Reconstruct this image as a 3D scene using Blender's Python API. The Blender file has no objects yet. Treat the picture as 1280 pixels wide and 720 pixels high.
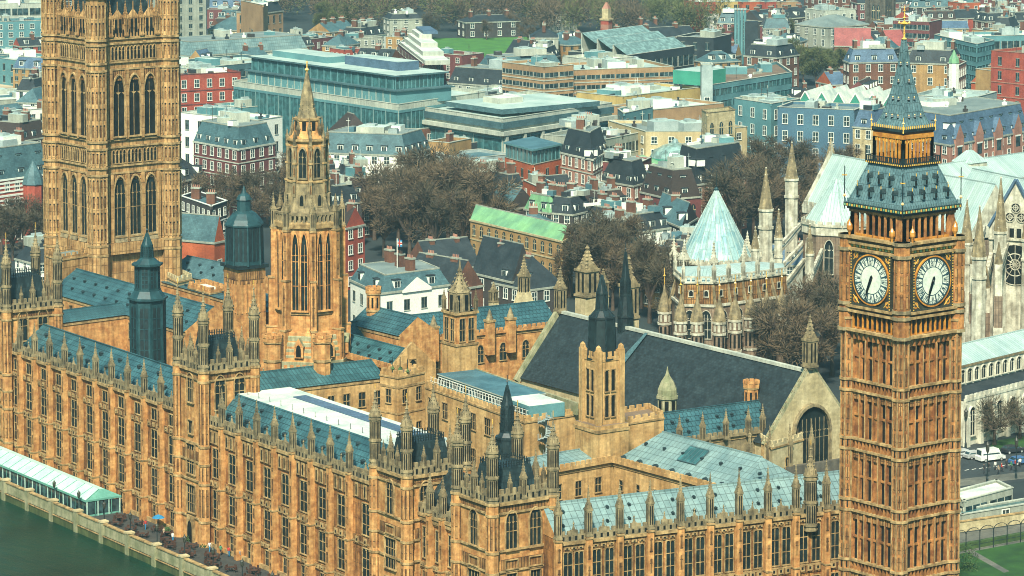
import bpy, math, random
from mathutils import Vector, Matrix
random.seed(7)
S = bpy.context.scene
COL = S.collection
R = math.radians

# ------------------------------------------------------------------ camera
F_PX, CAM_H, HOR = 4200.0, 133.0, -340.0
YAW, PITCH = R(38.4), R(5.0)
CX, CY = 640.0, HOR + F_PX * math.tan(PITCH)
cd = bpy.data.cameras.new('camera'); cam = bpy.data.objects.new('camera', cd); COL.objects.link(cam)
cam.location = (0, 0, CAM_H); cam.rotation_euler = (R(90) - PITCH, 0, -YAW)
cd.sensor_width = 36; cd.lens = F_PX / 1280 * 36; cd.shift_y = (CY - 360) / 1280
cd.clip_start = 5; cd.clip_end = 12000
S.camera = cam
# ------------------------------------------------------------------ light
SUN_EL, SUN_AZ = 46.0, 226.0          # azimuth of the sun as a compass bearing from +Y towards +X
w = bpy.data.worlds.new('World'); S.world = w; w.use_nodes = True
nt = w.node_tree; bg = nt.nodes['Background']
sky = nt.nodes.new('ShaderNodeTexSky'); sky.sky_type = 'NISHITA'; sky.sun_disc = False
sky.sun_elevation = R(SUN_EL); sky.sun_rotation = R(SUN_AZ); sky.air_density = 1.0; sky.dust_density = 3.0
hs = nt.nodes.new('ShaderNodeMixRGB'); hs.blend_type = 'MULTIPLY'; hs.inputs[0].default_value = 1.0
hs.inputs[2].default_value = (0.55, 1.10, 1.04, 1)
nt.links.new(sky.outputs[0], hs.inputs[1]); nt.links.new(hs.outputs[0], bg.inputs[0]); bg.inputs[1].default_value = 0.074
sd = bpy.data.lights.new('sun', 'SUN'); sun = bpy.data.objects.new('sun', sd); COL.objects.link(sun)
sd.energy = 5.0; sd.angle = R(4.0); sd.color = (1.0, 0.91, 0.74)
_v = Vector((math.sin(R(SUN_AZ)) * math.cos(R(SUN_EL)), math.cos(R(SUN_AZ)) * math.cos(R(SUN_EL)), math.sin(R(SUN_EL))))
sun.rotation_euler = _v.to_track_quat('Z', 'Y').to_euler(); sun.location = (0, 0, 400)
vs = S.view_settings; S.display_settings.display_device = 'sRGB'
vs.view_transform = 'Standard'; vs.look = 'None'; vs.exposure = 1.0; vs.gamma = 1.0; vs.use_curve_mapping = False
S.cycles.filter_width = 1.0; S.cycles.max_bounces = 5; S.cycles.diffuse_bounces = 3; S.cycles.glossy_bounces = 2; S.cycles.volume_bounces = 0
S.cycles.transmission_bounces = 2; S.cycles.transparent_max_bounces = 6

# ------------------------------------------------------------------ picture ray -> point in the place
_f = Vector((math.sin(YAW) * math.cos(PITCH), math.cos(YAW) * math.cos(PITCH), -math.sin(PITCH)))
_r = Vector((math.cos(YAW), -math.sin(YAW), 0)); _u = _r.cross(_f)
CAMP = Vector((0, 0, CAM_H))
def ray(x, y): return _f + _r * ((x - CX) / F_PX) - _u * ((y - CY) / F_PX)
def uz(x, y, z):                      # point at height z
    d = ray(x, y); return CAMP + d * ((z - CAM_H) / d.z)
def uD(x, y, D):                      # point at plan distance D
    d = ray(x, y); return CAMP + d * (D / math.hypot(d.x, d.y))
def zat(x, y, p):                     # height of the ray above plan point p
    d = ray(x, y); return CAM_H + d.z * math.hypot(p[0], p[1]) / math.hypot(d.x, d.y)

# ------------------------------------------------------------------ materials
M = {}
def new_mat(name):
    m = bpy.data.materials.new(name); m.use_nodes = True; M[name] = m
    n = m.node_tree; b = n.nodes['Principled BSDF']; return m, n, b
def c4(c): return (c[0], c[1], c[2], 1)
def mixc(c, k): return tuple(min(1, a * k) for a in c)
def noise(n, vec, scale, detail=5, rough=0.6):
    t = n.nodes.new('ShaderNodeTexNoise'); t.inputs['Scale'].default_value = scale
    t.inputs['Detail'].default_value = detail; t.inputs['Roughness'].default_value = rough
    n.links.new(vec, t.inputs['Vector']); return t.outputs['Fac']
def ramp(n, fac, a, b, ca, cb):
    r = n.nodes.new('ShaderNodeValToRGB'); e = r.color_ramp.elements
    e[0].position = a; e[0].color = c4(ca); e[1].position = b; e[1].color = c4(cb)
    n.links.new(fac, r.inputs[0]); return r.outputs[0]
def mul(n, a, b, f=1.0):
    x = n.nodes.new('ShaderNodeMixRGB'); x.blend_type = 'MULTIPLY'; x.inputs[0].default_value = f
    n.links.new(a, x.inputs[1]); n.links.new(b, x.inputs[2]); return x.outputs[0]
def surf(name, c1, c2=None, scale=0.35, rough=0.85, brick=None, mortar=0.55, streak=0.0, msize=0.06, bump=0.0, fine=3.0, metal=0.0, spec=0.3, bvar=0.25):
    """weathered surface: broad patches c1..c2, fine grain, optional block or panel joints (brick = width, height, offset)"""
    m, n, b = new_mat(name)
    g = n.nodes.new('ShaderNodeNewGeometry'); pos = g.outputs['Position']
    c2 = c2 or mixc(c1, 0.6)
    col = ramp(n, noise(n, pos, scale), 0.36, 0.66, c2, c1)
    fn = noise(n, pos, fine, 6, 0.7)
    col = mul(n, col, ramp(n, fn, 0.25, 0.75, (0.62, 0.62, 0.62), (1.12, 1.12, 1.12)), 0.8)
    if streak:
        mp = n.nodes.new('ShaderNodeMapping'); mp.inputs['Scale'].default_value = (1.3, 1.3, 0.09)
        n.links.new(pos, mp.inputs[0])
        col = mul(n, col, ramp(n, noise(n, mp.outputs[0], 1.0, 4), 0.35, 0.6, (0.24, 0.25, 0.25), (1, 1, 1)), streak)
    if brick:
        uv = n.nodes.new('ShaderNodeUVMap'); bt = n.nodes.new('ShaderNodeTexBrick')
        bt.inputs['Scale'].default_value = 1.0; bt.inputs['Brick Width'].default_value = brick[0]
        bt.inputs['Row Height'].default_value = brick[1]; bt.offset = brick[2]
        bt.inputs['Mortar Size'].default_value = msize; bt.inputs['Mortar Smooth'].default_value = 0.3
        bt.inputs['Color1'].default_value = (1, 1, 1, 1); v = 1 - bvar
        bt.inputs['Color2'].default_value = (v, v, v, 1); bt.inputs['Mortar'].default_value = (mortar, mortar, mortar, 1)
        n.links.new(uv.outputs[0], bt.inputs['Vector']); col = mul(n, col, bt.outputs['Color'])
    n.links.new(col, b.inputs['Base Color'])
    b.inputs['Roughness'].default_value = rough; b.inputs['Metallic'].default_value = metal
    b.inputs['Specular IOR Level'].default_value = spec
    if bump:
        bp = n.nodes.new('ShaderNodeBump'); bp.inputs['Strength'].default_value = bump; bp.inputs['Distance'].default_value = 0.2
        n.links.new(bt.outputs['Fac'] if brick else fn, bp.inputs['Height']); bp.invert = bool(brick)
        n.links.new(bp.outputs[0], b.inputs['Normal'])
    return m
GOLD = (0.70, 0.38, 0.135); GOLD2 = (0.36, 0.155, 0.048)
surf('gold_stone', GOLD, mixc(GOLD2, 1.15), 0.8, streak=0.5, brick=(0.9, 0.45, 0.5), mortar=0.8, msize=0.03)
surf('shaded_bay_stone', (0.56, 0.25, 0.072), (0.23, 0.09, 0.028), 0.9, streak=0.85, brick=(0.45, 2.3, 0.0), mortar=0.55, msize=0.05, bump=0.5)  # stained bay walls, with the shade between buttresses put into the colour
surf('church_stone', (0.66, 0.64, 0.50), (0.40, 0.38, 0.29), 0.4, streak=0.4, fine=4)
surf('carved_stone', mixc(GOLD, 0.72), mixc(GOLD2, 0.5), 0.5, streak=0.7, brick=(0.5, 1.7, 0.0), mortar=0.3, msize=0.07, bump=0.8)
surf('tower_stone', (0.65, 0.395, 0.16), (0.35, 0.185, 0.066), 0.6, streak=0.6, brick=(0.85, 2.3, 0.0), mortar=0.5, msize=0.07, bump=0.7)
surf('clock_stone', (0.57, 0.26, 0.078), (0.23, 0.085, 0.027), 0.7, streak=0.7, brick=(0.9, 0.5, 0.5), mortar=0.8, msize=0.03)
surf('pale_stone', (0.34, 0.265, 0.14), (0.13, 0.105, 0.06), 0.8, streak=0.5, fine=5)
surf('course_stone', (0.50, 0.34, 0.15), (0.19, 0.12, 0.05), 0.9, streak=0.4, fine=5)
surf('court_stone', (0.66, 0.43, 0.18), (0.44, 0.25, 0.09), 0.22, streak=0.55, brick=(0.8, 0.4, 0.5), mortar=0.86, msize=0.02)
surf('cream_stone', (0.60, 0.50, 0.29), (0.42, 0.34, 0.18), 0.3, streak=0.3, brick=(0.8, 0.4, 0.5), mortar=0.85, msize=0.02)
surf('abbey_stone', (0.63, 0.61, 0.47), (0.30, 0.275, 0.20), 0.6, streak=0.5, fine=4)
surf('abbey_brown', (0.31, 0.225, 0.15), (0.17, 0.12, 0.08), 0.4, streak=0.4, brick=(0.6, 1.4, 0.0), mortar=0.5, msize=0.06)
surf('dark_stone', (0.13, 0.115, 0.085), (0.06, 0.055, 0.045), 0.5, streak=0.4)
surf('algae_stone', (0.10, 0.12, 0.04), (0.04, 0.06, 0.022), 0.5, streak=0.5)
surf('wall_stone', (0.36, 0.33, 0.20), (0.18, 0.19, 0.10), 0.5, streak=0.4)
surf('teal_roof', (0.048, 0.135, 0.155), (0.022, 0.070, 0.085), 0.25, 0.5, brick=(0.85, 1.0, 0.5), mortar=0.35, msize=0.06, bvar=0.16, bump=0.6)
surf('teal_lead', (0.055, 0.155, 0.17), (0.028, 0.088, 0.10), 0.2, 0.5, brick=(0.7, 1.6, 0.0), mortar=0.35, msize=0.07, bvar=0.35, bump=0.5)
surf('pale_lead', (0.215, 0.315, 0.305), (0.13, 0.215, 0.22), 0.25, 0.55, brick=(0.95, 1.25, 0.0), mortar=0.45, msize=0.06, bvar=0.2, bump=0.4)
surf('slate_hall', (0.030, 0.050, 0.056), (0.016, 0.029, 0.034), 0.35, 0.7, brick=(0.7, 0.5, 0.5), mortar=0.55, msize=0.05, bvar=0.45, streak=0.35)
surf('abbey_lead', (0.44, 0.55, 0.50), (0.31, 0.43, 0.405), 0.15, 0.5, brick=(0.75, 30, 0.0), mortar=0.62, msize=0.08, bvar=0.2, bump=0.4)
surf('cone_lead', (0.42, 0.58, 0.55), (0.20, 0.38, 0.41), 0.35, 0.5, brick=(0.7, 4.2, 0.5), mortar=0.6, msize=0.07, bvar=0.45, bump=0.4)
surf('iron_roof', (0.030, 0.055, 0.060), (0.014, 0.028, 0.032), 0.6, 0.45, brick=(0.6, 0.9, 0.5), mortar=0.5, msize=0.06, bvar=0.5)
surf('iron_teal', (0.020, 0.066, 0.075), (0.009, 0.034, 0.040), 0.8, 0.5)
surf('clock_roof', (0.115, 0.20, 0.215), (0.065, 0.125, 0.14), 0.8, 0.45, brick=(0.5, 1.3, 0.5), mortar=0.55, msize=0.06, bvar=0.14, bump=0.5)
surf('gilt', (0.58, 0.265, 0.042), (0.32, 0.115, 0.018), 0.9, 0.4, spec=0.6)
surf('gilt_trim', (0.75, 0.48, 0.10), (0.5, 0.27, 0.04), 1.5, 0.35, spec=0.7)
surf('dark_frame', (0.045, 0.05, 0.035), (0.025, 0.025, 0.02), 1.5, 0.5)
surf('black_iron', (0.015, 0.03, 0.032), (0.008, 0.014, 0.016), 1.0, 0.5)
surf('dial_white', (0.66, 0.68, 0.55), (0.52, 0.58, 0.49), 0.8, 0.4)
surf('dial_blue', (0.03, 0.075, 0.095), (0.02, 0.05, 0.07), 1.0, 0.4)
surf('white_roof', (0.66, 0.68, 0.57), (0.36, 0.43, 0.39), 0.22, 0.7)
surf('white_paint', (0.80, 0.79, 0.68), (0.68, 0.69, 0.60), 0.4, 0.6)
surf('window_white', (0.74, 0.76, 0.66), (0.62, 0.64, 0.56), 1.0, 0.5)
surf('flat_teal', (0.09, 0.19, 0.22), (0.05, 0.12, 0.145), 0.25, 0.5, brick=(4, 2.2, 0.3), mortar=0.7, msize=0.05)
surf('flat_pale', (0.42, 0.52, 0.46), (0.26, 0.36, 0.33), 0.12, 0.7)
surf('flat_grey', (0.20, 0.25, 0.23), (0.12, 0.16, 0.155), 0.15, 0.8)
surf('flat_brown', (0.20, 0.14, 0.09), (0.12, 0.085, 0.06), 0.2, 0.8)
surf('brick_red', (0.42, 0.085, 0.05), (0.28, 0.055, 0.035), 0.25, brick=(0.45, 0.15, 0.5), mortar=0.9, msize=0.02, streak=0.2)
surf('brick_orange', (0.50, 0.125, 0.045), (0.36, 0.08, 0.03), 0.25, brick=(0.45, 0.15, 0.5), mortar=0.9, msize=0.02, streak=0.2)
surf('brick_brown', (0.20, 0.088, 0.05), (0.12, 0.055, 0.035), 0.25, brick=(0.45, 0.15, 0.5), mortar=0.9, msize=0.02, streak=0.3)
surf('brick_maroon', (0.20, 0.06, 0.055), (0.13, 0.042, 0.04), 0.25, brick=(0.45, 0.15, 0.5), mortar=0.9, msize=0.02, streak=0.2)
surf('brick_pink', (0.40, 0.20, 0.14), (0.28, 0.13, 0.09), 0.3, streak=0.2)
surf('brick_dark', (0.060, 0.052, 0.046), (0.035, 0.034, 0.033), 0.3, streak=0.2)
surf('brick_yellow', (0.42, 0.26, 0.10), (0.28, 0.165, 0.065), 0.25, streak=0.3)
surf('render_cream', (0.52, 0.42, 0.23), (0.38, 0.30, 0.16), 0.15, streak=0.2)
surf('render_yellow', (0.50, 0.37, 0.13), (0.36, 0.26, 0.09), 0.15, streak=0.2)
surf('render_peach', (0.40, 0.25, 0.125), (0.28, 0.17, 0.085), 0.15, streak=0.2)
surf('concrete', (0.36, 0.38, 0.30), (0.25, 0.27, 0.22), 0.15, streak=0.35)
surf('concrete_pale', (0.50, 0.51, 0.41), (0.33, 0.36, 0.30), 0.15, streak=0.3)
surf('wall_teal', (0.11, 0.255, 0.265), (0.07, 0.17, 0.185), 0.12, 0.6)
surf('wall_blue', (0.07, 0.15, 0.20), (0.05, 0.105, 0.155), 0.12, 0.6)
surf('wall_green', (0.05, 0.28, 0.19), (0.03, 0.19, 0.135), 0.12, 0.6)
surf('slate', (0.036, 0.050, 0.056), (0.018, 0.028, 0.033), 0.3, 0.65, brick=(0.5, 0.35, 0.5), mortar=0.7, msize=0.04, bvar=0.4)
surf('slate_teal', (0.085, 0.17, 0.185), (0.05, 0.105, 0.12), 0.3, 0.6, brick=(0.6, 0.45, 0.5), mortar=0.7, msize=0.05, bvar=0.35)
surf('slate_blue', (0.10, 0.17, 0.25), (0.065, 0.115, 0.175), 0.3, 0.6, brick=(0.6, 0.45, 0.5), mortar=0.7, msize=0.05, bvar=0.3)
surf('tile_brown', (0.055, 0.042, 0.035), (0.045, 0.032, 0.026), 0.4, 0.8, brick=(0.4, 0.3, 0.5), mortar=0.7, msize=0.04, bvar=0.4)
surf('tile_red', (0.36, 0.095, 0.085), (0.25, 0.065, 0.06), 0.3, 0.7, brick=(0.5, 0.4, 0.5), mortar=0.8, msize=0.04)
surf('copper_green', (0.21, 0.43, 0.20), (0.13, 0.29, 0.17), 0.25, 0.6, brick=(1.2, 3, 0.0), mortar=0.75, msize=0.05, bump=0.3)
surf('tent_white', (0.44, 0.60, 0.50), (0.33, 0.49, 0.42), 0.3, 0.6)
surf('tent_green', (0.13, 0.33, 0.26), (0.09, 0.25, 0.20), 0.5, 0.6)
surf('canopy_bark', (0.09, 0.065, 0.045), (0.05, 0.036, 0.026), 1.0)
surf('asphalt', (0.036, 0.046, 0.047), (0.022, 0.031, 0.033), 0.12, 0.9)
surf('pavement_stone', (0.15, 0.15, 0.12), (0.09, 0.095, 0.08), 0.2, 0.9, brick=(0.9, 0.6, 0.5), mortar=0.8, msize=0.02)
surf('lawn', (0.026, 0.085, 0.014), (0.012, 0.045, 0.010), 0.3, 0.95)
surf('park_grass', (0.065, 0.19, 0.03), (0.04, 0.13, 0.025), 0.2, 0.95)
surf('terrace_paving', (0.055, 0.055, 0.048), (0.028, 0.031, 0.03), 0.5, 0.9)
surf('city_ground', (0.028, 0.042, 0.042), (0.015, 0.024, 0.026), 0.03, 0.95)
surf('sand', (0.50, 0.40, 0.26), (0.36, 0.29, 0.19), 0.1, 0.95)
surf('red_cloth', (0.45, 0.04, 0.03)); surf('blue_cloth', (0.03, 0.22, 0.42)); surf('dark_cloth', (0.03, 0.03, 0.035))
surf('tan_cloth', (0.40, 0.30, 0.20)); surf('white_cloth', (0.7, 0.7, 0.62)); surf('green_cloth', (0.06, 0.22, 0.12)); surf('skin', (0.50, 0.30, 0.20))
surf('wood_dark', (0.075, 0.035, 0.022)); surf('rubber', (0.02, 0.02, 0.02))
surf('red_paint', (0.50, 0.03, 0.025), rough=0.4); surf('silver_paint', (0.45, 0.47, 0.45), rough=0.35); surf('van_white', (0.78, 0.80, 0.74), rough=0.35)
surf('dark_paint', (0.03, 0.035, 0.04), rough=0.3); surf('blue_paint', (0.05, 0.13, 0.28), rough=0.3)
surf('metal_grey', (0.34, 0.40, 0.38), (0.22, 0.28, 0.27), 0.3, 0.5)
surf('twig', (0.15, 0.105, 0.058), (0.085, 0.064, 0.040), 0.5, 0.95)
surf('twig_dark', (0.095, 0.076, 0.045), (0.052, 0.046, 0.030), 0.5, 0.95)
surf('twig_green', (0.13, 0.14, 0.045), (0.075, 0.09, 0.032), 0.5, 0.95)
surf('leaf_green', (0.06, 0.105, 0.03), (0.03, 0.06, 0.02), 0.5, 0.9)
def glass(name, c, rough=0.12):
    m, n, b = new_mat(name); g = n.nodes.new('ShaderNodeNewGeometry')
    n.links.new(ramp(n, noise(n, g.outputs['Position'], 0.6, 2), 0.42, 0.78, mixc(c, 0.6), mixc(c, 3.0 if 0.03 < c[1] < 0.05 else 1.5)), b.inputs['Base Color'])  # paler patches put a teal reflection into the pane colour
    b.inputs['Roughness'].default_value = rough; b.inputs['Specular IOR Level'].default_value = 0.5 if rough < 0.3 else 0.12
glass('glass_dark', (0.018, 0.034, 0.036)); glass('glass_teal', (0.04, 0.12, 0.125)); glass('glass_pale', (0.17, 0.27, 0.25), 0.2)
glass('slit_dark', (0.012, 0.014, 0.013), 0.4); glass('leaded_glass', (0.012, 0.02, 0.02), 0.5)
m, n, b = new_mat('river_water'); g = n.nodes.new('ShaderNodeNewGeometry')
n.links.new(ramp(n, noise(n, g.outputs['Position'], 0.06, 6, 0.7), 0.3, 0.75, (0.002, 0.016, 0.009), (0.008, 0.040, 0.024)), b.inputs['Base Color'])
b.inputs['Roughness'].default_value = 0.22; b.inputs['Specular IOR Level'].default_value = 0.07
mp = n.nodes.new('ShaderNodeMapping'); mp.inputs['Rotation'].default_value = (0, 0, R(25)); mp.inputs['Scale'].default_value = (1.0, 0.35, 1)
n.links.new(g.outputs['Position'], mp.inputs[0])
bp = n.nodes.new('ShaderNodeBump'); bp.inputs['Strength'].default_value = 0.8; bp.inputs['Distance'].default_value = 0.6
n.links.new(noise(n, mp.outputs[0], 0.55, 6, 0.62), bp.inputs['Height']); n.links.new(bp.outputs[0], b.inputs['Normal'])

# ------------------------------------------------------------------ mesh builder
class Fr:
    """a wall's frame: a runs along it (to the right seen from outside), b goes inward, z up"""
    def __init__(s, o, ang): s.o = (o[0], o[1]); s.ang = ang; s.c = math.cos(ang); s.s = math.sin(ang)
    def p(s, a, b, z=0.0): return Vector((s.o[0] + a * s.c - b * s.s, s.o[1] + a * s.s + b * s.c, z))
    @staticmethod
    def between(A, B): return Fr(A, math.atan2(B[1] - A[1], B[0] - A[0]))
WORLD = Fr((0, 0), 0)
class MB:
    def __init__(s): s.v = []; s.f = []; s.m = []; s.mats = []
    def mi(s, mat):
        if mat not in s.mats: s.mats.append(mat)
        return s.mats.index(mat)
    def face(s, pts, mat):
        i = len(s.v); s.v.extend([tuple(p) for p in pts]); s.f.append(list(range(i, i + len(pts)))); s.m.append(s.mi(mat)); return s
    def box(s, a0, a1, b0, b1, z0, z1, mat, F=WORLD, bottom=False, top=None):
        P = [F.p(a0, b0), F.p(a1, b0), F.p(a1, b1), F.p(a0, b1)]
        return s.prism(P, z0, z1, mat, bottom=bottom, top=top)
    def prism(s, P, z0, z1, mat, bottom=False, top=None, cap=True, P1=None):
        n = len(P); Q = P1 or P; i = len(s.v); k = s.mi(mat)
        s.v += [(p[0], p[1], z0) for p in P] + [(p[0], p[1], z1) for p in Q]
        for j in range(n):
            jj = (j + 1) % n; s.f.append([i + j, i + jj, i + n + jj, i + n + j]); s.m.append(k)
        if cap: s.f.append([i + n + j for j in range(n)]); s.m.append(s.mi(top or mat))
        if bottom: s.f.append([i + j for j in reversed(range(n))]); s.m.append(k)
        return s
    def ring(s, cx, cy, r, n=8, rot=None):
        rot = math.pi / n if rot is None else rot
        return [(cx + r * math.cos(rot + 2 * math.pi * j / n), cy + r * math.sin(rot + 2 * math.pi * j / n)) for j in range(n)]
    def lathe(s, cx, cy, prof, mat, n=8, rot=None, cap=True):
        for (r0, z0), (r1, z1) in zip(prof, prof[1:]):
            s.prism(s.ring(cx, cy, max(r0, 0.001), n, rot), z0, z1, mat, P1=s.ring(cx, cy, max(r1, 0.001), n, rot), cap=False)
        if cap and prof[-1][0] > 0.01: s.face([(x, y, prof[-1][1]) for x, y in s.ring(cx, cy, prof[-1][0], n, rot)], mat)
        return s
    def bar(s, p, q, r, mat, n=5, r1=None):
        p = Vector(p); q = Vector(q); d = (q - p).normalized(); r1 = r if r1 is None else r1
        x = d.orthogonal().normalized(); y = d.cross(x); i = len(s.v); k = s.mi(mat)
        for c, rr in ((p, r), (q, r1)):
            for j in range(n):
                t = 2 * math.pi * j / n; s.v.append(tuple(c + (x * math.cos(t) + y * math.sin(t)) * rr))
        for j in range(n): jj = (j + 1) % n; s.f.append([i + j, i + jj, i + n + jj, i + n + j]); s.m.append(k)
        s.f.append([i + n + j for j in range(n)]); s.m.append(k); return s
    def blob(s, c, r, mat, h=None):
        h = h or r; x, y, z = c
        P = [(x + r, y), (x, y + r), (x - r, y), (x, y - r)]
        for j in range(4):
            a, b = P[j], P[(j + 1) % 4]
            s.face([(a[0], a[1], z), (b[0], b[1], z), (x, y, z + h)], mat); s.face([(b[0], b[1], z), (a[0], a[1], z), (x, y, z - h)], mat)
        return s
    def mesh(s, name, off=(0, 0, 0)):
        me = bpy.data.meshes.new(name)
        V = s.v if off == (0, 0, 0) else [(x - off[0], y - off[1], z - off[2]) for x, y, z in s.v]
        me.from_pydata(V, [], s.f)
        for k in s.mats: me.materials.append(M[k])
        me.polygons.foreach_set('material_index', s.m)
        uv = me.uv_layers.new(name='UVMap'); buf = []
        for f in s.f:
            a, b, c = (Vector(V[f[0]]), Vector(V[f[1]]), Vector(V[f[2]])); nrm = (b - a).cross(c - a)
            if nrm.length < 1e-9: nrm = Vector((0, 0, 1))
            nrm.normalize(); u = Vector((-nrm.y, nrm.x, 0))
            u = Vector((1, 0, 0)) if u.length < 0.02 else u.normalized()
            v = nrm.cross(u)
            for i in f:
                p = Vector(V[i]) + Vector(off); buf.append(p.dot(u)); buf.append(p.dot(v))
        uv.data.foreach_set('uv', buf); me.validate(); me.update(); return me
    def build(s, name, parent=None):
        """one object; its vertices are given in world space and stored relative to the parent"""
        off = (0, 0, 0)
        if parent is not None:
            off = tuple(parent.get('_o', (0, 0, 0)))
        o = bpy.data.objects.new(name, s.mesh(name, off)); COL.objects.link(o)
        if parent is not None: o.parent = parent
        return o
ORG = {}
def thing(name, label, cat, loc, group=None):
    o = bpy.data.objects.new(name, None); COL.objects.link(o); o.location = loc; o.empty_display_size = 1
    o['label'] = label; o['category'] = cat
    if group: o['group'] = group
    ORG[o.name] = tuple(loc); return o
def tag(o, label, cat, group=None):
    o['label'] = label; o['category'] = cat
    if group: o['group'] = group
    return o
def build(mb, name, parent=None):
    off = ORG.get(parent.name, (0, 0, 0)) if parent is not None else (0, 0, 0)
    o = bpy.data.objects.new(name, mb.mesh(name, off)); COL.objects.link(o)
    if parent is not None: o.parent = parent; ORG[o.name] = off
    return o
def put(me, name, parent, loc, rz=0.0, sub=False, sc=None):
    """a copy sharing mesh data; loc is in world space unless sub"""
    o = bpy.data.objects.new(name, me); COL.objects.link(o); o.rotation_euler = (0, 0, rz)
    off = (0, 0, 0) if (sub or parent is None) else ORG.get(parent.name, (0, 0, 0))
    o.location = (loc[0] - off[0], loc[1] - off[1], loc[2] - off[2])
    if sc: o.scale = sc
    if parent is not None: o.parent = parent
    return o
def struct(o): o['kind'] = 'structure'; return o
CACHE = {}
def cached(key, fn):
    if key not in CACHE: CACHE[key] = fn()
    return CACHE[key]

# ------------------------------------------------------------------ gothic kit (local origin at the base, front towards -y)
def arch_pts(w, z0, zs, zt, n=5):
    """outline of a pointed opening: width w, springing zs, apex zt"""
    L = [(-w / 2, z0)]; h = zt - zs
    for i in range(n + 1):
        t = i / n; L.append((-w / 2 * (1 - t ** 1.7), zs + h * (1 - (1 - t) ** 1.7)))
    Rr = [(-x, z) for x, z in reversed(L[:-1])]
    return L + Rr
def gothic_window(w, h, lights=2, trans=1, pointed=False, fr='course_stone', gl='leaded_glass', deep=0.14, t=0.11):
    def mk():
        mb = MB()
        if pointed:
            P = arch_pts(w, 0, h * 0.72, h); mb.face([(x, -0.02, z) for x, z in P], gl)
            Q = arch_pts(w + 2 * t, 0, h * 0.72, h + 1.6 * t)
            for (a, b_) in zip(range(len(P) - 1), range(1, len(P))):
                p0, p1, q0, q1 = P[a], P[b_], Q[a], Q[b_]
                mb.face([(q0[0], -deep, q0[1]), (p0[0], -deep, p0[1]), (p1[0], -deep, p1[1]), (q1[0], -deep, q1[1])], fr)
                mb.face([(p0[0], -deep, p0[1]), (p0[0], 0, p0[1]), (p1[0], 0, p1[1]), (p1[0], -deep, p1[1])], fr)
                mb.face([(q0[0], 0, q0[1]), (q0[0], -deep, q0[1]), (q1[0], -deep, q1[1]), (q1[0], 0, q1[1])], fr)
            top = h * 0.86
        else:
            mb.face([(-w / 2, -0.02, 0), (w / 2, -0.02, 0), (w / 2, -0.02, h), (-w / 2, -0.02, h)], gl)
            mb.box(-w / 2 - t, -w / 2, -deep, 0.02, -t, h + t, fr); mb.box(w / 2, w / 2 + t, -deep, 0.02, -t, h + t, fr)
            mb.box(-w / 2, w / 2, -deep - 0.06, 0.02, h, h + t * 1.2, fr, bottom=True); top = h
        mb.box(-w / 2 - t * 1.3, w / 2 + t * 1.3, -deep - 0.1, 0.02, -t * 1.4, -0.003, fr, bottom=True)
        for i in range(1, lights):
            x = -w / 2 + w * i / lights; mb.box(x - 0.045, x + 0.045, -0.09, 0, 0, top, fr)
        for i in range(1, trans + 1):
            z = h * i / (trans + 1) * (0.95 if pointed else 1); mb.box(-w / 2, w / 2, -0.085, 0, z - 0.05, z + 0.05, fr, bottom=True)
        lw = w / lights
        for i in range(lights):          # cusped heads
            x = -w / 2 + lw * (i + 0.5); zt = (h * 0.72 if pointed else h)
            for sg in (-1, 1):
                mb.face([(x + sg * lw / 2, -0.1, zt), (x + sg * lw / 2, -0.1, zt - lw * 0.4), (x + sg * lw * 0.06, -0.1, zt)][::sg], fr)
        return mb.mesh('gothic_window')
    return cached(('gw', w, h, lights, trans, pointed, fr, gl, deep), mk)
def crockets(mb, cx, cy, r0, z0, z1, mat, n=4, rot=math.pi / 4, k=4, sz=0.12):
    for i in range(k):
        t = (i + 0.6) / (k + 0.6); r = r0 * (1 - t) + 0.05
        for j in range(n):
            a = rot + 2 * math.pi * j / n; mb.blob((cx + r * math.cos(a), cy + r * math.sin(a), z0 + (z1 - z0) * t), sz, mat)
def spirelet(mb, cx, cy, z, h, w, st='pale_stone', vane=False):
    """square panelled shaft, four gablets, crocketed spire, finial"""
    zs = z + h * 0.54; hw = w / 2
    mb.prism(mb.ring(cx, cy, hw * 1.41, 4), z, zs, st)
    mb.prism(mb.ring(cx, cy, hw * 1.65, 4), z + h * 0.03, z + h * 0.07, st, bottom=True)
    for j in range(4):
        a = j * math.pi / 2; F = Fr((cx + hw * 1.01 * math.sin(a) , cy - hw * 1.01 * math.cos(a)), a)
        for sx in (-0.2, 0.2):
            q = [F.p(sx * w - 0.09 * w, -0.01, 0), F.p(sx * w + 0.09 * w, -0.01, 0)]
            mb.face([(q[0].x, q[0].y, z + h * 0.12), (q[1].x, q[1].y, z + h * 0.12), (q[1].x, q[1].y, z + h * 0.48), (q[0].x, q[0].y, z + h * 0.48)], 'slit_dark')
        a0, a1 = F.p(-hw * 1.05, -0.03), F.p(hw * 1.05, -0.03); a2 = F.p(0, hw * 0.5)
        mb.face([(a0.x, a0.y, zs - 0.05), (a1.x, a1.y, zs - 0.05), (F.p(0, -0.03).x, F.p(0, -0.03).y, zs + h * 0.12)], st)
    mb.prism(mb.ring(cx, cy, hw * 1.62, 4), zs - h * 0.03, zs + h * 0.015, st, bottom=True)
    mb.lathe(cx, cy, [(hw * 1.12, zs), (hw * 0.62, zs + h * 0.15), (hw * 0.16, z + h * 0.93)], st, 4)
    crockets(mb, cx, cy, hw * 0.95, zs, z + h * 0.93, st, k=5, sz=max(0.07, w * 0.12))
    mb.blob((cx, cy, z + h * 0.94), hw * 0.38, st); mb.bar((cx, cy, z + h * 0.93), (cx, cy, z + h), hw * 0.1, st, 4)
    if vane: mb.bar((cx, cy, z + h), (cx, cy, z + h + 1.2), 0.05, 'gilt_trim', 4); mb.blob((cx, cy, z + h + 0.9), 0.22, 'gilt_trim')
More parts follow.
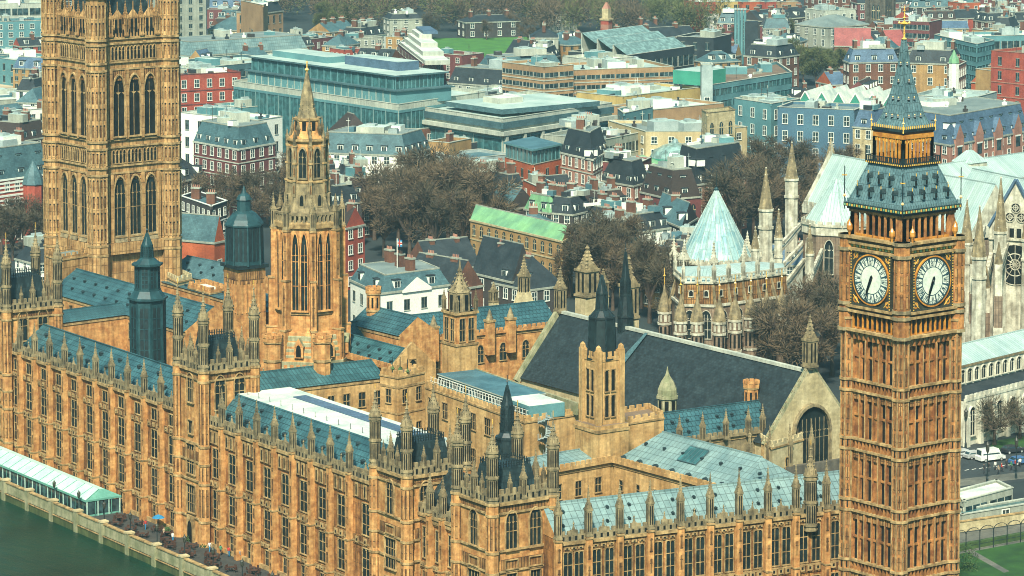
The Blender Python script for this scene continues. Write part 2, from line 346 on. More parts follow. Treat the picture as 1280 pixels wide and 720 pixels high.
def pinnacle_mesh(h, w, st='pale_stone'):
    def mk():
        mb = MB(); spirelet(mb, 0, 0, 0, h, w, st); return mb.mesh('pinnacle')
    return cached(('pin', h, w, st), mk)
def turret_mesh(h, r, st='pale_stone', cap='pale_stone', gilt=True):
    """tall octagonal corner turret with two tiers of slits, ogee cap and vane"""
    def mk():
        mb = MB(); zs = h * 0.60
        mb.lathe(0, 0, [(r, 0), (r, zs)], st, 8)
        for z in (0.0, 0.05, 0.30, 0.56, 0.60):
            mb.prism(mb.ring(0, 0, r * 1.16), h * z, h * z + 0.28, st, bottom=True)
        for j in range(8):
            a = j * math.pi / 4; F = Fr((r * 0.935 * math.sin(a), -r * 0.935 * math.cos(a)), a); hw = r * 0.17
            for z0, z1 in ((0.09, 0.28), (0.34, 0.54)):
                for sx in (-1, 1):
                    q0, q1 = F.p(sx * r * 0.17 - hw * 0.6, -0.012), F.p(sx * r * 0.17 + hw * 0.6, -0.012)
                    mb.face([(q0.x, q0.y, h * z0), (q1.x, q1.y, h * z0), (q1.x, q1.y, h * z1), (q0.x, q0.y, h * z1)], 'slit_dark')
            c = F.p(0, 0.05); mb.bar((c.x, c.y, h * 0.60), (c.x, c.y, h * 0.69), 0.13, st, 4, 0.03)
        mb.lathe(0, 0, [(r * 0.92, h * 0.61), (r * 0.80, h * 0.655), (r * 0.46, h * 0.72), (r * 0.24, h * 0.79), (r * 0.13, h * 0.86), (0.04, h * 0.95)], cap, 8)
        crockets(mb, 0, 0, r * 0.8, h * 0.64, h * 0.86, cap, 8, math.pi / 8, 4, 0.13)
        mb.blob((0, 0, h * 0.90), r * 0.30, cap); mb.bar((0, 0, h * 0.9), (0, 0, h), 0.06, 'gilt_trim' if gilt else cap, 4)
        return mb.mesh('turret')
    return cached(('tur', h, r, st, cap), mk)
def crenel(mb, F, a0, a1, b0, b1, z, h, mat, pitch=1.1, gap=0.42, base=0.45):
    mb.box(a0, a1, b0, b1, z, z + h * base, mat, F, bottom=True)
    n = max(1, int(round((a1 - a0) / pitch))); p = (a1 - a0) / n
    for i in range(n): mb.box(a0 + p * (i + gap / 2), a0 + p * (i + 1 - gap / 2), b0 + 0.003, b1 - 0.003, z + h * base, z + h, mat, F)

# ================================================================== SETTING: river, ground, terrace
P0 = Vector((288.1, 352.0)); E1 = Vector((0.0797, 0.9968)); N1 = Vector((0.9968, -0.0797))
def RF(s, d=0.0): q = P0 + E1 * s + N1 * d; return (q.x, q.y)
ANG_R = math.atan2(-E1.y, -E1.x); ANG_N = math.atan2(N1.y, N1.x)
TW = -9.2                                                   # river wall line, in metres in front of the palace front
mb = MB(); mb.face([(-600, -300, -2.3), (330, -300, -2.3), (500, 1400, -2.3), (-600, 1400, -2.3)], 'river_water'); struct(build(mb, 'river_water'))
mb = MB(); a = RF(-420, TW); b = RF(900, TW)
mb.face([(a[0], a[1], -0.02), (6000, a[1], -0.02), (6000, 7000, -0.02), (b[0] + 300, 7000, -0.02), (b[0], b[1], -0.02)], 'city_ground'); struct(build(mb, 'ground'))
mb = MB(); F = Fr(RF(300, TW), ANG_R); mb.box(0, 330, 0, 9.2, -0.015, 0.004, 'terrace_paving', F); struct(build(mb, 'terrace_pavement'))
t = thing('river_wall', 'long pale stone embankment wall with pilasters between the terrace and the river', 'wall', (*RF(0, TW), -5))
mb = MB(); mb.box(0, 400, -0.5, 0, -6, -0.9, 'algae_stone', F); mb.box(0, 400, -0.3, 0.15, -0.9, 0.9, 'wall_stone', F); mb.box(0, 400, -0.45, 0.3, 0.9, 1.1, 'course_stone', F)
mb.box(0, 400, -0.65, 0, -1.05, -0.9, 'course_stone', F); build(mb, 'wall', t)
mp_ = cached('pier', lambda: MB().box(-0.55, 0.55, -0.75, 0.5, -1, 6.25, 'wall_stone').box(-0.65, 0.65, -0.85, 0.6, 6.25, 6.5, 'cream_stone', bottom=True).mesh('pier'))
for k in range(26): put(mp_, 'pier', t, F.p(6 + k * 9.4 + 60, 0, -5), ANG_R)

# ================================================================== PALACE KIT
def buttress_mesh(zc, w=0.95, st='gold_stone'):
    def mk():
        mb = MB()
        for z0, z1, b in ((0, 4.2, 1.25), (4.2, 10.4, 1.0), (10.4, zc + 0.4, 0.8)):
            mb.box(-w / 2, w / 2, -b, 0, z0, z1, st); mb.box(-w / 2 - .08, w / 2 + .08, -b - .12, 0, z1 - .25, z1 - .02, 'course_stone', bottom=True)
            for zz in (0.22, 0.6):
                h = z1 - z0; mb.box(-w * 0.26, w * 0.26, -b - 0.035, -b + .02, z0 + h * zz, z0 + h * (zz + .26), 'carved_stone')
        return mb.mesh('buttress')
    return cached(('but', zc, w, st), mk)
def parapet(mb, F, a0, a1, zc, h=1.5, st='pale_stone', b=-0.3, teeth=True):
    mb.box(a0, a1, b - .15, 0.25, zc - 0.45, zc, 'course_stone', F, bottom=True)
    mb.box(a0, a1, b, 0.1, zc, zc + h * 0.62, st, F)
    n = max(1, int((a1 - a0) / 1.0)); p = (a1 - a0) / n
    for i in range(n):
        c = a0 + p * (i + .5)
        q = [F.p(c - .18, b - .012), F.p(c + .18, b - .012)]
        mb.face([(q[0].x, q[0].y, zc + .15), (q[1].x, q[1].y, zc + .15), (q[1].x, q[1].y, zc + h * .5), (q[0].x, q[0].y, zc + h * .5)], 'slit_dark')
        if teeth: mb.box(c - p * .28, c + p * .28, b + .003, 0.097, zc + h * .62, zc + h, st, F)
def dress(t, F, W, zc, cuts, rows, pin_h=6.5, pin_w=0.84, bands=(), finial=True, but=True, courses=(4.2, 10.4), wall=None):
    """buttresses with pinnacles at cuts, windows in every bay, carved bands, parapet"""
    pin = pinnacle_mesh(pin_h, pin_w); bm = buttress_mesh(zc)
    if but:
        for a in cuts:
            o = put(bm, 'buttress', t, F.p(a, 0, 0), F.ang); put(pin, 'pinnacle', o, (0, -0.35, zc + 0.3), 0, sub=True)
    edges = [0.0] + [c for c in cuts if 0.8 < c < W - 0.8] + [W]
    for e0, e1 in zip(edges, edges[1:]):
        if e1 - e0 < 2.4: continue
        c = (e0 + e1) / 2
        for (z, h, w_, n, tr, pt, per) in rows:
            me = gothic_window(w_, h, n, tr, pt)
            for k in range(per):
                put(me, 'window', t, F.p(c + (k - (per - 1) / 2) * (e1 - e0 - .9) / per, 0, z), F.ang)
    mb = MB()
    for z0, z1 in bands:
        for e0, e1 in zip(edges, edges[1:]):
            if e1 - e0 > 2.4:
                mb.box(e0 + .6, e1 - .6, -.16, 0, z0, z1, 'carved_stone', F)
                for i in range(3):
                    a = e0 + .6 + (e1 - e0 - 1.2) * (i + .5) / 3; mb.box(a - .42, a + .42, -.30, -.15, z0 + .25, z1 - .2, 'course_stone', F); mb.box(a - .16, a + .16, -.32, -.29, z0 + .5, z1 - .5, 'slit_dark', F)
    for z in courses: mb.box(0, W, -.22, 0, z - .16, z + .1, 'course_stone', F, bottom=True)
    if mb.f: build(mb, 'carved_band', t)
    mb = MB(); parapet(mb, F, 0, W, zc)
    if finial:
        for e0, e1 in zip(edges, edges[1:]):
            if e1 - e0 > 2.4:
                c = F.p((e0 + e1) / 2, -.1); mb.box((e0 + e1) / 2 - .5, (e0 + e1) / 2 + .5, -.32, .1, zc + .9, zc + 1.6, 'pale_stone', F)
                mb.lathe(c.x, c.y, [(.26, zc + 1.6), (.1, zc + 2.2), (.04, zc + 2.8)], 'pale_stone', 4); mb.blob((c.x, c.y, zc + 2.5), .2, 'pale_stone')
    build(mb, 'parapet', t)
def roof_prism(mb, F, W, b0, b1, ze, zr, mat, ends='gable', wall='gold_stone', ridge_b=None, hip=4.0, over=0.0):
    rb = (b0 + b1) / 2 if ridge_b is None else ridge_b
    h = hip if ends == 'hip' else 0.0
    A, B, C, D = F.p(-over, b0, ze), F.p(W + over, b0, ze), F.p(W + over, b1, ze), F.p(-over, b1, ze); r0, r1 = F.p(h - over, rb, zr), F.p(W - h + over, rb, zr)
    mb.face([A, B, r1, r0], mat); mb.face([C, D, r0, r1], mat)
    mb.face([B, C, r1], mat if h else wall); mb.face([D, A, r0], mat if h else wall)
    mb.box(h - over, W - h + over, rb - .14, rb + .14, zr - .1, zr + .16, mat, F)
vent_me = cached('vent', lambda: MB().box(-.3, .3, -.5, .2, 0, .5, 'iron_roof').prism([(-.42, -.62), (.42, -.62), (.42, .3), (-.42, .3)], .5, .85, 'iron_roof', P1=[(-.05, -.5), (.05, -.5), (.05, .2), (-.05, .2)], bottom=True).mesh('roof_vent'))
def roof_vents(t, F, W, b0, ze, rb, zr, n, fr=(0.3, 0.65), sc=.65):
    for f in fr:
        for k in range(n):
            put(vent_me, 'roof_vent', t, F.p(W * (k + .5 + (.25 if f > .5 else 0)) / n, b0 + (rb - b0) * f, ze + (zr - ze) * f - .05), F.ang, sc=(sc, sc, sc))
def roofed_range(name, label, cat, eL, eR, ze, rM, run, roof, wall, ends='gable', z0=0, back=None, group=None, vents=None, windows=None, inset=.35, zr=None, trim=None):
    """a range seen eaves on: eave ends as picture points at height ze, one picture point on its ridge, half width run"""
    A, B = uz(*eL, ze), uz(*eR, ze); F = Fr.between(A, B); W = (B - A).length
    if zr is None:
        o = F.p(0, run); d = ray(*rM); dirx = Vector((F.c, F.s))
        det = d.x * -dirx.y + dirx.x * d.y
        tt = (o.x * -dirx.y + dirx.x * o.y) / det; zr = CAM_H + d.z * tt
    back = back or 2 * run
    t = thing(name, label, cat, (*F.p(W / 2, run)[:2], z0), group)
    mb = MB(); mb.box(0, W, inset, back - inset, z0, ze, wall, F); mb.box(0, W, inset - .15, inset, ze - .7, ze - .25, 'course_stone' if 'stone' in wall else wall, F, bottom=True)
    if trim: crenel(mb, F, 0, W, -.15, .3, ze - .1, 1.1, trim)
    build(mb, 'wall', t)
    mb = MB(); roof_prism(mb, F, W, 0, back, ze, zr, roof, ends, wall, ridge_b=run, over=0.0); build(mb, 'roof', t)
    if vents: roof_vents(t, F, W, 0, ze, run, zr, vents)
    if windows:
        z, h, w_, n, kind = windows; me = gothic_window(w_, h, 2, 1, kind == 'pointed')
        for k in range(n): put(me, 'window', t, F.p(W * (k + .5) / n, inset, z), F.ang)
    return t, F, W, zr
TUR_R = 0.86
def pavilion(name, label, sF, W, dF, D, zc, tur_h, row_l, row_r, roof_h=5.0, group=None, mids=True):
    """square pavilion with four octagonal corner turrets; sF = position of its north corner along the river front"""
    t = thing(name, label, 'tower', (*RF(sF + W / 2, dF + D / 2), 0), group)
    FL = Fr(RF(sF + W, dF), ANG_R); FR = Fr(RF(sF, dF), ANG_N)
    FB = Fr(RF(sF, dF + D), ANG_R + math.pi); FA = Fr(RF(sF + W, dF + D), ANG_N + math.pi)
    mb = MB(); mb.box(0, W, 0, D, 0, zc, 'gold_stone', FL)
    for F, w_ in ((FL, W), (FR, D)):
        for z in (4.2, 10.4, 13.6, 16.6, zc - 1.6): mb.box(0, w_, -.25, 0, z - .15, z + .15, 'course_stone', F, bottom=True)
        for z0, z1 in ((13.8, 14.8),): mb.box(1.4, w_ - 1.4, -.14, 0, z0, z1 + .5, 'carved_stone', F)
        mb.box(1.2, w_ - 1.2, -.1, 0, zc - 1.4, zc - .5, 'carved_stone', F)
    for (a, b_) in ((0, 0), (W, 0), (0, D), (W, D)):
        c = FL.p(a, b_); mb.lathe(c.x, c.y, [(TUR_R * 1.1, 0), (TUR_R * 1.1, zc)], 'gold_stone', 8)
        for z in (4.2, 10.4, 13.6, 16.6, zc - 1.6, zc): mb.prism(mb.ring(c.x, c.y, TUR_R * 1.25), z - .2, z + .15, 'course_stone', bottom=True)
        for j in range(8):
            G = Fr((c.x + TUR_R * 1.02 * math.sin(j * math.pi / 4 + ANG_R), c.y - TUR_R * 1.02 * math.cos(j * math.pi / 4 + ANG_R)), j * math.pi / 4 + ANG_R)
            for z0, z1 in ((5, 9.6), (11, 13.2), (17, zc - 2)): mb.box(-.2, .2, -.03, .1, z0, z1, 'carved_stone', G)
    build(mb, 'wall', t)
    for F, w_, rows in ((FL, W, row_l), (FR, D, row_r)):
        for (z, h, ww, n, tr, pt, per) in rows:
            for k in range(per): put(gothic_window(ww, h, n, tr, pt, deep=.3), 'window', t, F.p(w_ * (k + .5) / per if per == 1 else w_ / 2 + (k - (per - 1) / 2) * (w_ - 2.2) / per, 0, z), F.ang)
    mb = MB()
    for F, w_ in ((FL, W), (FR, D), (FB, W), (FA, D)): parapet(mb, F, 1, w_ - 1, zc, 1.9)
    build(mb, 'parapet', t)
    tm = turret_mesh(tur_h, TUR_R)
    for (a, b_) in ((0, 0), (W, 0), (0, D), (W, D)): put(tm, 'turret', t, FL.p(a, b_, zc), ANG_R)
    pm = pinnacle_mesh(6.0, .75); ps = pinnacle_mesh(3.6, .5)
    for F, w_ in ((FL, W), (FR, D), (FB, W), (FA, D)):
        put(pm, 'pinnacle', t, F.p(w_ / 2, -.1, zc), F.ang)
        for f in (.28, .72): put(ps, 'pinnacle', t, F.p(w_ * f, -.1, zc + .8), F.ang)
    mb = MB(); P = [FL.p(1.5, 1.5), FL.p(W - 1.5, 1.5), FL.p(W - 1.5, D - 1.5), FL.p(1.5, D - 1.5)]; Q = [FL.p(2.3, 2.3), FL.p(W - 2.3, 2.3), FL.p(W - 2.3, D - 2.3), FL.p(2.3, D - 2.3)]
    mb.prism(P, zc - .2, zc + roof_h, 'iron_roof', P1=Q); build(mb, 'roof', t)
    mb = MB()                                                # iron cresting round the flat of the roof
    for i in range(4):
        A, B = Vector((*Q[i][:2], 0)), Vector((*Q[(i + 1) % 4][:2], 0)); n = int((B - A).length / .45)
        G = Fr.between(A, B); mb.box(0, (B - A).length, -.04, .04, zc + roof_h + .35, zc + roof_h + .45, 'black_iron', G, bottom=True)
        for k in range(n): mb.box((k + .5) * .45 - .09, (k + .5) * .45 + .09, -.03, .03, zc + roof_h, zc + roof_h + .85, 'black_iron', G)
    build(mb, 'roof_cresting', t)
    return t, FL, FR

# ================================================================== PALACE: river front
ROW_B = [(0.6, 2.5, 1.4, 2, 1, False, 1), (5.0, 4.6, 2.1, 2, 2, False, 1), (11.7, 4.8, 2.1, 2, 2, False, 1)]
ROW_A = [(0.6, 2.5, 1.4, 2, 1, False, 1), (4.8, 4.5, 2.1, 2, 2, False, 1), (11.2, 4.7, 2.1, 2, 2, False, 1), (17.6, 1.9, 1.9, 2, 0, False, 1)]
def river_range(name, label, s_hi, s_lo, dF, D, zc, cuts, rows, bands):
    t = thing(name, label, 'palace wing', (*RF((s_hi + s_lo) / 2, dF + D / 2), 0))
    F = Fr(RF(s_hi, dF), ANG_R); W = s_hi - s_lo
    mb = MB(); mb.box(0, W, 0, D, 0, zc, 'shaded_bay_stone', F); mb.box(0, W, -.4, 0, 0, .7, 'course_stone', F); build(mb, 'wall', t)
    dress(t, F, W, zc, cuts, rows, bands=bands); return t, F, W
BANDS = ((9.9, 11.3), (3.4, 4.5), (17.0, 19.6))
t, F, W = river_range('palace_wing', 'long golden gothic riverside wing behind the green and white tent', 175.5, 110.8, 0, 13, 20.8, [175.5 - s for s in [171.2 - 5.985 * k for k in range(10)]], ROW_A, ((9.5, 10.9), (3.3, 4.4), (16.2, 17.3)))
mb = MB(); roof_prism(mb, F, W + 1, .9, 12, 20.9, 25.0, 'teal_roof', 'gable', ridge_b=6.2); build(mb, 'roof', t); roof_vents(t, F, W, .9, 20.9, 6.2, 25.0, 9, (.35, .68), .8)
t, F, W = river_range('palace_wing', 'golden gothic riverside wing with a white flat strip along its teal roof', 101.5, 47.9, 0, 17, 20.2, [101.5 - s for s in [96.4 - 5.69 * k for k in range(8)]], ROW_B, BANDS)
mb = MB(); P = [F.p(0, .9), F.p(W, .9), F.p(W, 16), F.p(0, 16)]; Q = [F.p(0, 5.2), F.p(W, 5.2), F.p(W, 15.2), F.p(0, 15.2)]
mb.prism(P, 20.3, 24.6, 'teal_roof', P1=Q, top='white_roof'); build(mb, 'roof', t); roof_vents(t, F, W, .9, 20.3, 5.6, 24.6, 9, (.3, .7), .8)
mb = MB(); mb.box(8, 44, 11.2, 13.6, 24.6, 24.75, 'slate_blue', F); build(mb, 'roof_strip', t)
for k in range(4): put(cached('plant', lambda: MB().box(-1.1, 1.1, -.8, .8, 0, 1.1, 'metal_grey').box(-.9, .9, -.6, .6, 1.1, 1.25, 'flat_pale').mesh('plant_unit')), 'plant_unit', t, F.p(6 + k * 2.6, 14.2, 20.6), F.ang)
mb = MB()
for k in range(14): c = F.p(2 + k * 3.6, 6.2); mb.bar((c.x, c.y, 24.6), (c.x, c.y, 25.5), .04, 'black_iron', 4)
build(mb, 'handrail', t)
t, F, W = river_range('palace_wing', 'short sunken link wing between the two nearest pavilion towers', 39.2, 25.3, 1.2, 10, 17.8, [3.5, 7.0, 10.4], [(11.2, 4.6, 1.2, 2, 2, False, 1), (5, 4.2, 1.2, 2, 2, False, 1)], ((9.5, 10.6), (16.4, 17.4)))
mb = MB(); roof_prism(mb, F, W, .8, 9.6, 18.3, 23.6, 'iron_roof', 'gable', ridge_b=5.0); build(mb, 'roof', t)
T2L = [(23.2, 4.8, 2.1, 3, 1, True, 1), (18.0, 2.2, 1.6, 2, 0, False, 1), (11.3, 5.0, 2.9, 4, 2, False, 1), (4.9, 4.6, 2.9, 4, 2, False, 1)]
T2R = [(22.4, 5.6, 1.9, 2, 1, True, 2), (17.6, 2.4, 1.3, 2, 0, False, 2), (11.3, 4.6, 1.5, 2, 2, False, 2)]
g_ = 'pavilion towers of the riverside front'
t, FL, FR = pavilion('pavilion_tower', 'golden square pavilion tower with four tall turrets between the two long riverside wings', 101.2, 8.7, -1.0, 9.4, 28.9, 14.2, T2L, T2R, 4.6, g_)
mb = MB(); mb.box(3.3, 5.4, -.5, .1, 0, 4.4, 'course_stone', FL)
P = arch_pts(1.5, 0, 2.2, 3.6); mb.face([(FL.p(x, -.52).x + 4.35 * FL.c, FL.p(x, -.52).y + 4.35 * FL.s, z) for x, z in P], 'slit_dark'); build(mb, 'doorway', t)
pavilion('pavilion_tower', 'golden pavilion tower at the left picture edge below the great square tower', 175.2, 9.0, -1.0, 10.2, 28.2, 14.2, T2L, T2R, 5.5, g_)
T4L = [(16.8, 5.2, 2.2, 3, 1, True, 1), (13.9, 1.2, 2.2, 4, 0, False, 1), (8.6, 4.6, 3.0, 4, 2, False, 1), (3.0, 4.2, 3.0, 4, 2, False, 1)]
T4R = [(16.6, 5.6, 2.0, 3, 1, True, 2), (13.9, 1.2, 2.0, 4, 0, False, 2), (8.6, 4.6, 1.7, 3, 2, False, 2), (3.0, 4.2, 1.7, 3, 2, False, 2)]
pavilion('pavilion_tower', 'third golden pavilion tower along the riverside front, left twin of the nearest one', 39.1, 8.9, -1.0, 10.3, 23.3, 12.4, T4L, T4R, 4.4, g_)
pavilion('pavilion_tower', 'nearest golden pavilion tower at the corner of the two palace fronts', 16.3, 9.1, -1.0, 10.4, 23.6, 12.2, T4L, T4R, 4.4, g_)

# ================================================================== PALACE: north front and courts
A = uz(699, 678, 18.0); B = uz(1075, 634, 18.0); F = Fr.between(A, B); W = (B - A).length
t = thing('palace_wing', 'north front with pale lead roof running from the nearest pavilion to the clock tower', 'palace wing', (*F.p(W / 2, 5)[:2], 0))
mb = MB(); mb.box(0, W, 0, 10.5, 0, 18, 'shaded_bay_stone', F); build(mb, 'wall', t)
def a_at(px, F, py=650):
    d = ray(px, py); o = F.o; det = d.x * -F.s + F.c * d.y
    tt = (o[0] * -F.s + F.c * o[1]) / det; return (d.x * tt - o[0]) * F.c + (d.y * tt - o[1]) * F.s
cuts = [a_at(x, F) for x in (696, 734, 773, 811, 849, 886, 922, 958, 993, 1031)]
dress(t, F, W, 18, cuts, [(10.8, 5.6, 1.35, 2, 2, False, 2), (3.3, 5.3, 1.35, 2, 2, False, 2)], bands=((16.6, 17.4), (9.2, 10.6)), pin_h=7.6, pin_w=.86)
put(turret_mesh(13.5, .95), 'turret', t, F.p(a_at(1012, F), -.2, 15.5), F.ang)
mb = MB(); roof_prism(mb, F, W - .2, .7, 10.2, 18.1, 22.3, 'pale_lead', 'gable', ridge_b=5.6); build(mb, 'roof', t)
roof_vents(t, F, W, .7, 18.1, 5.6, 22.3, 14, (.35, .72), .55)
# inner court
t, F, W, zr = roofed_range('court_range', 'plain golden court range under a broad pale lead roof with one teal skylight', 'palace wing', (765, 577), (930, 622), 16, (880, 553), 7.2, 'pale_lead', 'court_stone', 'hip', trim='court_stone')
roof_vents(t, F, W, 0, 16, 7.2, zr, 8, (.12,), .9); roof_vents(t, F, W, 0, 16, 7.2, zr, 7, (.6,), .6)
mb = MB(); k0 = (F.p(12.5, 3.0, 16 + (zr - 16) * 3.0 / 7.2 + .22), F.p(17, 3.0, 16 + (zr - 16) * 3.0 / 7.2 + .22), F.p(17, 5.8, 16 + (zr - 16) * 5.8 / 7.2 + .22), F.p(12.5, 5.8, 16 + (zr - 16) * 5.8 / 7.2 + .22))
mb.face(k0, 'glass_teal')
for i in range(6):
    f = i / 5; p = k0[0].lerp(k0[1], f); q = k0[3].lerp(k0[2], f); mb.bar(p, q, .07, 'slate_teal', 4)
for i in range(2): mb.bar(k0[i * 3].lerp(k0[i * 3], 0), k0[1 + i].copy(), .09, 'slate_teal', 4)
build(mb, 'skylight', t)
for k, a in enumerate((2, 6.2, 10.4, 14.6)):
    put(gothic_window(.8, 1.7, 1, 1), 'window', t, F.p(a, .35, 11.6), F.ang)
    put(gothic_window(1.1, 2.3, 2, 1), 'window', t, F.p(a, .35, 6.6), F.ang)
mb = MB(); mb.box(0, W, .1, .35, 9.8, 10.2, 'dark_stone', F, bottom=True); build(mb, 'string_course', t)
t, F, W, zr = roofed_range('court_range', 'plain golden court wall with square windows just right of the nearest pavilion tower', 'palace wing', (660, 596), (765, 577), 16, (735, 560), 5.5, 'pale_lead', 'court_stone', 'gable', trim='court_stone')
for r_, z in ((0, 11.4), (1, 6.4)):
    for k in range(4): put(gothic_window(1.25, 2.4, 2, 1), 'window', t, F.p(W * (k + .55) / 4.2, .35, z), F.ang)
mb = MB(); mb.box(0, W, .1, .35, 9.8, 10.2, 'dark_stone', F, bottom=True); c = F.p(W - 1, .2); mb.bar((c.x, c.y, 0), (c.x, c.y, 10), .16, 'black_iron', 6); build(mb, 'string_course', t)
# dining block with the flat teal roof
def poly_block(name, label, cat, L, C, Rr, h, wall, top, group=None, cren=True, z0=0, rows=(), par=1.0):
    A, B, D = uz(*L, h), uz(*C, h), uz(*Rr, h); E = A + D - B
    t = thing(name, label, cat, (*((A + D) / 2)[:2], z0), group)
    mb = MB(); mb.prism([A, B, D, E], z0, h - par, wall, top=top)
    Fs = [Fr.between(p, q) for p, q in ((A, B), (B, D), (D, E), (E, A))]; Ls = [(B - A).length, (D - B).length, (B - A).length, (D - B).length]
    for F, l in zip(Fs, Ls):
        if cren: crenel(mb, F, 0, l, 0.0, .35, h - par, par, wall, 1.6)
        else: mb.box(0, l, 0, .35, h - par, h, wall, F)
        mb.box(-.1, l + .1, -.14, 0, h - par - .35, h - par - .05, 'course_stone' if 'stone' in wall else wall, F, bottom=True)
    build(mb, 'wall', t)
    for fi, z, hh, ww, n, cols, off in rows:
        F, l = Fs[fi], Ls[fi]
        for k in range(cols): put(gothic_window(ww, hh, n, 1), 'window', t, F.p(l * (k + .5 + off) / cols, 0, z), F.ang)
    return t, Fs, Ls
t, Fs, Ls = poly_block('dining_block', 'plain golden flat-topped corner block in the middle of the palace roofs', 'palace wing', (475, 460), (497, 464), (531, 457), 22, 'court_stone', 'flat_brown', rows=((0, 16.2, 2.4, 1.2, 2, 1, 0), (1, 16.2, 2.4, 1.2, 2, 2, 0), (1, 10, 2.4, 1.2, 2, 2, 0)))
mb = MB(); mb.box(0, Ls[0], -.1, 0, 18.9, 19.3, 'course_stone', Fs[0], bottom=True); mb.box(0, Ls[1], -.1, 0, 18.9, 19.3, 'course_stone', Fs[1], bottom=True); mb.box(0, Ls[0], -.1, 0, 14.3, 14.6, 'course_stone', Fs[0], bottom=True); mb.box(0, Ls[1], -.1, 0, 14.3, 14.6, 'course_stone', Fs[1], bottom=True); build(mb, 'string_course', t)
mb = MB()
for k in range(5): c = Fs[0].p(.6 + k * .9, 2.5 + (k % 2)); mb.bar((c.x, c.y, 21), (c.x, c.y, 23.6), .05, 'black_iron', 4); mb.blob((c.x, c.y, 21.6), .5, 'leaf_green')
build(mb, 'roof_planting', t)
t, Fs, Ls = poly_block('dining_wing', 'long golden wing with mullioned windows and flat teal glazed roof behind the near pavilions', 'palace wing', (531, 476), (656, 520), (735, 508), 20, 'court_stone', 'flat_teal', rows=((0, 14.6, 2.8, 1.9, 3, 7, 0), (0, 8.5, 2.8, 1.9, 3, 7, 0)), par=.9)
FD, WD = Fs[0], Ls[0]
mb = MB(); mb.box(1, WD * .72, 2.2, 9.5, 19.1, 21.0, 'wall_teal', FD, top='flat_teal'); mb.box(.8, WD * .72 + .2, 2.0, 9.7, 21.0, 21.2, 'concrete_pale', FD, bottom=True, top='flat_teal'); build(mb, 'rooflight', t)
for k in range(24):
    put(cached('smallw', lambda: MB().box(-.42, .42, -.06, .02, 0, 1.1, 'glass_dark').box(-.5, -.42, -.1, .02, -.1, 1.2, 'white_paint').box(-.42, .42, -.1, .02, 1.1, 1.2, 'white_paint', bottom=True).mesh('small_window')), 'window', t, FD.p(1.6 + k * (WD * .72 - 1) / 24.5, 2.2, 19.5), FD.ang)
mb = MB(); mb.box(WD * .74, WD - .6, 1.2, 8, 19.1, 21.4, 'wall_teal', FD, top='white_roof')
for k in range(5): mb.box(WD * .75 + k * 1.5, WD * .75 + k * 1.5 + 1, 1.12, 1.2, 19.6, 20.8, 'glass_dark', FD)
build(mb, 'roof_cabin', t)
mb = MB(); mb.box(0, WD, 9.9, 10.3, 19.1, 21.2, 'wall_stone', FD); build(mb, 'parapet', t)
mb = MB()                                                   # railings and the spiral escape stair
for k in range(30): c = FD.p(.6 + k * WD / 30.5, .9); mb.bar((c.x, c.y, 19.1), (c.x, c.y, 20.7), .035, 'white_paint', 4)
for z in (20.0, 20.7): a, b_ = FD.p(.4, .9, z), FD.p(WD - .4, .9, z); mb.bar(a, b_, .035, 'white_paint', 4)
build(mb, 'handrail', t)
mb = MB(); c = FD.p(WD + 1.6, 3.2); mb.bar((c.x, c.y, 8), (c.x, c.y, 20.4), .14, 'metal_grey', 6)
for k in range(48):
    a = k * .5; z = 9 + k * .23; G = Fr((c.x, c.y), a); mb.box(.1, 1.45, -.35, .35, z, z + .08, 'metal_grey', G, bottom=True); q = G.p(1.42, 0); mb.bar((q.x, q.y, z), (q.x, q.y, z + 1), .03, 'metal_grey', 4)
build(mb, 'spiral_stair', t)

# inner roofs of the palace
roofed_range('palace_range', 'long teal roof with two rows of little dormer vents below the great square tower', 'palace wing', (60, 365), (230, 415), 19, (110, 340), 6.5, 'teal_roof', 'gold_stone', vents=12, windows=(14.5, 3.0, 1.2, 9, 'sq'))
roofed_range('palace_range', 'low teal roof strip between the left pavilion tower and the dark square ventilator', 'palace wing', (76, 404), (168, 392), 19, (120, 383), 4.5, 'teal_roof', 'gold_stone')
roofed_range('palace_range', 'teal roof of the range passing behind the dark square ventilator', 'palace wing', (200, 352), (352, 395), 18, (300, 368), 5.5, 'teal_roof', 'gold_stone', vents=9)
roofed_range('palace_range', 'flat teal roof strip in front of the central spired tower', 'palace wing', (326, 490), (482, 472), 18, (400, 457), 5, 'teal_lead', 'court_stone', windows=(13.2, 2.6, 1.3, 8, 'sq'))
t, F, W, zr = roofed_range('palace_range', 'teal gabled range running forward from the foot of the central spired tower', 'palace wing', (408, 440), (488, 462), 19, (450, 421), 4.6, 'teal_lead', 'gold_stone', vents=6, trim='gold_stone')
c = F.p(W + .3, 4.6); G = Fr.between(F.p(W + .3, -.5), F.p(W + .3, 9.7)); mb = MB()
P = [G.p(0, 0, 14), G.p(10.2, 0, 14), G.p(10.2, 0, 19), G.p(5.1, 0, zr + 1.6), G.p(0, 0, 19)]; Q = [G.p(0, .6, p.z) + Vector((0, 0, 0)) if i in (0, 4) else G.p(10.2 if i < 3 else 5.1, .6, p.z) for i, p in enumerate(P)]
mb.face(P, 'court_stone'); mb.face(Q[::-1], 'court_stone')
for i in range(5): j = (i + 1) % 5; mb.face([P[j], P[i], Q[i], Q[j]], 'course_stone')
build(mb, 'gable', t); put(gothic_window(1.3, 2.2, 1, 1), 'window', t, G.p(5.1, 0, 18.2), G.ang)
t, F, W, zr = roofed_range('palace_range', 'long teal roof with stone chimney piers reaching to the dark hall roof', 'palace wing', (440, 437), (700, 407), 16.5, (597, 385), 5.6, 'teal_roof', 'gold_stone', trim='gold_stone', windows=(11, 3.4, 1.5, 9, 'pointed'))
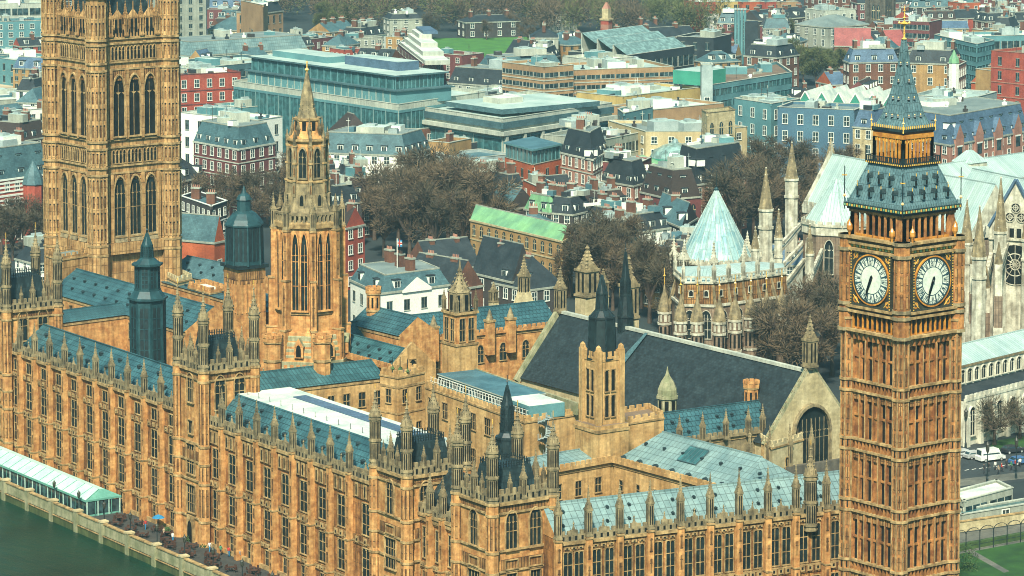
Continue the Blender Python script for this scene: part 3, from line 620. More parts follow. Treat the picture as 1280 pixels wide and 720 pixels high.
pm = cached('pier_chim', lambda: MB().box(-.8, .8, -1.1, .3, 0, 6.6, 'gold_stone').box(-.95, .95, -1.25, .4, 6.4, 6.8, 'course_stone', bottom=True).lathe(0, -.4, [(.75, 6.8), (.6, 7.4), (.5, 7.5), (.35, 8.2), (.06, 8.9)], 'pale_stone', 8).mesh('buttress'))
for px in (512, 541, 611, 637): put(pm, 'buttress', t, F.p(a_at(px, F, 430), .1, 12.5), F.ang)
roofed_range('palace_range', 'teal roof slope left of the octagonal stone stair turret', 'palace wing', (436, 405), (498, 420), 20, (470, 384), 4.5, 'teal_roof', 'gold_stone')
# low roofs round the foot of the great square tower
poly_block('palace_block', 'low crenellated stone block at the left foot of the great square tower', 'palace wing', (56, 312), (75, 318), (112, 312), 26, 'tower_stone', 'flat_grey')
poly_block('palace_block', 'low sandy stone roof block right of the dark square ventilator top', 'palace wing', (205, 338), (222, 346), (240, 342), 20, 'cream_stone', 'flat_pale')
roofed_range('palace_range', 'plain teal roof at the right foot of the great square tower', 'palace wing', (205, 340), (282, 356), 18.5, (245, 322), 6, 'slate_teal', 'gold_stone', vents=5)
poly_block('palace_block', 'low stone roof terrace with white flat top left of the domed ventilator', 'palace wing', (235, 352), (262, 360), (284, 356), 19.5, 'gold_stone', 'white_roof')

# ================================================================== WESTMINSTER HALL
A = uz(648, 472, 11); B = uz(1000, 568, 11); F = Fr.between(A, B)
run = 9.6; ZR = 22.6; _d = ray(1014, 465); _o = F.p(0, run); W = (_d.x * _o.y - _d.y * _o.x) / (_d.y * F.c - _d.x * F.s)
t = thing('great_hall', 'huge dark slate hall roof with pale ridge and one great arched gable window', 'hall', (*F.p(W / 2, run)[:2], 0))
mb = MB(); mb.box(0, W - .6, .5, 2 * run - .5, 0, 11, 'cream_stone', F); build(mb, 'wall', t)
mb = MB(); roof_prism(mb, F, W - .6, 0, 2 * run, 11, ZR, 'slate_hall', 'gable', 'cream_stone', ridge_b=run); build(mb, 'roof', t)
mb = MB(); mb.box(0, W, run - .45, run + .45, ZR - .2, ZR + .35, 'concrete_pale', F); build(mb, 'ridge', t)
mb = MB(); p = [F.p(W * .3, run - 8.5, 0), F.p(W * .36, run, 0)]
for (a, s_) in ((W * .30, 1),): mb.face([F.p(a, .6, 11.9), F.p(a + 3, .6, 11.9), F.p(a + 6.0, run - .5, ZR + .1), F.p(a + 5.2, run - .5, ZR + .1)], 'slate_teal')
build(mb, 'lead_valley', t)
G = Fr.between(F.p(W, -.7), F.p(W, 2 * run + .7)); GW = 2 * run + 1.4
mb = MB(); P = [(0, 0), (GW, 0), (GW, 11), (GW / 2, ZR + 1.3), (0, 11)]
mb.face([G.p(x, 0, z) for x, z in P], 'cream_stone'); mb.face([G.p(x, .9, z) for x, z in P][::-1], 'cream_stone')
for i in range(5): (x0, z0), (x1, z1) = P[i], P[(i + 1) % 5]; mb.face([G.p(x1, 0, z1), G.p(x0, 0, z0), G.p(x0, .9, z0), G.p(x1, .9, z1)], 'course_stone')
build(mb, 'gable', t)
mb = MB()
for sg in (-1, 1):
    for k in range(15):
        f = (k + .5) / 15; c = G.p(GW / 2 + sg * GW / 2 * (1 - f), .3, 11.4 + (ZR + 1.5 - 11.2) * f); mb.blob(c, .42, 'pale_stone')
    a, b_ = G.p(GW / 2 + sg * GW / 2, .3, 11.2), G.p(GW / 2, .3, ZR + 1.5); mb.bar(a, b_, .42, 'wall_stone', 4)
build(mb, 'coping', t)
put(gothic_window(7.8, 15.2, 8, 2, True, 'pale_stone', 'leaded_glass', .7, .35), 'window', t, G.p(GW / 2, 0, 1.5), G.ang)
put(pinnacle_mesh(9.5, 1.9, 'pale_stone'), 'pinnacle', t, G.p(GW / 2, .4, ZR + .6), G.ang)
put(pinnacle_mesh(9.0, 1.7, 'pale_stone'), 'pinnacle', t, F.p(.2, run, ZR - .2), F.ang)
mb = MB(); a, b_ = F.p(0, -.5, 10.4), F.p(0, run, ZR + .5); mb.bar(a, b_, .75, 'wall_stone', 4); a, b_ = F.p(0, 2 * run, 11), F.p(0, run, ZR + .5); mb.bar(a, b_, .7, 'wall_stone', 4); build(mb, 'verge', t)
def fleche(name, label, base, r, z0, stages, group=None, mat='iron_teal', ribs=True, n=8):
    """dark iron ventilator: stages of (radius, height)"""
    t = thing(name, label, 'ventilator', (base[0], base[1], z0), group)
    mb = MB(); z = z0
    for i, (r0, r1, h) in enumerate(stages):
        mb.lathe(base[0], base[1], [(r0, z), (r1, z + h)], mat, n)
        mb.prism(mb.ring(base[0], base[1], r0 * 1.1, n), z - .15, z + .2, mat, bottom=True)
        if ribs and h > 1.5:
            for j in range(n):
                a = math.pi / n + 2 * math.pi * j / n
                mb.bar((base[0] + r0 * math.cos(a), base[1] + r0 * math.sin(a), z), (base[0] + r1 * math.cos(a), base[1] + r1 * math.sin(a), z + h), .1 + .04 * r0 / 2, mat, 4)
                if abs(r0 - r1) < .5 and r0 > .8:
                    am = a + math.pi / n; G = Fr((base[0] + r0 * math.cos(math.pi / n) * 1.003 * math.cos(am), base[1] + r0 * math.cos(math.pi / n) * 1.003 * math.sin(am)), am + math.pi / 2)
                    hw = r0 * math.sin(math.pi / n) * .6; mb.face([G.p(-hw, -.02, z + h * .12), G.p(hw, -.02, z + h * .12), G.p(hw, -.02, z + h * .88), G.p(-hw, -.02, z + h * .88)], 'black_iron')
                    for q in range(1, 5): mb.box(-hw, hw, -.1, .02, z + h * (.12 + .152 * q) - .06, z + h * (.12 + .152 * q) + .06, mat, G, bottom=True)
                    mb.box(-.07, .07, -.1, .02, z + h * .1, z + h * .9, mat, G)
        z += h
    build(mb, 'shaft', t)
    mb = MB(); mb.bar((base[0], base[1], z - .3), (base[0], base[1], z + 1.6), .07, 'black_iron', 4); mb.blob((base[0], base[1], z + .6), .25, mat); build(mb, 'finial', t); return t
_d = ray(779, 420); _o = F.p(0, run); _a = (_d.x * _o.y - _d.y * _o.x) / (_d.y * F.c - _d.x * F.s); c = F.p(_a, run + .5); fleche('roof_fleche', 'dark slender spire rising behind the dark hall roof', c, 1.5, ZR - 4, [(1.5, 1.4, 6), (1.5, 1.0, 4), (1.0, .85, 3), (.7, .12, 5)], mat='black_iron')

# stone vent tower with the dark lantern
base = uz(752, 560, 17.5); zt = zat(752, 447, base); zs = zat(752, 527, base)
t = thing('vent_tower', 'golden square tower with paired slit windows under a dark iron lantern', 'tower', (base.x, base.y, 0))
hw = 2.2; ang = ANG_R
def sq(c, hw, ang): G = Fr((c[0], c[1]), ang); return [G.p(-hw, -hw), G.p(hw, -hw), G.p(hw, hw), G.p(-hw, hw)]
mb = MB(); mb.prism(sq(base, 3.1, ang), 0, zs, 'court_stone', top='flat_brown'); mb.prism(sq(base, 3.25, ang), zs - 1.1, zs - .6, 'course_stone', bottom=True); build(mb, 'base', t)
mb = MB(); mb.prism(sq(base, hw, ang), zs - 1, zt, 'court_stone')
for p in sq(base, hw, ang): mb.prism(sq(p, .45, ang), zs - 1, zt + 1.6, 'court_stone'); mb.lathe(p[0], p[1], [(.5, zt + 1.6), (.4, zt + 2.2), (.1, zt + 2.5)], 'court_stone', 4)
for P_, Q_ in zip(sq(base, hw, ang), sq(base, hw, ang)[1:] + sq(base, hw, ang)[:1]): G = Fr.between(P_, Q_); crenel(mb, G, .3, 2 * hw - .3, -.1, .3, zt - .2, 1.5, 'court_stone', 1.1)
build(mb, 'shaft', t)
for k, a in enumerate((ang, ang + math.pi / 2)):
    G = Fr((base.x, base.y), a)
    for sx in (-.62, .62):
        for z, h in ((zs + 1.2, (zt - zs) * .33), (zs + 1.6 + (zt - zs) * .36, (zt - zs) * .33)): put(gothic_window(.72, h, 1, 0, gl='slit_dark'), 'window', t, G.p(sx, -hw, z), a)
fl = MB(); z = zt; mb = MB()
for r0, r1, h in ((2.35, 2.1, 6.6), (2.1, 1.0, 1.2), (1.0, .85, 2.6), (.9, .06, 3.0)):
    mb.lathe(base.x, base.y, [(r0, z), (r1, z + h)], 'black_iron', 8); mb.prism(mb.ring(base.x, base.y, r0 * 1.08), z - .1, z + .15, 'black_iron', bottom=True)
    for j in range(8): a = math.pi / 8 + j * math.pi / 4; mb.bar((base.x + r0 * math.cos(a), base.y + r0 * math.sin(a), z), (base.x + r1 * math.cos(a), base.y + r1 * math.sin(a), z + h), .14, 'iron_roof', 4)
    z += h
build(mb, 'lantern', t)
t, Fs, Ls = poly_block('palace_block', 'low golden block with balustraded roof terrace right of the dark-topped vent tower', 'palace wing', (748, 513), (766, 524), (830, 514), 18.5, 'court_stone', 'flat_brown')
# octagonal turret with ogee dome at the end of the cloister range
b_ = uz(834, 530, 12); z0 = 6; zt = zat(834, 496, b_); ztip = zat(834, 458, b_)
t = thing('stone_turret', 'grey-green stone stair turret with bulbous crocketed dome in front of the hall roof', 'turret', (b_.x, b_.y, 0))
mb = MB(); mb.lathe(b_.x, b_.y, [(1.75, 0), (1.75, zt)], 'wall_stone', 8)
for j in range(8):
    G = Fr((b_.x + 1.63 * math.sin(j * math.pi / 4), b_.y - 1.63 * math.cos(j * math.pi / 4)), j * math.pi / 4)
    mb.box(-.35, .35, -.02, .05, zt - 3.2, zt - .5, 'slit_dark', G)
for z in (zt - 4, zt): mb.prism(mb.ring(b_.x, b_.y, 2.0), z - .2, z + .2, 'wall_stone', bottom=True)
build(mb, 'shaft', t)
mb = MB(); h = ztip - zt; mb.lathe(b_.x, b_.y, [(1.8, zt), (1.75, zt + h * .25), (1.2, zt + h * .5), (.5, zt + h * .68), (.25, zt + h * .8), (.04, ztip)], 'wall_stone', 8); crockets(mb, b_.x, b_.y, 1.9, zt, zt + h * .75, 'wall_stone', 8, math.pi / 8, 5, .16); build(mb, 'dome', t)
# cloister range with two lines of pinnacles
t, F, W, zr = roofed_range('cloister_range', 'blue-teal roofed range with two rows of stone pinnacles below the hall roof', 'palace wing', (838, 556), (968, 538), 12.5, (900, 507), 4.5, 'teal_roof', 'pale_stone', trim='pale_stone', vents=7)
pm = pinnacle_mesh(5.4, .75); pl = pinnacle_mesh(6.0, .8)
for px in (848, 877, 906, 934, 952): put(pm, 'pinnacle', t, F.p(a_at(px, F, 540), -.3, 12.2), F.ang)
for px in (864, 888, 913, 938, 963, 990, 1042): put(pl, 'pinnacle', t, F.p(a_at(px, F, 560), -5.5, 7.0), F.ang, sc=(1, 1, 1.35))
mb = MB(); mb.box(-1, a_at(1048, F, 560), -6.0, -5.1, 0, 7.4, 'dark_stone', F); build(mb, 'front_wall', t)
poly_block('palace_block', 'small cream crenellated porch block with a dark roof hood beside the great arched window', 'palace wing', (949, 541), (965, 552), (1004, 541), 12.5, 'cream_stone', 'iron_roof', rows=((1, 6.0, 3.0, 1.3, 2, 1, 0),))
def oct_turret(name, label, px, py, z_base, ytop, r, mat='gold_stone', z_low=0, slits=True, D=None):
    b_ = uD(px, py, D) if D else uz(px, py, z_base); zt = zat(px, ytop, b_)
    t = thing(name, label, 'turret', (b_.x, b_.y, z_low)); mb = MB(); mb.lathe(b_.x, b_.y, [(r, z_low), (r, zt - 1.2)], mat, 8)
    for z in (zt - 1.2, zt - 4.5): mb.prism(mb.ring(b_.x, b_.y, r * 1.12), z - .25, z + .15, 'course_stone', bottom=True)
    if slits:
        for j in range(8):
            G = Fr((b_.x + r * .93 * math.sin(j * math.pi / 4), b_.y - r * .93 * math.cos(j * math.pi / 4)), j * math.pi / 4); mb.box(-.14 * r, .14 * r, -.02, .05, zt - 4, zt - 2, 'slit_dark', G)
    build(mb, 'shaft', t); mb = MB(); mb.lathe(b_.x, b_.y, [(r * 1.15, zt - 1.2), (r * 1.15, zt - .5)], mat, 8)
    for j in range(8):
        G = Fr((b_.x, b_.y), j * math.pi / 4); mb.box(-.28 * r, .28 * r, -r * 1.12, -r * .8, zt - .5, zt, mat, G)
    build(mb, 'parapet', t); return t
oct_turret('chimney_turret', 'small golden chimney turret standing against the dark hall roof slope', 939, 505, 15, 475, 1.3, z_low=9, D=577)
oct_turret('stair_turret', 'slim octagonal golden stair turret right of the central spired tower', 467, 418, 18, 358, 1.35)
for px, lab in ((341, 'left of the two round golden turrets at the foot of the central spired tower'), (403, 'right of the two round golden turrets at the foot of the central spired tower')): oct_turret('round_turret', lab, px, 440, 20, 418, 1.6, slits=False, D=588)
# small crocketed clock-less belfry
b_ = uz(575, 455, 20); t = thing('belfry_tower', 'small golden belfry with paired windows and crocketed pale spire in mid palace', 'tower', (b_.x, b_.y, 0))
z1, z2, z3, z4 = (zat(575, y, b_) for y in (428, 392, 365, 325)); hw = 2.15
mb = MB(); mb.prism(sq(b_, hw * 1.08, ANG_R), 0, z1, 'court_stone'); mb.prism(sq(b_, hw, ANG_R), z1, z2 + .6, 'gold_stone')
for z in (z1, z2 + .4): mb.prism(sq(b_, hw * 1.15, ANG_R), z - .2, z + .2, 'course_stone', bottom=True)
build(mb, 'shaft', t)
for a in (ANG_R, ANG_N):
    G = Fr((b_.x, b_.y), a)
    for sx in (-.95, .95): put(gothic_window(1.1, (z2 - z1) * .78, 2, 1, False), 'window', t, G.p(sx, -hw, z1 + .6), a)
mb = MB()
for p in sq(b_, hw * .95, ANG_R): spirelet(mb, p[0], p[1], z2 + .4, 4.2, .6)
mb.lathe(b_.x, b_.y, [(hw * .95, z2 + .4), (hw * .9, z3), (hw * .95, z3 + .1), (.85, z3 + (z4 - z3) * .35), (.4, z3 + (z4 - z3) * .6), (.05, z4)], 'pale_stone', 8)
for j in range(8): G = Fr((b_.x, b_.y), j * math.pi / 4); mb.box(-.3, .3, -hw * .93, -hw * .7, z2 + .9, z3 - .3, 'slit_dark', G)
crockets(mb, b_.x, b_.y, hw * .95, z3, z3 + (z4 - z3) * .8, 'pale_stone', 8, math.pi / 8, 6, .17); build(mb, 'spire', t)

# ventilators
c = uz(185, 430, 22.5); z = [zat(185, y, c) for y in (430, 372, 362, 330, 322, 295)]
fleche('iron_ventilator', 'big dark teal square iron ventilator with stepped top over the riverside roofs', c, 3, z[0] - 4, [(3.2, 3.15, z[1] - z[0] + 4), (3.35, 2.4, z[2] - z[1]), (2.2, 2.15, z[3] - z[2]), (2.6, 1.3, z[4] - z[3]), (1.15, .95, (z[5] - z[4]) * .55), (1.0, .1, (z[5] - z[4]) * .6)], n=8)
c = uz(306, 388, 19); z = [zat(306, y, c) for y in (388, 333, 280, 266, 250, 242, 232)]
t = thing('domed_ventilator', 'golden square stone tower carrying a dark domed octagonal iron lantern', 'tower', (c.x, c.y, 0))
mb = MB(); mb.prism(sq(c, 3.0, ANG_R), 0, z[1], 'gold_stone')
for k in range(4):
    G = Fr((c.x, c.y), ANG_R + k * math.pi / 2); mb.box(-2.7, 2.7, -3.06, -3, z[1] - 3, z[1] - .6, 'carved_stone', G)
    for i in range(6): mb.box(-2.5 + i, -2.2 + i, -3.15, -3, z[0], z[1] - 2.4, 'gold_stone', G)
build(mb, 'base', t); mb = MB(); mb.prism(sq(c, 3.5, ANG_R), z[1], z[1] + .7, 'black_iron', bottom=True); mb.lathe(c.x, c.y, [(3.75, z[1] + .7), (3.6, z[2])], 'iron_teal', 8)
for j in range(8):
    G = Fr((c.x, c.y), j * math.pi / 4)
    for i in (-1, 0, 1): mb.box(i * .85 - .3, i * .85 + .3, -3.48, -3.3, z[1] + 1.4, z[2] - .5, 'black_iron', G)
    a = math.pi / 8 + j * math.pi / 4; mb.bar((c.x + 3.75 * math.cos(a), c.y + 3.75 * math.sin(a), z[1] + .5), (c.x + 3.6 * math.cos(a), c.y + 3.6 * math.sin(a), z[2] + .6), .24, 'iron_teal', 5, .14)
build(mb, 'lantern', t); mb = MB(); mb.lathe(c.x, c.y, [(3.9, z[2] - .2), (3.9, z[2] + .1), (3.3, z[2] + (z[3] - z[2]) * .5), (2.3, z[3]), (1.45, z[3] + .5), (1.35, z[4]), (1.6, z[4] + .1), (1.2, z[4] + .9), (.5, z[5] + .2), (.06, z[6])], 'iron_teal', 8); build(mb, 'dome', t)
c = uz(634, 560, 20.5); zt = zat(634, 482, c)
fleche('iron_spirelet', 'slender dark blue iron ventilator spire behind the nearest pavilion towers', c, 1.2, 14, [(1.9, 1.8, (zt - 14) * .5), (1.8, 1.1, .9), (1.05, .9, (zt - 14) * .25), (.9, .08, (zt - 14) * .2)], mat='iron_roof')
# loose gothic spires seen between the hall and the chapel
for px, py, D, yt, w_, lab in ((734, 372, 640, 306, 3.2, 'stout pale crocketed stone spire between the hall roof and the trees'), (754, 372, 640, 335, 1.5, 'small pale pinnacle just right of the stout crocketed spire'), (786, 400, 620, 318, 2.6, 'tall pale crocketed spire just behind the dark slender hall spire'), (655, 374, 668, 318, 1.8, 'slim pale spire standing on a flared stone foot among dark roofs'), (617, 378, 668, 352, 1.4, 'small grey stone pinnacle left of the flared stone spire')):
    b_ = uD(px, py, D); z0 = b_.z; zt = zat(px, yt, b_)
    t = thing('stone_spire', lab, 'spire', (b_.x, b_.y, 0)); mb = MB(); mb.prism(sq(b_, w_ * .52, ANG_R), 0, z0, 'cream_stone'); build(mb, 'base', t)
    mb = MB(); spirelet(mb, b_.x, b_.y, z0, zt - z0, w_); build(mb, 'spire', t)
    if 'standing on a flared' in lab: mb = MB(); mb.lathe(b_.x, b_.y, [(3.6, z0 - 3), (2.2, z0 - 1), (1.3, z0 + 1.5), (1.0, z0 + 3)], 'cream_stone', 4); build(mb, 'foot', t)

# ================================================================== GREAT SQUARE TOWER (left)
fc = uD(122.3, 200, 690); HS = 8.75; TR = 2.15
vc = Vector((fc.x + HS, fc.y + HS, 0)); V0, V1, V2, V3, V4, V5 = 27.0, 42.5, 47.6, 63.7, 69.4, 73.8
t = thing('great_square_tower', 'huge pale golden square gothic tower with octagonal corners and tall arched windows', 'tower', (vc.x, vc.y, 0))
mb = MB(); mb.prism(sq(vc, HS, 0), 0, V4, 'tower_stone')
FS = [Fr((vc.x - HS, vc.y + HS), -math.pi / 2), Fr((vc.x - HS, vc.y - HS), 0), Fr((vc.x + HS, vc.y - HS), math.pi / 2), Fr((vc.x + HS, vc.y + HS), math.pi)]
for F in FS:
    for z in (V0 - 2, V0, V1 - .9, V1 + .6, V2 - .6, V2 + .9, V3 - .6, V3 + .9, V4 - 1, V4): mb.box(0, 2 * HS, -.35, 0, z - .22, z + .16, 'course_stone', F, bottom=True)
    for i in range(4):                                       # piers between the three lights
        a = HS + (i - 1.5) * 3.75; mb.box(a - .36, a + .36, -.6, 0, V0 + .2, V1 - 1.2, 'tower_stone', F); mb.box(a - .36, a + .36, -.6, 0, V2 + 1, V3 - .8, 'tower_stone', F)
    mb.box(2.6, 2 * HS - 2.6, -.18, 0, V3 - 3.0, V3 - .8, 'carved_stone', F); mb.box(2.6, 2 * HS - 2.6, -.18, 0, V1 - 2.4, V1 - 1.0, 'carved_stone', F)
    for i in range(3):
        a = HS + (i - 1) * 3.75; q = [F.p(a - 1.5, -.25, V0 + 1.6), F.p(a + 1.5, -.25, V0 + 1.6), F.p(a + 1.5, -.9, V0 + .2), F.p(a - 1.5, -.9, V0 + .2)]
        mb.face(q[::-1], 'pale_stone')
    mb.box(2.4, 2 * HS - 2.4, -1.1, 0, V0 - 2.2, V0 + .1, 'tower_stone', F)
build(mb, 'wall', t)
wl = gothic_window(2.8, 12.4, 3, 1, True, 'course_stone', 'leaded_glass', .55, .22); wu = gothic_window(2.8, 12.6, 2, 0, True, 'course_stone', 'slit_dark', .55, .22); ws = gothic_window(.62, 2.7, 1, 0, True, 'course_stone', 'slit_dark', .2, .1)
for F in FS[:2]:
    for i in range(3):
        a = HS + (i - 1) * 3.75
        put(wl, 'window', t, F.p(a, -.02, V0 + 1.4), F.ang); put(wu, 'window', t, F.p(a, -.02, V2 + 1.6), F.ang)
        for k in range(4): put(ws, 'window', t, F.p(a + (k - 1.5) * .86, -.02, V1 + 1.1), F.ang); put(ws, 'window', t, F.p(a + (k - 1.5) * .86, -.02, V3 + 1.3), F.ang)
def mk_turret():
    mb = MB(); mb.lathe(0, 0, [(TR, 0), (TR, 84)], 'tower_stone', 8); mb.lathe(0, 0, [(TR * 1.15, 0), (TR * 1.08, V0)], 'tower_stone', 8)
    for z in (V0 - 2, V0, V1 - .9, V1 + .6, V2 - .6, V2 + .9, V3 - .6, V3 + .9, V4 - 1, V4, 78, 84): mb.prism(mb.ring(0, 0, TR * 1.14), z - .25, z + .2, 'course_stone', bottom=True)
    for j in range(8):
        G = Fr((TR * .925 * math.sin(j * math.pi / 4), -TR * .925 * math.cos(j * math.pi / 4)), j * math.pi / 4)
        for z0, z1, n in ((V0 + .6, V1 - 1.4, 4), (V1 + 1, V2 - 1, 1), (V2 + 1.4, V3 - 1, 4), (V3 + 1.3, V4 - 1.4, 1), (V4 + .5, 77, 2)):
            for i in range(n):
                za = z0 + (z1 - z0) * i / n
                for sx in (-.42, .42): mb.box(sx - .2, sx + .2, -.015, .05, za + .5, za + (z1 - z0) / n - .5, 'carved_stone', G); mb.box(sx - .16, sx + .16, -.03, .05, za + (z1 - z0) / n - .75, za + (z1 - z0) / n - .42, 'slit_dark', G)
            for sx in (-.9, 0, .9): mb.box(sx - .07, sx + .07, -.16, 0, z0, z1, 'course_stone', G)
    mb.lathe(0, 0, [(TR * 1.1, 84), (TR * .9, 86), (.6, 90), (.1, 94)], 'tower_stone', 8); return mb.mesh('turret')
tm = mk_turret()
for p in sq(vc, HS, 0): put(tm, 'turret', t, (p.x, p.y, 0))
mb = MB()
for F in FS:
    mb.box(TR, 2 * HS - TR, -.3, .2, V4, V4 + 2.2, 'tower_stone', F)
    for k in range(18): a = TR + .4 + k * (2 * HS - 2 * TR - .8) / 17; mb.box(a - .16, a + .16, -.36, -.28, V4 + .4, V4 + 1.8, 'slit_dark', F); mb.box(a - .25, a + .25, -.3, .2, V4 + 2.2, V4 + 2.9, 'tower_stone', F)
    for i in range(3):
        a = HS + (i - 1) * 3.75; mb.box(a - 1.0, a + 1.0, -.36, .25, V4 + 2.2, V4 + 4.6, 'tower_stone', F)
        for sx in (-.5, .5): mb.box(a + sx - .3, a + sx + .3, -.39, -.3, V4 + 1.2, V4 + 4, 'slit_dark', F)
        q = [F.p(a - 1.1, -.3), F.p(a + 1.1, -.3), F.p(a + 1.1, .2), F.p(a - 1.1, .2)]; c = F.p(a, -.05); mb.prism(q, V4 + 4.6, V4 + 6, 'tower_stone', P1=[c + (p - c) * .1 for p in q]); mb.bar((c.x, c.y, V4 + 5.8), (c.x, c.y, V4 + 7.6), .12, 'tower_stone', 4)
build(mb, 'parapet', t)
for F in FS:
    for i in range(4): put(pinnacle_mesh(7.6, .95, 'tower_stone'), 'pinnacle', t, F.p(HS + (i - 1.5) * 3.75, -.1, V4 + .3), F.ang)
mb = MB(); mb.prism(sq(vc, HS - 1.6, 0), V4 - .5, V4 + 11, 'iron_roof', P1=sq(vc, HS - 4.2, 0)); build(mb, 'roof', t)

# ================================================================== CENTRAL SPIRED TOWER
cc = uD(385, 330, 606); zc_ = lambda y: zat(385, y, cc)
t = thing('central_spired_tower', 'golden octagonal gothic lantern tower tapering in stages to a tall stone spire', 'tower', (cc.x, cc.y, 0))
rot = math.pi / 8 + R(-4.6); px_m = 606 / 4200.0
def octo(mb, prof, mat): mb.lathe(cc.x, cc.y, prof, mat, 8, rot)
Z = {k: zc_(k) for k in (445, 410, 385, 275, 262, 240, 225, 172, 162, 148, 135, 80)}
mb = MB(); octo(mb, [(7.9, 0), (7.9, Z[445]), (6.6, Z[410] + .2), (6.0, Z[410] + .3), (5.9, Z[385]), (5.85, Z[275])], 'gold_stone')
for k in range(7): z_ = Z[445] - 3 + k * (Z[410] - Z[445] + 2.6) / 7; octo(mb, [(8.4 - .24 * k, z_), (8.4 - .24 * k, z_ + .95), (8.1 - .24 * k, z_ + 1.2)], 'wall_stone')
octo(mb, [(6.3, Z[275] - .8), (6.4, Z[275]), (6.3, Z[275] + .4)], 'course_stone'); octo(mb, [(6.2, Z[385] - .3), (6.2, Z[385] + .2)], 'course_stone')
octo(mb, [(5.6, Z[275]), (4.3, Z[262] + 1.5), (3.9, Z[240]), (3.75, Z[225])], 'pale_stone'); octo(mb, [(3.55, Z[225]), (3.4, Z[172])], 'gold_stone')
for z in (Z[225], Z[172] - .2): octo(mb, [(3.9, z - .2), (3.95, z), (3.9, z + .3)], 'course_stone')
build(mb, 'wall', t)
for j in range(8):
    a = -math.pi / 2 + j * math.pi / 4 + R(-4.6); F8 = Fr((cc.x + 6.06 * .924 * math.cos(a), cc.y + 6.06 * .924 * math.sin(a)), a + math.pi / 2)
    for sx in (-.82, .82): put(gothic_window(1.15, Z[275] - Z[385] - 2.2, 2, 2, True, 'gold_stone', 'leaded_glass', .4, .2), 'window', t, F8.p(sx, .02, Z[385] + .5), F8.ang)
    G = Fr((cc.x + 3.5 * .924 * math.cos(a), cc.y + 3.5 * .924 * math.sin(a)), a + math.pi / 2)
    put(gothic_window(1.35, Z[172] - Z[225] - 2.4, 2, 1, True, 'pale_stone', 'leaded_glass', .3, .2), 'window', t, G.p(0, -.06, Z[225] + .8), G.ang)
    G = Fr((cc.x + 7.4 * .924 * math.cos(a), cc.y + 7.75 * .924 * math.sin(a)), a + math.pi / 2); mb = MB(); zd = Z[445] + 1
    mb.box(-.85, .85, -.7, 1.2, zd, zd + 2.0, 'gold_stone', G); mb.face([G.p(-.95, -.75, zd + 2), G.p(.95, -.75, zd + 2), G.p(0, -.75, zd + 3.6)], 'gold_stone'); mb.face([G.p(.95, -.75, zd + 2), G.p(.95, 1.4, zd + 2), G.p(0, 1.4, zd + 3.6), G.p(0, -.75, zd + 3.6)], 'wall_stone'); mb.face([G.p(-.95, 1.4, zd + 2), G.p(-.95, -.75, zd + 2), G.p(0, -.75, zd + 3.6), G.p(0, 1.4, zd + 3.6)], 'wall_stone')
    P = arch_pts(.9, 0, 1.2, 2.2); mb.face([G.p(x, -.76, zd + .2 + z) for x, z in P], 'slit_dark'); build(mb, 'dormer', t)
    G = Fr((cc.x + 4.25 * .924 * math.cos(a), cc.y + 4.25 * .924 * math.sin(a)), a + math.pi / 2); mb = MB(); P = arch_pts(.7, 0, 1.2, 2.0); mb.face([G.p(x, -.35, Z[262] + 1.2 + z) for x, z in P], 'slit_dark'); mb.box(-.6, .6, -.34, .7, Z[262] + .9, Z[262] + 3.2, 'pale_stone', G); build(mb, 'niche', t)
def corner_buttress(r, z0, z1, wd, dp, pin, st):
    """mesh for one buttress pointing to +x at radius r"""
    mb = MB(); n = 3
    for i in range(n):
        a, b_ = z0 + (z1 - z0) * i / n, z0 + (z1 - z0) * (i + 1) / n; d = dp * (1 - .24 * i)
        mb.box(r - .3, r + d, -wd / 2, wd / 2, a, b_, st); mb.box(r - .3, r + d + .12, -wd / 2 - .1, wd / 2 + .1, b_ - .35, b_ - .05, 'course_stone', bottom=True)
        mb.box(r + d - .02, r + d + .03, -wd * .28, wd * .28, a + .6, b_ - 1, 'carved_stone')
    spirelet(mb, r + dp * .25, 0, z1 - .2, pin, wd * .95); return mb.mesh('buttress')
b1 = corner_buttress(5.8, Z[445] - 3, Z[275] - 1.0, 1.0, 1.9, 6.6, 'gold_stone'); b2 = corner_buttress(3.55, Z[240] - .5, Z[172] - 1, .55, .55, 3.2, 'pale_stone')
for j in range(8):
    a = rot + j * math.pi / 4
    for me in (b1, b2): put(me, 'buttress', t, (cc.x, cc.y, 0), a)
mb = MB()
for j in range(8):
    a = -math.pi / 2 + j * math.pi / 4 + R(-4.6); G = Fr((cc.x + 6.0 * .924 * math.cos(a), cc.y + 6.0 * .924 * math.sin(a)), a + math.pi / 2)
    for k in range(5): mb.box(-1.9 + k * .85, -1.5 + k * .85, -.3, .2, Z[275] + .3, Z[275] + 1.9, 'pale_stone', G)
    mb.box(-2.3, 2.3, -.36, .2, Z[275] + 1.6, Z[275] + 2.0, 'pale_stone', G, bottom=True)
build(mb, 'parapet', t)
mb = MB(); octo(mb, [(3.3, Z[172]), (2.5, Z[162]), (2.3, Z[148])], 'gold_stone'); octo(mb, [(2.55, Z[148] - .2), (2.6, Z[148] + .2)], 'course_stone')
octo(mb, [(2.0, Z[148]), (1.35, Z[135]), (1.15, Z[135] + 2), (.2, Z[80] - 1.4)], 'pale_stone'); crockets(mb, cc.x, cc.y, 1.7, Z[148], Z[80] - 1, 'pale_stone', 8, rot, 12, .16)
for j in range(8): a = rot + j * math.pi / 4; spirelet(mb, cc.x + 2.7 * math.cos(a), cc.y + 2.7 * math.sin(a), Z[172] - .5, 4.6, .5)
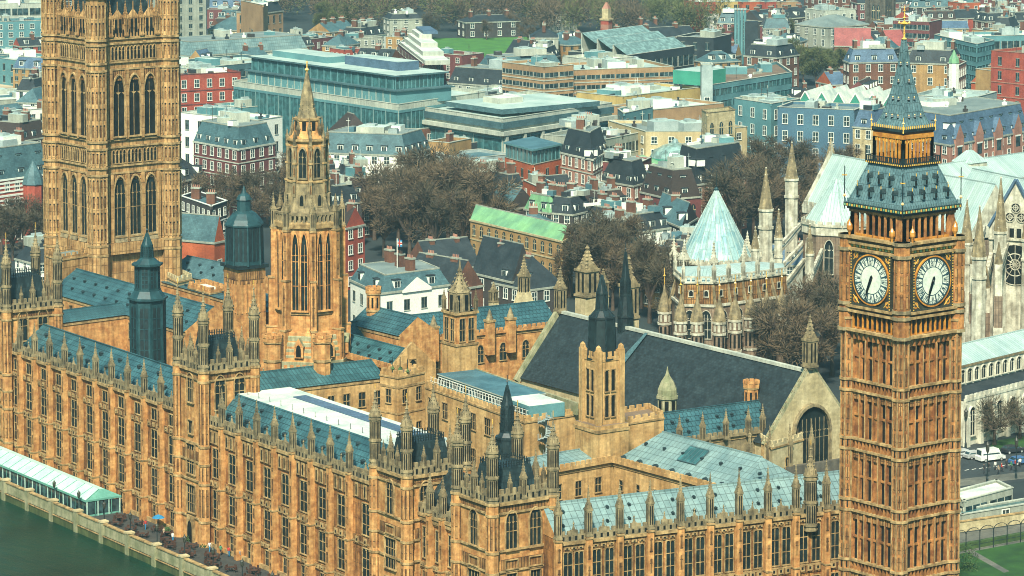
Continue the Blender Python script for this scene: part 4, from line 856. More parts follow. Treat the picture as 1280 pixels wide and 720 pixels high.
for j in range(8):
    a = -math.pi / 2 + j * math.pi / 4 + R(-4.6); G = Fr((cc.x + 2.4 * .924 * math.cos(a), cc.y + 2.4 * .924 * math.sin(a)), a + math.pi / 2); mb.box(-.35, .35, -.1, .2, Z[162] - .3, Z[148] - .4, 'slit_dark', G)
build(mb, 'spire', t)
mb = MB(); mb.blob((cc.x, cc.y, Z[80] - 1), .5, 'gilt_trim'); mb.bar((cc.x, cc.y, Z[80] - 1.6), (cc.x, cc.y, Z[80] + .6), .12, 'gilt_trim', 5); mb.blob((cc.x, cc.y, Z[80] + .3), .28, 'gilt_trim'); build(mb, 'finial', t)
t = thing('lobby_wall', 'low golden battlemented wall between the two round turrets below the central tower', 'wall', (*uz(372, 458, 18)[:2], 0))
A, B = uD(345, 452, 589), uD(400, 455, 589); F = Fr.between(A, B); mb = MB(); crenel(mb, F, 0, (B - A).length, 0, .5, 19.3, 1.2, 'gold_stone'); mb.box(0, (B - A).length, 0, .6, 0, 19.3, 'court_stone', F); build(mb, 'wall', t)

# ================================================================== CLOCK TOWER
bb = Vector((334.2, 333.2, 0)); HB = 5.55
t = thing('clock_tower', 'tall orange gothic clock tower with two white dials and a blue-green two-stage spire', 'clock tower', (bb.x, bb.y, 0))
ST = [0.0, 5.2, 14.0, 22.7, 31.5, 39.9, 48.6]
FB_ = [Fr((bb.x - HB, bb.y + HB), -math.pi / 2), Fr((bb.x - HB, bb.y - HB), 0), Fr((bb.x + HB, bb.y - HB), math.pi / 2), Fr((bb.x + HB, bb.y + HB), math.pi)]
mb = MB(); mb.prism(sq(bb, HB - .42, 0), 0, 50, 'clock_stone')
W = 2 * HB
for F in FB_:
    for z0, z1 in zip(ST, ST[1:]):
        for i in range(7):                                   # long panel ribs
            a = 1.55 + (W - 3.1) * i / 6; k = .20 if i in (2, 4) else .11; mb.box(a - k, a + k, -.02 - (.12 if i in (2, 4) else 0), .45, z0 + 1.6, z1 - .25, 'clock_stone', F)
            mb.box(a - k * .3, a + k * .3, -.08 - (.12 if i in (2, 4) else 0), .0, z0 + 1.6, z1 - .3, 'course_stone', F)
        for i in range(6):
            a = 1.55 + (W - 3.1) * (i + .5) / 6
            mb.box(a - .42, a + .42, .05, .44, z1 - 1.25, z1 - .25, 'carved_stone', F, bottom=True); mb.box(a - .5, a + .5, .2, .44, z0 + 4.8, z0 + 5.1, 'clock_stone', F, bottom=True)
        for z in (z0, z0 + 1.55): mb.box(1.2, W - 1.2, -.26, .44, z - .18, z + .14, 'course_stone', F, bottom=True)
        for i in range(12): a = 1.6 + (W - 3.2) * i / 11; mb.box(a - .13, a + .13, -.1, .44, z0 + .1, z0 + 1.45, 'clock_stone', F)
build(mb, 'wall', t)
sl = cached('slit', lambda: MB().box(-.34, .34, -.03, .1, 0, 5.9, 'slit_dark').box(-.4, -.34, -.06, .1, -.1, 6, 'clock_stone').box(.34, .4, -.06, .1, -.1, 6, 'clock_stone').box(-.34, .34, -.05, .1, 2.9, 3.05, 'clock_stone', bottom=True).mesh('slit_window'))
for F in FB_[:2]:
    for z0 in ST[1:-1]:
        for i in (0, 1, 2, 3, 4, 5):
            if i in (0, 3) and z0 > 20: continue
            put(sl, 'window', t, F.p(1.55 + (W - 3.1) * (i + .5) / 6, .42, z0 + 1.7), F.ang)
def mk_corner():
    mb = MB(); r = 1.15; mb.lathe(0, 0, [(r, 0), (r, 50)], 'clock_stone', 8)
    for z in [z + d for z in ST for d in (0, 1.55)]: mb.prism(mb.ring(0, 0, r * 1.17), z - .2, z + .16, 'course_stone', bottom=True)
    for j in range(8):
        G = Fr((r * .924 * math.sin(j * math.pi / 4), -r * .924 * math.cos(j * math.pi / 4)), j * math.pi / 4)
        for z0, z1 in zip(ST, ST[1:]):
            for i in range(3): za = z0 + 1.7 + (z1 - z0 - 1.9) * i / 3; mb.box(-.22, .22, -.012, .05, za + .2, za + (z1 - z0 - 1.9) / 3 - .25, 'carved_stone', G)
            mb.box(-.1, .1, -.03, .05, z0 + .3, z0 + 1.3, 'slit_dark', G)
        a = math.pi / 8 + j * math.pi / 4; mb.bar((r * math.cos(a), r * math.sin(a), 0), (r * math.cos(a), r * math.sin(a), 50), .09, 'course_stone', 4)
    return mb.mesh('corner_buttress')
cm = mk_corner()
for p in sq(bb, HB - .35, 0): put(cm, 'corner_buttress', t, (p.x, p.y, 0))
# clock stage
HC = 5.95; Z0, Z1, Z2, Z3, Z4 = 48.6, 51.4, 52.3, 60.0, 61.8
mb = MB(); mb.prism(sq(bb, HC - .5, 0), Z0, Z4, 'clock_stone'); mb.prism(sq(bb, HB, 0), Z0 - 1.4, Z0, 'course_stone', P1=sq(bb, HC + .1, 0), cap=False)
FC = [Fr((bb.x - HC, bb.y + HC), -math.pi / 2), Fr((bb.x - HC, bb.y - HC), 0), Fr((bb.x + HC, bb.y - HC), math.pi / 2), Fr((bb.x + HC, bb.y + HC), math.pi)]; WC = 2 * HC
for F in FC:
    for i in range(10): a = 1.2 + (WC - 2.4) * (i + .5) / 10; mb.box(a - .12, a + .12, -.1, .5, Z0 - 1.3, Z0 - .3, 'clock_stone', F); mb.box(a - .36, a + .36, .38, .5, Z0 + .5, Z1 - .5, 'slit_dark', F); mb.box(a - .52, a - .40, .1, .5, Z0 + .2, Z1 - .2, 'gilt', F)
    for z, d in ((Z0, .45), (Z1 - .1, .3), (Z2 - .3, .4), (Z3 + .1, .3), (Z4, .5), (Z4 - .8, .2)): mb.box(0, WC, -d, .5, z - .2, z + .16, 'course_stone', F, bottom=True)
    for i in range(16): a = 1.4 + (WC - 2.8) * (i + .5) / 16; mb.box(a - .18, a + .18, .2, .5, Z3 + .35, Z4 - 1.05, ('copper_green', 'gilt_trim')[i % 2], F)
for p in sq(bb, HC - .55, 0):
    mb.lathe(p.x, p.y, [(1.2, Z0 - .2), (1.2, Z4 + .2)], 'clock_stone', 8)
    for z in (Z0, Z1, Z2, Z3, Z4): mb.prism(mb.ring(p.x, p.y, 1.42), z - .25, z + .2, 'pale_stone', bottom=True)
    for j in range(8):
        G = Fr((p.x + 1.11 * math.sin(j * math.pi / 4), p.y - 1.11 * math.cos(j * math.pi / 4)), j * math.pi / 4)
        for z0, z1 in ((Z2 + .4, 54.8), (55.2, 57.4), (57.8, Z3 - .3)): mb.box(-.2, .2, -.02, .05, z0, z1, 'carved_stone', G)
build(mb, 'clock_stage', t)
def mk_face():
    mb = MB(); s_ = 3.98
    mb.box(-s_, s_, -.05, .4, -s_, s_, 'dark_frame', bottom=True)
    for a, b_ in ((-s_, -s_ + .32), (s_ - .32, s_)): mb.box(a, b_, -.35, -.04, -s_, s_, 'dark_frame', bottom=True); mb.box(-s_ + .32, s_ - .32, -.35, -.04, a, b_, 'dark_frame', bottom=True)
    for sx in (-s_ + .16, s_ - .16):
        for k in range(20): mb.box(sx - .09, sx + .09, -.38, -.345, -s_ + .2 + k * .39, -s_ + .37 + k * .39, 'gilt_trim', bottom=True)
    def annul(r0, r1, y, mat, n=48, y0=None):
        for k in range(n):
            a, b_ = 2 * math.pi * k / n, 2 * math.pi * (k + 1) / n; P = [(r * math.cos(q), r * math.sin(q)) for r, q in ((r0, a), (r1, a), (r1, b_), (r0, b_))]
            mb.face([(x, y, z) for x, z in (P if r0 > 0 else P[1:])], mat)
            if y0 is not None: mb.face([(P[1][0], y, P[1][1]), (P[1][0], y0, P[1][1]), (P[2][0], y0, P[2][1]), (P[2][0], y, P[2][1])], mat)
    annul(3.42, 3.62, -.30, 'gilt', y0=-.05); annul(3.3, 3.42, -.26, 'dark_frame'); annul(0, 1.95, -.20, 'dial_white'); annul(1.95, 2.06, -.21, 'dial_blue'); annul(2.06, 3.3, -.19, 'dial_white'); annul(2.78, 2.84, -.215, 'dial_blue'); annul(3.18, 3.3, -.215, 'dial_blue')
    def spoke(a, r0, r1, w0, w1, mat, y):
        d, p = (math.sin(a), math.cos(a)), (math.cos(a), -math.sin(a)); P = [(d[0] * r0 - p[0] * w0, d[1] * r0 - p[1] * w0), (d[0] * r0 + p[0] * w0, d[1] * r0 + p[1] * w0), (d[0] * r1 + p[0] * w1, d[1] * r1 + p[1] * w1), (d[0] * r1 - p[0] * w1, d[1] * r1 - p[1] * w1)]
        mb.face([(x, y, z) for x, z in P][::-1], mat)
    for k in range(12):
        a = k * math.pi / 6; spoke(a + math.pi / 12, 2.06, 3.3, .09, .13, 'dial_blue', -.222)
        num = ('XII', 'I', 'II', 'III', 'IV', 'V', 'VI', 'VII', 'VIII', 'IX', 'X', 'XI')[k]; n = len(num)
        for i, ch in enumerate(num):
            off = (i - (n - 1) / 2) * .2 / 2.4
            if ch == 'I': spoke(a + off, 2.16, 2.72, .045, .045, 'dial_blue', -.23)
            elif ch == 'V':
                for sg in (-1, 1): d0, d1 = a + off, a + off + sg * .05; P = [(math.sin(q) * r, math.cos(q) * r) for q, r in ((d0 - .02, 2.16), (d0 + .02, 2.16), (d1 + .02, 2.72), (d1 - .02, 2.72))]; mb.face([(x, -.23, z) for x, z in P][::-1], 'dial_blue')
            else:
                for sg in (-1, 1): P = [(math.sin(q) * r, math.cos(q) * r) for q, r in ((a + off - sg * .05 - .02, 2.16), (a + off - sg * .05 + .02, 2.16), (a + off + sg * .05 + .02, 2.72), (a + off + sg * .05 - .02, 2.72))]; mb.face([(x, -.23, z) for x, z in P][::-1], 'dial_blue')
    for k in range(60): spoke(k * math.pi / 30, 2.9, 3.12, .06, .07, 'dial_blue', -.224)
    for sx in (-1, 1):
        for sz in (-1, 1): annul_c = (sx * 3.15, sz * 3.15); P = [(annul_c[0] + .48 * math.cos(q * math.pi / 6), annul_c[1] + .48 * math.sin(q * math.pi / 6)) for q in range(12)]; mb.face([(x, -.1, z) for x, z in P], 'gilt'); P = [(annul_c[0] + .2 * math.cos(q * math.pi / 6), annul_c[1] + .2 * math.sin(q * math.pi / 6)) for q in range(12)]; mb.face([(x, -.13, z) for x, z in P], 'dark_frame'); mb.bar((sx * 2.5, -.1, sz * 3.6), (sx * 3.6, -.1, sz * 2.5), .07, 'gilt_trim', 4)
    return mb.mesh('clock_face')
def mk_hand(a, L, w0, tail):
    mb = MB(); d, p = (math.sin(a), math.cos(a)), (math.cos(a), -math.sin(a))
    P = [(-tail, w0 * .9), (0, w0), (L * .72, w0 * .8), (L, .03)]; Q = [(d[0] * r + p[0] * w_, d[1] * r + p[1] * w_) for r, w_ in P] + [(d[0] * r - p[0] * w_, d[1] * r - p[1] * w_) for r, w_ in reversed(P)]
    mb.face([(x, -.34, z) for x, z in Q][::-1], 'black_iron')
    for i in range(len(Q)): (x0, z0), (x1, z1) = Q[i], Q[(i + 1) % len(Q)]; mb.face([(x0, -.34, z0), (x1, -.34, z1), (x1, -.28, z1), (x0, -.28, z0)], 'black_iron')
    mb.blob((0, -.35, 0), .26, 'black_iron'); return mb.mesh('clock_hand')
face = mk_face(); h1 = mk_hand(R(203), 2.3, .24, .55); h2 = mk_hand(R(200), 3.1, .13, .7)
for F in FC[:2]:
    f_ = put(face, 'clock_face', t, F.p(HC, .1, 56.1), F.ang)
    for nm, me in (('hour_hand', h1), ('minute_hand', h2)): put(me, nm, f_, (0, 0, 0), 0, sub=True)
for F in FC[2:]: put(face, 'clock_face', t, F.p(HC, .1, 56.1), F.ang)
# belfry, roofs, lantern, spire
mb = MB(); HL = 5.15; mb.prism(sq(bb, HL - 1.6, 0), Z4, 65.6, 'slit_dark'); FL_ = [Fr((bb.x - HL, bb.y + HL), -math.pi / 2), Fr((bb.x - HL, bb.y - HL), 0), Fr((bb.x + HL, bb.y - HL), math.pi / 2), Fr((bb.x + HL, bb.y + HL), math.pi)]
for F in FL_:
    for i in range(8):
        a = 1.1 + (2 * HL - 2.2) * i / 7; mb.box(a - .15, a + .15, -.05, .22, Z4, 65.2, 'clock_stone', F)
        if i < 7:
            c = a + (2 * HL - 2.2) / 14; hw = (2 * HL - 2.2) / 14
            for sg in (-1, 1): mb.face([F.p(c + sg * hw, .1, 65.3), F.p(c + sg * hw, .1, 64.6), F.p(c, .1, 65.3)][::sg], 'clock_stone')
            mb.box(c - hw * .8, c + hw * .8, -.12, .05, Z4 + .1, Z4 + .45, 'gilt', F)
    mb.box(0, .95, 0, .8, Z4, 65.3, 'clock_stone', F); mb.box(2 * HL - .95, 2 * HL, .003, .8, Z4, 65.3, 'clock_stone', F); mb.box(-.1, 2 * HL + .1, -.15, .8, 65.2, 65.6, 'clock_stone', F, bottom=True)
build(mb, 'belfry', t)
mb = MB()
for hs, z0, z1, m_ in ((5.5, 65.6, 65.95, 'iron_roof'), (5.85, 65.95, 66.5, 'iron_roof')): mb.prism(sq(bb, hs, 0), z0, z1, m_, bottom=True)
for i in range(4):
    A, B = sq(bb, 5.8, 0)[i], sq(bb, 5.8, 0)[(i + 1) % 4]; G = Fr.between(A, B)
    for k in range(24): a = 11.6 * (k + .5) / 24; mb.box(a - .1, a + .1, -.08, .04, 66.5, 67.0, 'clock_roof', G); mb.box(a - .14, a + .14, -.08, -.05, 66.02, 66.35, 'gilt_trim' if k % 2 else 'copper_green', G)
build(mb, 'cornice', t)
mb = MB(); prof = [(5.45, 66.5), (4.75, 68.2), (4.05, 70.2), (3.35, 72.0)]
for (r0, z0), (r1, z1) in zip(prof, prof[1:]): mb.prism(sq(bb, r0, 0), z0, z1, 'clock_roof', P1=sq(bb, r1, 0), cap=False)
for i in range(4):
    for (r0, z0), (r1, z1) in zip(prof, prof[1:]): p, q = sq(bb, r0, 0)[i], sq(bb, r1, 0)[i]; mb.bar((p.x, p.y, z0), (q.x, q.y, z1), .12, 'clock_roof', 4)
build(mb, 'lower_roof', t)
dm = cached('bbdorm', lambda: MB().box(-.3, .3, -.55, .8, 0, .95, 'clock_roof').box(-.2, .2, -.58, -.54, .1, .85, 'slit_dark').prism([(-.42, -.62), (.42, -.62), (.42, .6), (-.42, .6)], .95, 1.65, 'iron_roof', P1=[(-.03, -.62), (.03, -.62), (.03, .6), (-.03, .6)], bottom=True).bar((0, -.6, 1.6), (0, -.6, 2.1), .07, 'gilt_trim', 4).mesh('dormer'))
def r_at(z, prof):
    for (r0, z0), (r1, z1) in zip(prof, prof[1:]):
        if z0 <= z <= z1: return r0 + (r1 - r0) * (z - z0) / (z1 - z0)
for k in range(4):
    for z, n, sp in ((67.6, 4, 2.35), (69.5, 3, 2.1)):
        rr = r_at(z, prof); G = Fr((bb.x, bb.y), k * math.pi / 2)
        for i in range(n): put(dm, 'dormer', t, G.p((i - (n - 1) / 2) * sp, -rr + .05, z), G.ang, sc=(.8, .8, .85))
mb = MB(); mb.prism(sq(bb, 3.35, 0), 72.0, 72.25, 'iron_roof', P1=sq(bb, 3.75, 0), bottom=True); mb.prism(sq(bb, 3.75, 0), 72.25, 72.5, 'iron_roof')
for i in range(4):
    A, B = sq(bb, 3.68, 0)[i], sq(bb, 3.68, 0)[(i + 1) % 4]; G = Fr.between(A, B)
    for k in range(18): a = 7.36 * (k + .5) / 18; mb.box(a - .09, a + .09, -.05, .03, 72.5, 73.2, 'black_iron', G); mb.box(a - .11, a + .11, -.09, -.05, 72.2, 72.42, 'gilt_trim', G, bottom=True)
    mb.box(0, 7.36, -.05, .05, 73.2, 73.3, 'black_iron', G, bottom=True); mb.bar((A.x, A.y, 72.4), (A.x, A.y, 74.6), .08, 'black_iron', 4)
build(mb, 'balcony', t)
mb = MB(); HN = 2.85; mb.prism(sq(bb, .7, 0), 72.5, 76.5, 'gilt')
for k in range(4):
    G = Fr((bb.x, bb.y), k * math.pi / 2)
    for i in range(9):
        a = -HN + 2 * HN * i / 8; q = .17 if i in (0, 8) else .11; mb.box(a - q, a + q, -HN - q, -HN + q, 72.5, 76.3, 'gilt', G)
        if i < 8:
            c = a + HN / 8
            for sg in (-1, 1): mb.face([G.p(c + sg * HN / 8, -HN, 76.0), G.p(c + sg * HN / 8, -HN, 75.0), G.p(c, -HN, 75.8)][::sg], 'gilt')
            mb.box(c - .05, c + .05, -HN - .06, -HN + .04, 75.3, 76.4, 'gilt_trim', G)
    mb.box(-HN - .15, HN + .15, -HN - .18, -HN + .3, 75.9, 76.5, 'gilt', G, bottom=True)
build(mb, 'lantern', t)
mb = MB(); mb.prism(sq(bb, 2.9, 0), 76.5, 76.9, 'iron_roof', P1=sq(bb, 3.2, 0), bottom=True); mb.prism(sq(bb, 3.2, 0), 76.9, 77.3, 'iron_roof')
for i in range(4):
    A, B = sq(bb, 3.15, 0)[i], sq(bb, 3.15, 0)[(i + 1) % 4]; G = Fr.between(A, B)
    for k in range(16): a = 6.3 * (k + .5) / 16; mb.box(a - .08, a + .08, -.05, .03, 77.3, 77.7, 'gilt_trim', G)
    mb.bar((A.x, A.y, 76.8), (A.x, A.y, 79.0), .12, 'gilt_trim', 5, .03); mb.blob((A.x, A.y, 78.2), .25, 'gilt_trim')
prof2 = [(2.75, 77.3), (2.05, 79.0), (1.45, 81.2), (.98, 83.4), (.55, 86.0), (.2, 89.6)]
for (r0, z0), (r1, z1) in zip(prof2, prof2[1:]):
    mb.prism(sq(bb, r0, 0), z0, z1, 'clock_roof', P1=sq(bb, r1, 0), cap=False)
    for i in range(4): p, q = sq(bb, r0, 0)[i], sq(bb, r1, 0)[i]; mb.bar((p.x, p.y, z0), (q.x, q.y, z1), .1, 'clock_roof', 4)
for k in range(4):
    G = Fr((bb.x, bb.y), k * math.pi / 2)
    for z, n, sp in ((78.8, 3, 1.15), (81.2, 2, 1.1), (83.6, 1, 1), (86, 1, 1)):
        rr = r_at(z, prof2)
        for i in range(n): c = G.p((i - (n - 1) / 2) * sp, -rr - .1, z); mb.blob(c, .26, 'iron_roof', .3); mb.blob((c.x, c.y, c.z + .3), .14, 'gilt_trim')
build(mb, 'spire', t)
mb = MB(); mb.bar((bb.x, bb.y, 89), (bb.x, bb.y, 94.2), .14, 'gilt_trim', 6, .05)
for z, r_ in ((89.6, .55), (90.4, .3), (91.8, .75), (92.6, .35), (93.6, .28)): mb.lathe(bb.x, bb.y, [(.05, z - r_ * .5), (r_ * .75, z), (.05, z + r_ * .5)], 'gilt_trim', 8)
for a in range(4): q = (bb.x + 1.0 * math.cos(a * math.pi / 2), bb.y + 1.0 * math.sin(a * math.pi / 2), 91.9); mb.bar((bb.x, bb.y, 91.6), q, .07, 'gilt_trim', 4); mb.blob(q, .2, 'gilt_trim')
build(mb, 'finial', t)
for p in sq(bb, 5.75, 0):
    mb = MB(); mb.bar((p.x, p.y, 65.5), (p.x, p.y, 71.6), .07, 'black_iron', 4); mb.bar((p.x - .45, p.y, 70.3), (p.x + .45, p.y, 70.3), .08, 'gilt_trim', 4); mb.bar((p.x, p.y - .45, 70.3), (p.x, p.y + .45, 70.3), .08, 'gilt_trim', 4); mb.blob((p.x, p.y, 67.4), .3, 'gilt_trim'); build(mb, 'vane', t)
lm = cached('gl', lambda: MB().lathe(0, 0, [(.12, 0), (.2, .5), (.42, .9), (.42, 1.5), (.1, 2.0), (.03, 2.4)], 'gilt', 8).mesh('gilt_lantern'))
for F in FC: 
    for a in (1.75, WC - 1.75): put(lm, 'gilt_lantern', t, F.p(a, -.25, Z4 + .1), F.ang)

# ================================================================== ABBEY CHURCH GROUP
ch = uD(895, 330, 735); zb, za_ = zat(895, 322, ch), zat(895, 236, ch)
t = thing('chapter_house', 'octagonal stone chapter house under a tall pale blue-green cone roof with patched sheets', 'chapter house', (ch.x, ch.y, 0))
mb = MB(); mb.lathe(ch.x, ch.y, [(8.8, 0), (8.8, zb + .2)], 'abbey_stone', 8, 0)
for j in range(8):
    a = math.pi / 8 + j * math.pi / 4; G = Fr((ch.x + 8.13 * math.cos(a), ch.y + 8.13 * math.sin(a)), a + math.pi / 2); crenel(mb, G, -3.3, 3.3, -.25, .2, zb - .6, 1.2, 'abbey_stone')
    mb.box(-3.3, 3.3, -.3, 0, zb - 2.2, zb - 1.9, 'pale_stone', G, bottom=True)
build(mb, 'wall', t)
mb = MB(); mb.lathe(ch.x, ch.y, [(8.0, zb), (.3, za_ - .3)], 'cone_lead', 24, 0)
for j in range(24): a = j * math.pi / 12; mb.bar((ch.x + 8.0 * math.cos(a), ch.y + 8.0 * math.sin(a), zb), (ch.x + .3 * math.cos(a), ch.y + .3 * math.sin(a), za_ - .3), .11, 'abbey_lead', 4)
build(mb, 'roof', t)
mb = MB(); mb.lathe(ch.x, ch.y, [(.4, za_ - .6), (.5, za_), (.12, za_ + .4)], 'iron_teal', 8); mb.bar((ch.x, ch.y, za_), (ch.x, ch.y, za_ + 3.4), .08, 'black_iron', 4); mb.bar((ch.x - .6, ch.y + .5, za_ + 2.6), (ch.x + .6, ch.y - .5, za_ + 2.6), .07, 'black_iron', 4); build(mb, 'finial', t)
for j in range(8): a = j * math.pi / 4; put(pinnacle_mesh(9.5, 1.7, 'abbey_stone'), 'pinnacle', t, (ch.x + 9.3 * math.cos(a), ch.y + 9.3 * math.sin(a), zb - 4.4), a)
# Lady chapel with the rounded east end
DC = 705
zr_ = lambda y, D=DC: zat(895, y, uD(895, y, D))
PX = [(838, 352), (852, 366), (893, 366), (985, 340)]
zt = 19.0
C0 = [uz(840, 343, zt), uz(852, 353, zt), uz(893, 354, zt), uz(990, 341, zt)]
t = thing('lady_chapel', 'brown and pale stone chapel with rounded end, flat lead roof and row of pinnacled turrets', 'chapel', (*((C0[1] + C0[3]) / 2)[:2], 0))
inn = Vector((math.sin(YAW), math.cos(YAW), 0)); back = [C0[3] + inn * 13, C0[0] + inn * 11]
P = [(p.x, p.y) for p in C0 + back]; mb = MB(); mb.prism(P, 0, zt - 4.6, 'abbey_brown', top='pavement_stone'); cen = sum((Vector((*p, 0)) for p in P), Vector()) / len(P)
Pi = [(cen.x + (p[0] - cen.x) * .94, cen.y + (p[1] - cen.y) * .90) for p in P]; mb.prism(Pi, zt - 4.6, zt, 'carved_stone', top='abbey_lead'); build(mb, 'wall', t)
mb = MB(); cz = [(p[0], p[1]) for p in Pi]; mid = [(cen.x + (p[0] - cen.x) * .5, cen.y + (p[1] - cen.y) * .12) for p in Pi]; mb.prism(cz, zt + .02, zt + 1.6, 'abbey_lead', P1=mid); build(mb, 'roof', t)
mb = MB()
for i in range(4):
    A, B = Vector((*Pi[i], 0)), Vector((*Pi[(i + 1) % len(Pi)], 0)); 
    if i == 3: break
    G = Fr.between(A, B); l = (B - A).length; n = max(2, int(l / .9)); mb.box(0, l, -.2, .1, zt + .9, zt + 1.2, 'abbey_stone', G, bottom=True); mb.box(0, l, -.3, .1, zt - .3, zt + .05, 'abbey_stone', G, bottom=True)
    for k in range(n): mb.box(l * (k + .5) / n - .2, l * (k + .5) / n + .2, -.15, .05, zt, zt + .9, 'abbey_stone', G)
    A2, B2 = Vector((*P[i], 0)), Vector((*P[(i + 1) % len(P)], 0)); G2 = Fr.between(A2, B2); l2 = (B2 - A2).length; mb.box(0, l2, -.3, .1, zt - 5, zt - 4.5, 'abbey_stone', G2, bottom=True)
build(mb, 'parapet', t)
mt = MB(); mt.lathe(0, 0, [(1.25, 0), (1.2, 9.5)], 'abbey_brown', 8)
for z in (4, 7.5, 9.5): mt.prism(mt.ring(0, 0, 1.4), z - .2, z + .2, 'abbey_stone', bottom=True)
for j in range(8): G = Fr((1.12 * math.sin(j * math.pi / 4), -1.12 * math.cos(j * math.pi / 4)), j * math.pi / 4); mt.box(-.22, .22, -.02, .05, 4.6, 7, 'slit_dark', G); mt.box(-.25, .25, -.05, .05, 7.9, 9.2, 'abbey_stone', G)
mt.lathe(0, 0, [(1.3, 9.5), (1.25, 10.6), (.8, 12), (.35, 13.2), (.1, 14.6)], 'pale_stone', 8); crockets(mt, 0, 0, 1.35, 9.6, 13.4, 'pale_stone', 8, math.pi / 8, 5, .17); mt.bar((0, 0, 14.4), (0, 0, 17.6), .07, 'gilt_trim', 4); mt.blob((0, 0, 16.2), .3, 'gilt_trim'); tm = mt.mesh('turret')
for i, n in ((0, 1), (1, 2), (2, 5)):
    A, B = Vector((*P[i], 0)), Vector((*P[i + 1], 0)); G = Fr.between(A, B); l = (B - A).length; H_ = Fr.between(Vector((*Pi[i], 0)), Vector((*Pi[i + 1], 0)))
    for k in range(n):
        put(gothic_window(min(2.6, l / n * .62), 5.8, 3, 2, True, 'abbey_stone'), 'window', t, G.p(l * (k + .5) / n, 0, 7.4), G.ang)
        put(gothic_window(.8, 1.2, 1, 0, gl='slit_dark', fr='abbey_stone'), 'window', t, H_.p(l * .93 * (k + .5) / n, 0, zt - 3.0), H_.ang)
        put(tm, 'turret', t, G.p(l * k / n, -1.6, 0), G.ang, sc=(1.1, 1.1, 1.16))
        mb = MB(); a, b_ = G.p(l * k / n, -1.4, 10.2), H_.p(l * .93 * k / n, .2, zt - .4); mb.bar(a, b_, .24, 'pale_stone', 4); mb.bar((a.x, a.y, 9.0), (b_.x, b_.y, zt - 2), .18, 'pale_stone', 4); build(mb, 'flying_buttress', t)
        put(pinnacle_mesh(5.2, .7, 'abbey_stone'), 'pinnacle', t, H_.p(l * .93 * k / n, -.1, zt), H_.ang)
# the church itself: transept, apse, nave
def spire_turret(t, px, py, D, y_base, y_mid, y_top, w_, mat='abbey_stone', name='spire_turret'):
    b_ = uD(px, py, D); z1, z2 = zat(px, y_mid, b_), zat(px, y_top, b_); mb = MB(); mb.prism(mb.ring(b_.x, b_.y, w_ * .62, 8), 0, z1, mat)
    for z in (z1, z1 - 4): mb.prism(mb.ring(b_.x, b_.y, w_ * .72, 8), z - .25, z + .25, mat, bottom=True)
    mb.lathe(b_.x, b_.y, [(w_ * .66, z1), (.1, z2)], 'pale_stone' if mat == 'abbey_stone' else mat, 8); crockets(mb, b_.x, b_.y, w_ * .6, z1, z2, mat, 4, .4, 6, .16); mb.blob((b_.x, b_.y, z2), .3, mat)
    build(mb, name, t)
A, B = uz(1004, 256, 20), uz(1100, 276, 20)
F = Fr.between(A, B); W = 62; t = thing('abbey_church', 'great pale stone abbey church with mint lead roofs and flying buttresses', 'church', (*F.p(W / 2, 8)[:2], 0))
o = F.p(0, 8.2); zr = zat(1040, 198, F.p(10, 8.2))
mb = MB(); mb.box(0, W, 0, 16.4, 0, 19.2, 'abbey_brown', F); mb.box(-.2, W, -.2, 0, 18.2, 20, 'abbey_stone', F); crenel(mb, F, 0, W, -.25, .25, 19.6, 1.5, 'abbey_stone', 2.2); build(mb, 'wall', t)
mb = MB(); roof_prism(mb, F, W, .4, 16, 19.8, zr, 'abbey_lead', 'gable', 'abbey_stone'); mb.bar(F.p(0, 0, 19.6), F.p(0, 8.2, zr + .6), .45, 'abbey_stone', 4); build(mb, 'roof', t)
mb = MB(); c = F.p(0, 8.2); mb.bar((c.x, c.y, zr), (c.x, c.y, zr + 3.2), .22, 'abbey_stone', 4); mb.bar((c.x - .8, c.y, zr + 2.2), (c.x + .8, c.y, zr + 2.2), .2, 'abbey_stone', 4); build(mb, 'cross', t)
# apse
c = uD(1046, 300, 745); z1, z2 = zat(1046, 278, c), zat(1046, 222, c); mb = MB(); mb.lathe(c.x, c.y, [(7.6, 0), (7.6, z1)], 'abbey_brown', 8, R(10)); mb.lathe(c.x, c.y, [(7.9, z1 - 2), (7.9, z1 + .1)], 'abbey_stone', 8, R(10))
for j in range(8): a = R(10) + math.pi / 8 + j * math.pi / 4; G = Fr((c.x + 7.35 * math.cos(a), c.y + 7.35 * math.sin(a)), a + math.pi / 2); crenel(mb, G, -3, 3, -.2, .2, z1 - .1, 1.2, 'abbey_stone', 2)
build(mb, 'apse_wall', t); mb = MB(); mb.lathe(c.x, c.y, [(7.5, z1), (.4, z2)], 'abbey_lead', 8, R(10))
for j in range(8): a = R(10) + j * math.pi / 4; mb.bar((c.x + 7.5 * math.cos(a), c.y + 7.5 * math.sin(a), z1), (c.x + .4 * math.cos(a), c.y + .4 * math.sin(a), z2), .16, 'abbey_lead', 4)
build(mb, 'apse_roof', t)
for j in range(8): a = R(10) + math.pi / 8 + j * math.pi / 4; G = Fr((c.x + 7.05 * math.cos(a), c.y + 7.05 * math.sin(a)), a + math.pi / 2); put(gothic_window(2.0, 7.5, 2, 1, True, 'abbey_stone', deep=.5), 'window', t, G.p(0, 0, z1 - 10.5), G.ang)
for q in ((957, 300, 742, 0, 262, 210, 2.6), (989, 300, 772, 0, 224, 178, 2.5), (1038, 260, 815, 0, 200, 172, 2.2), (973, 330, 730, 0, 298, 262, 1.5), (1012, 340, 718, 0, 318, 280, 1.5), (944, 330, 726, 0, 312, 284, 1.6), (1208, 330, 700, 0, 304, 250, 2.2)): spire_turret(t, *q)
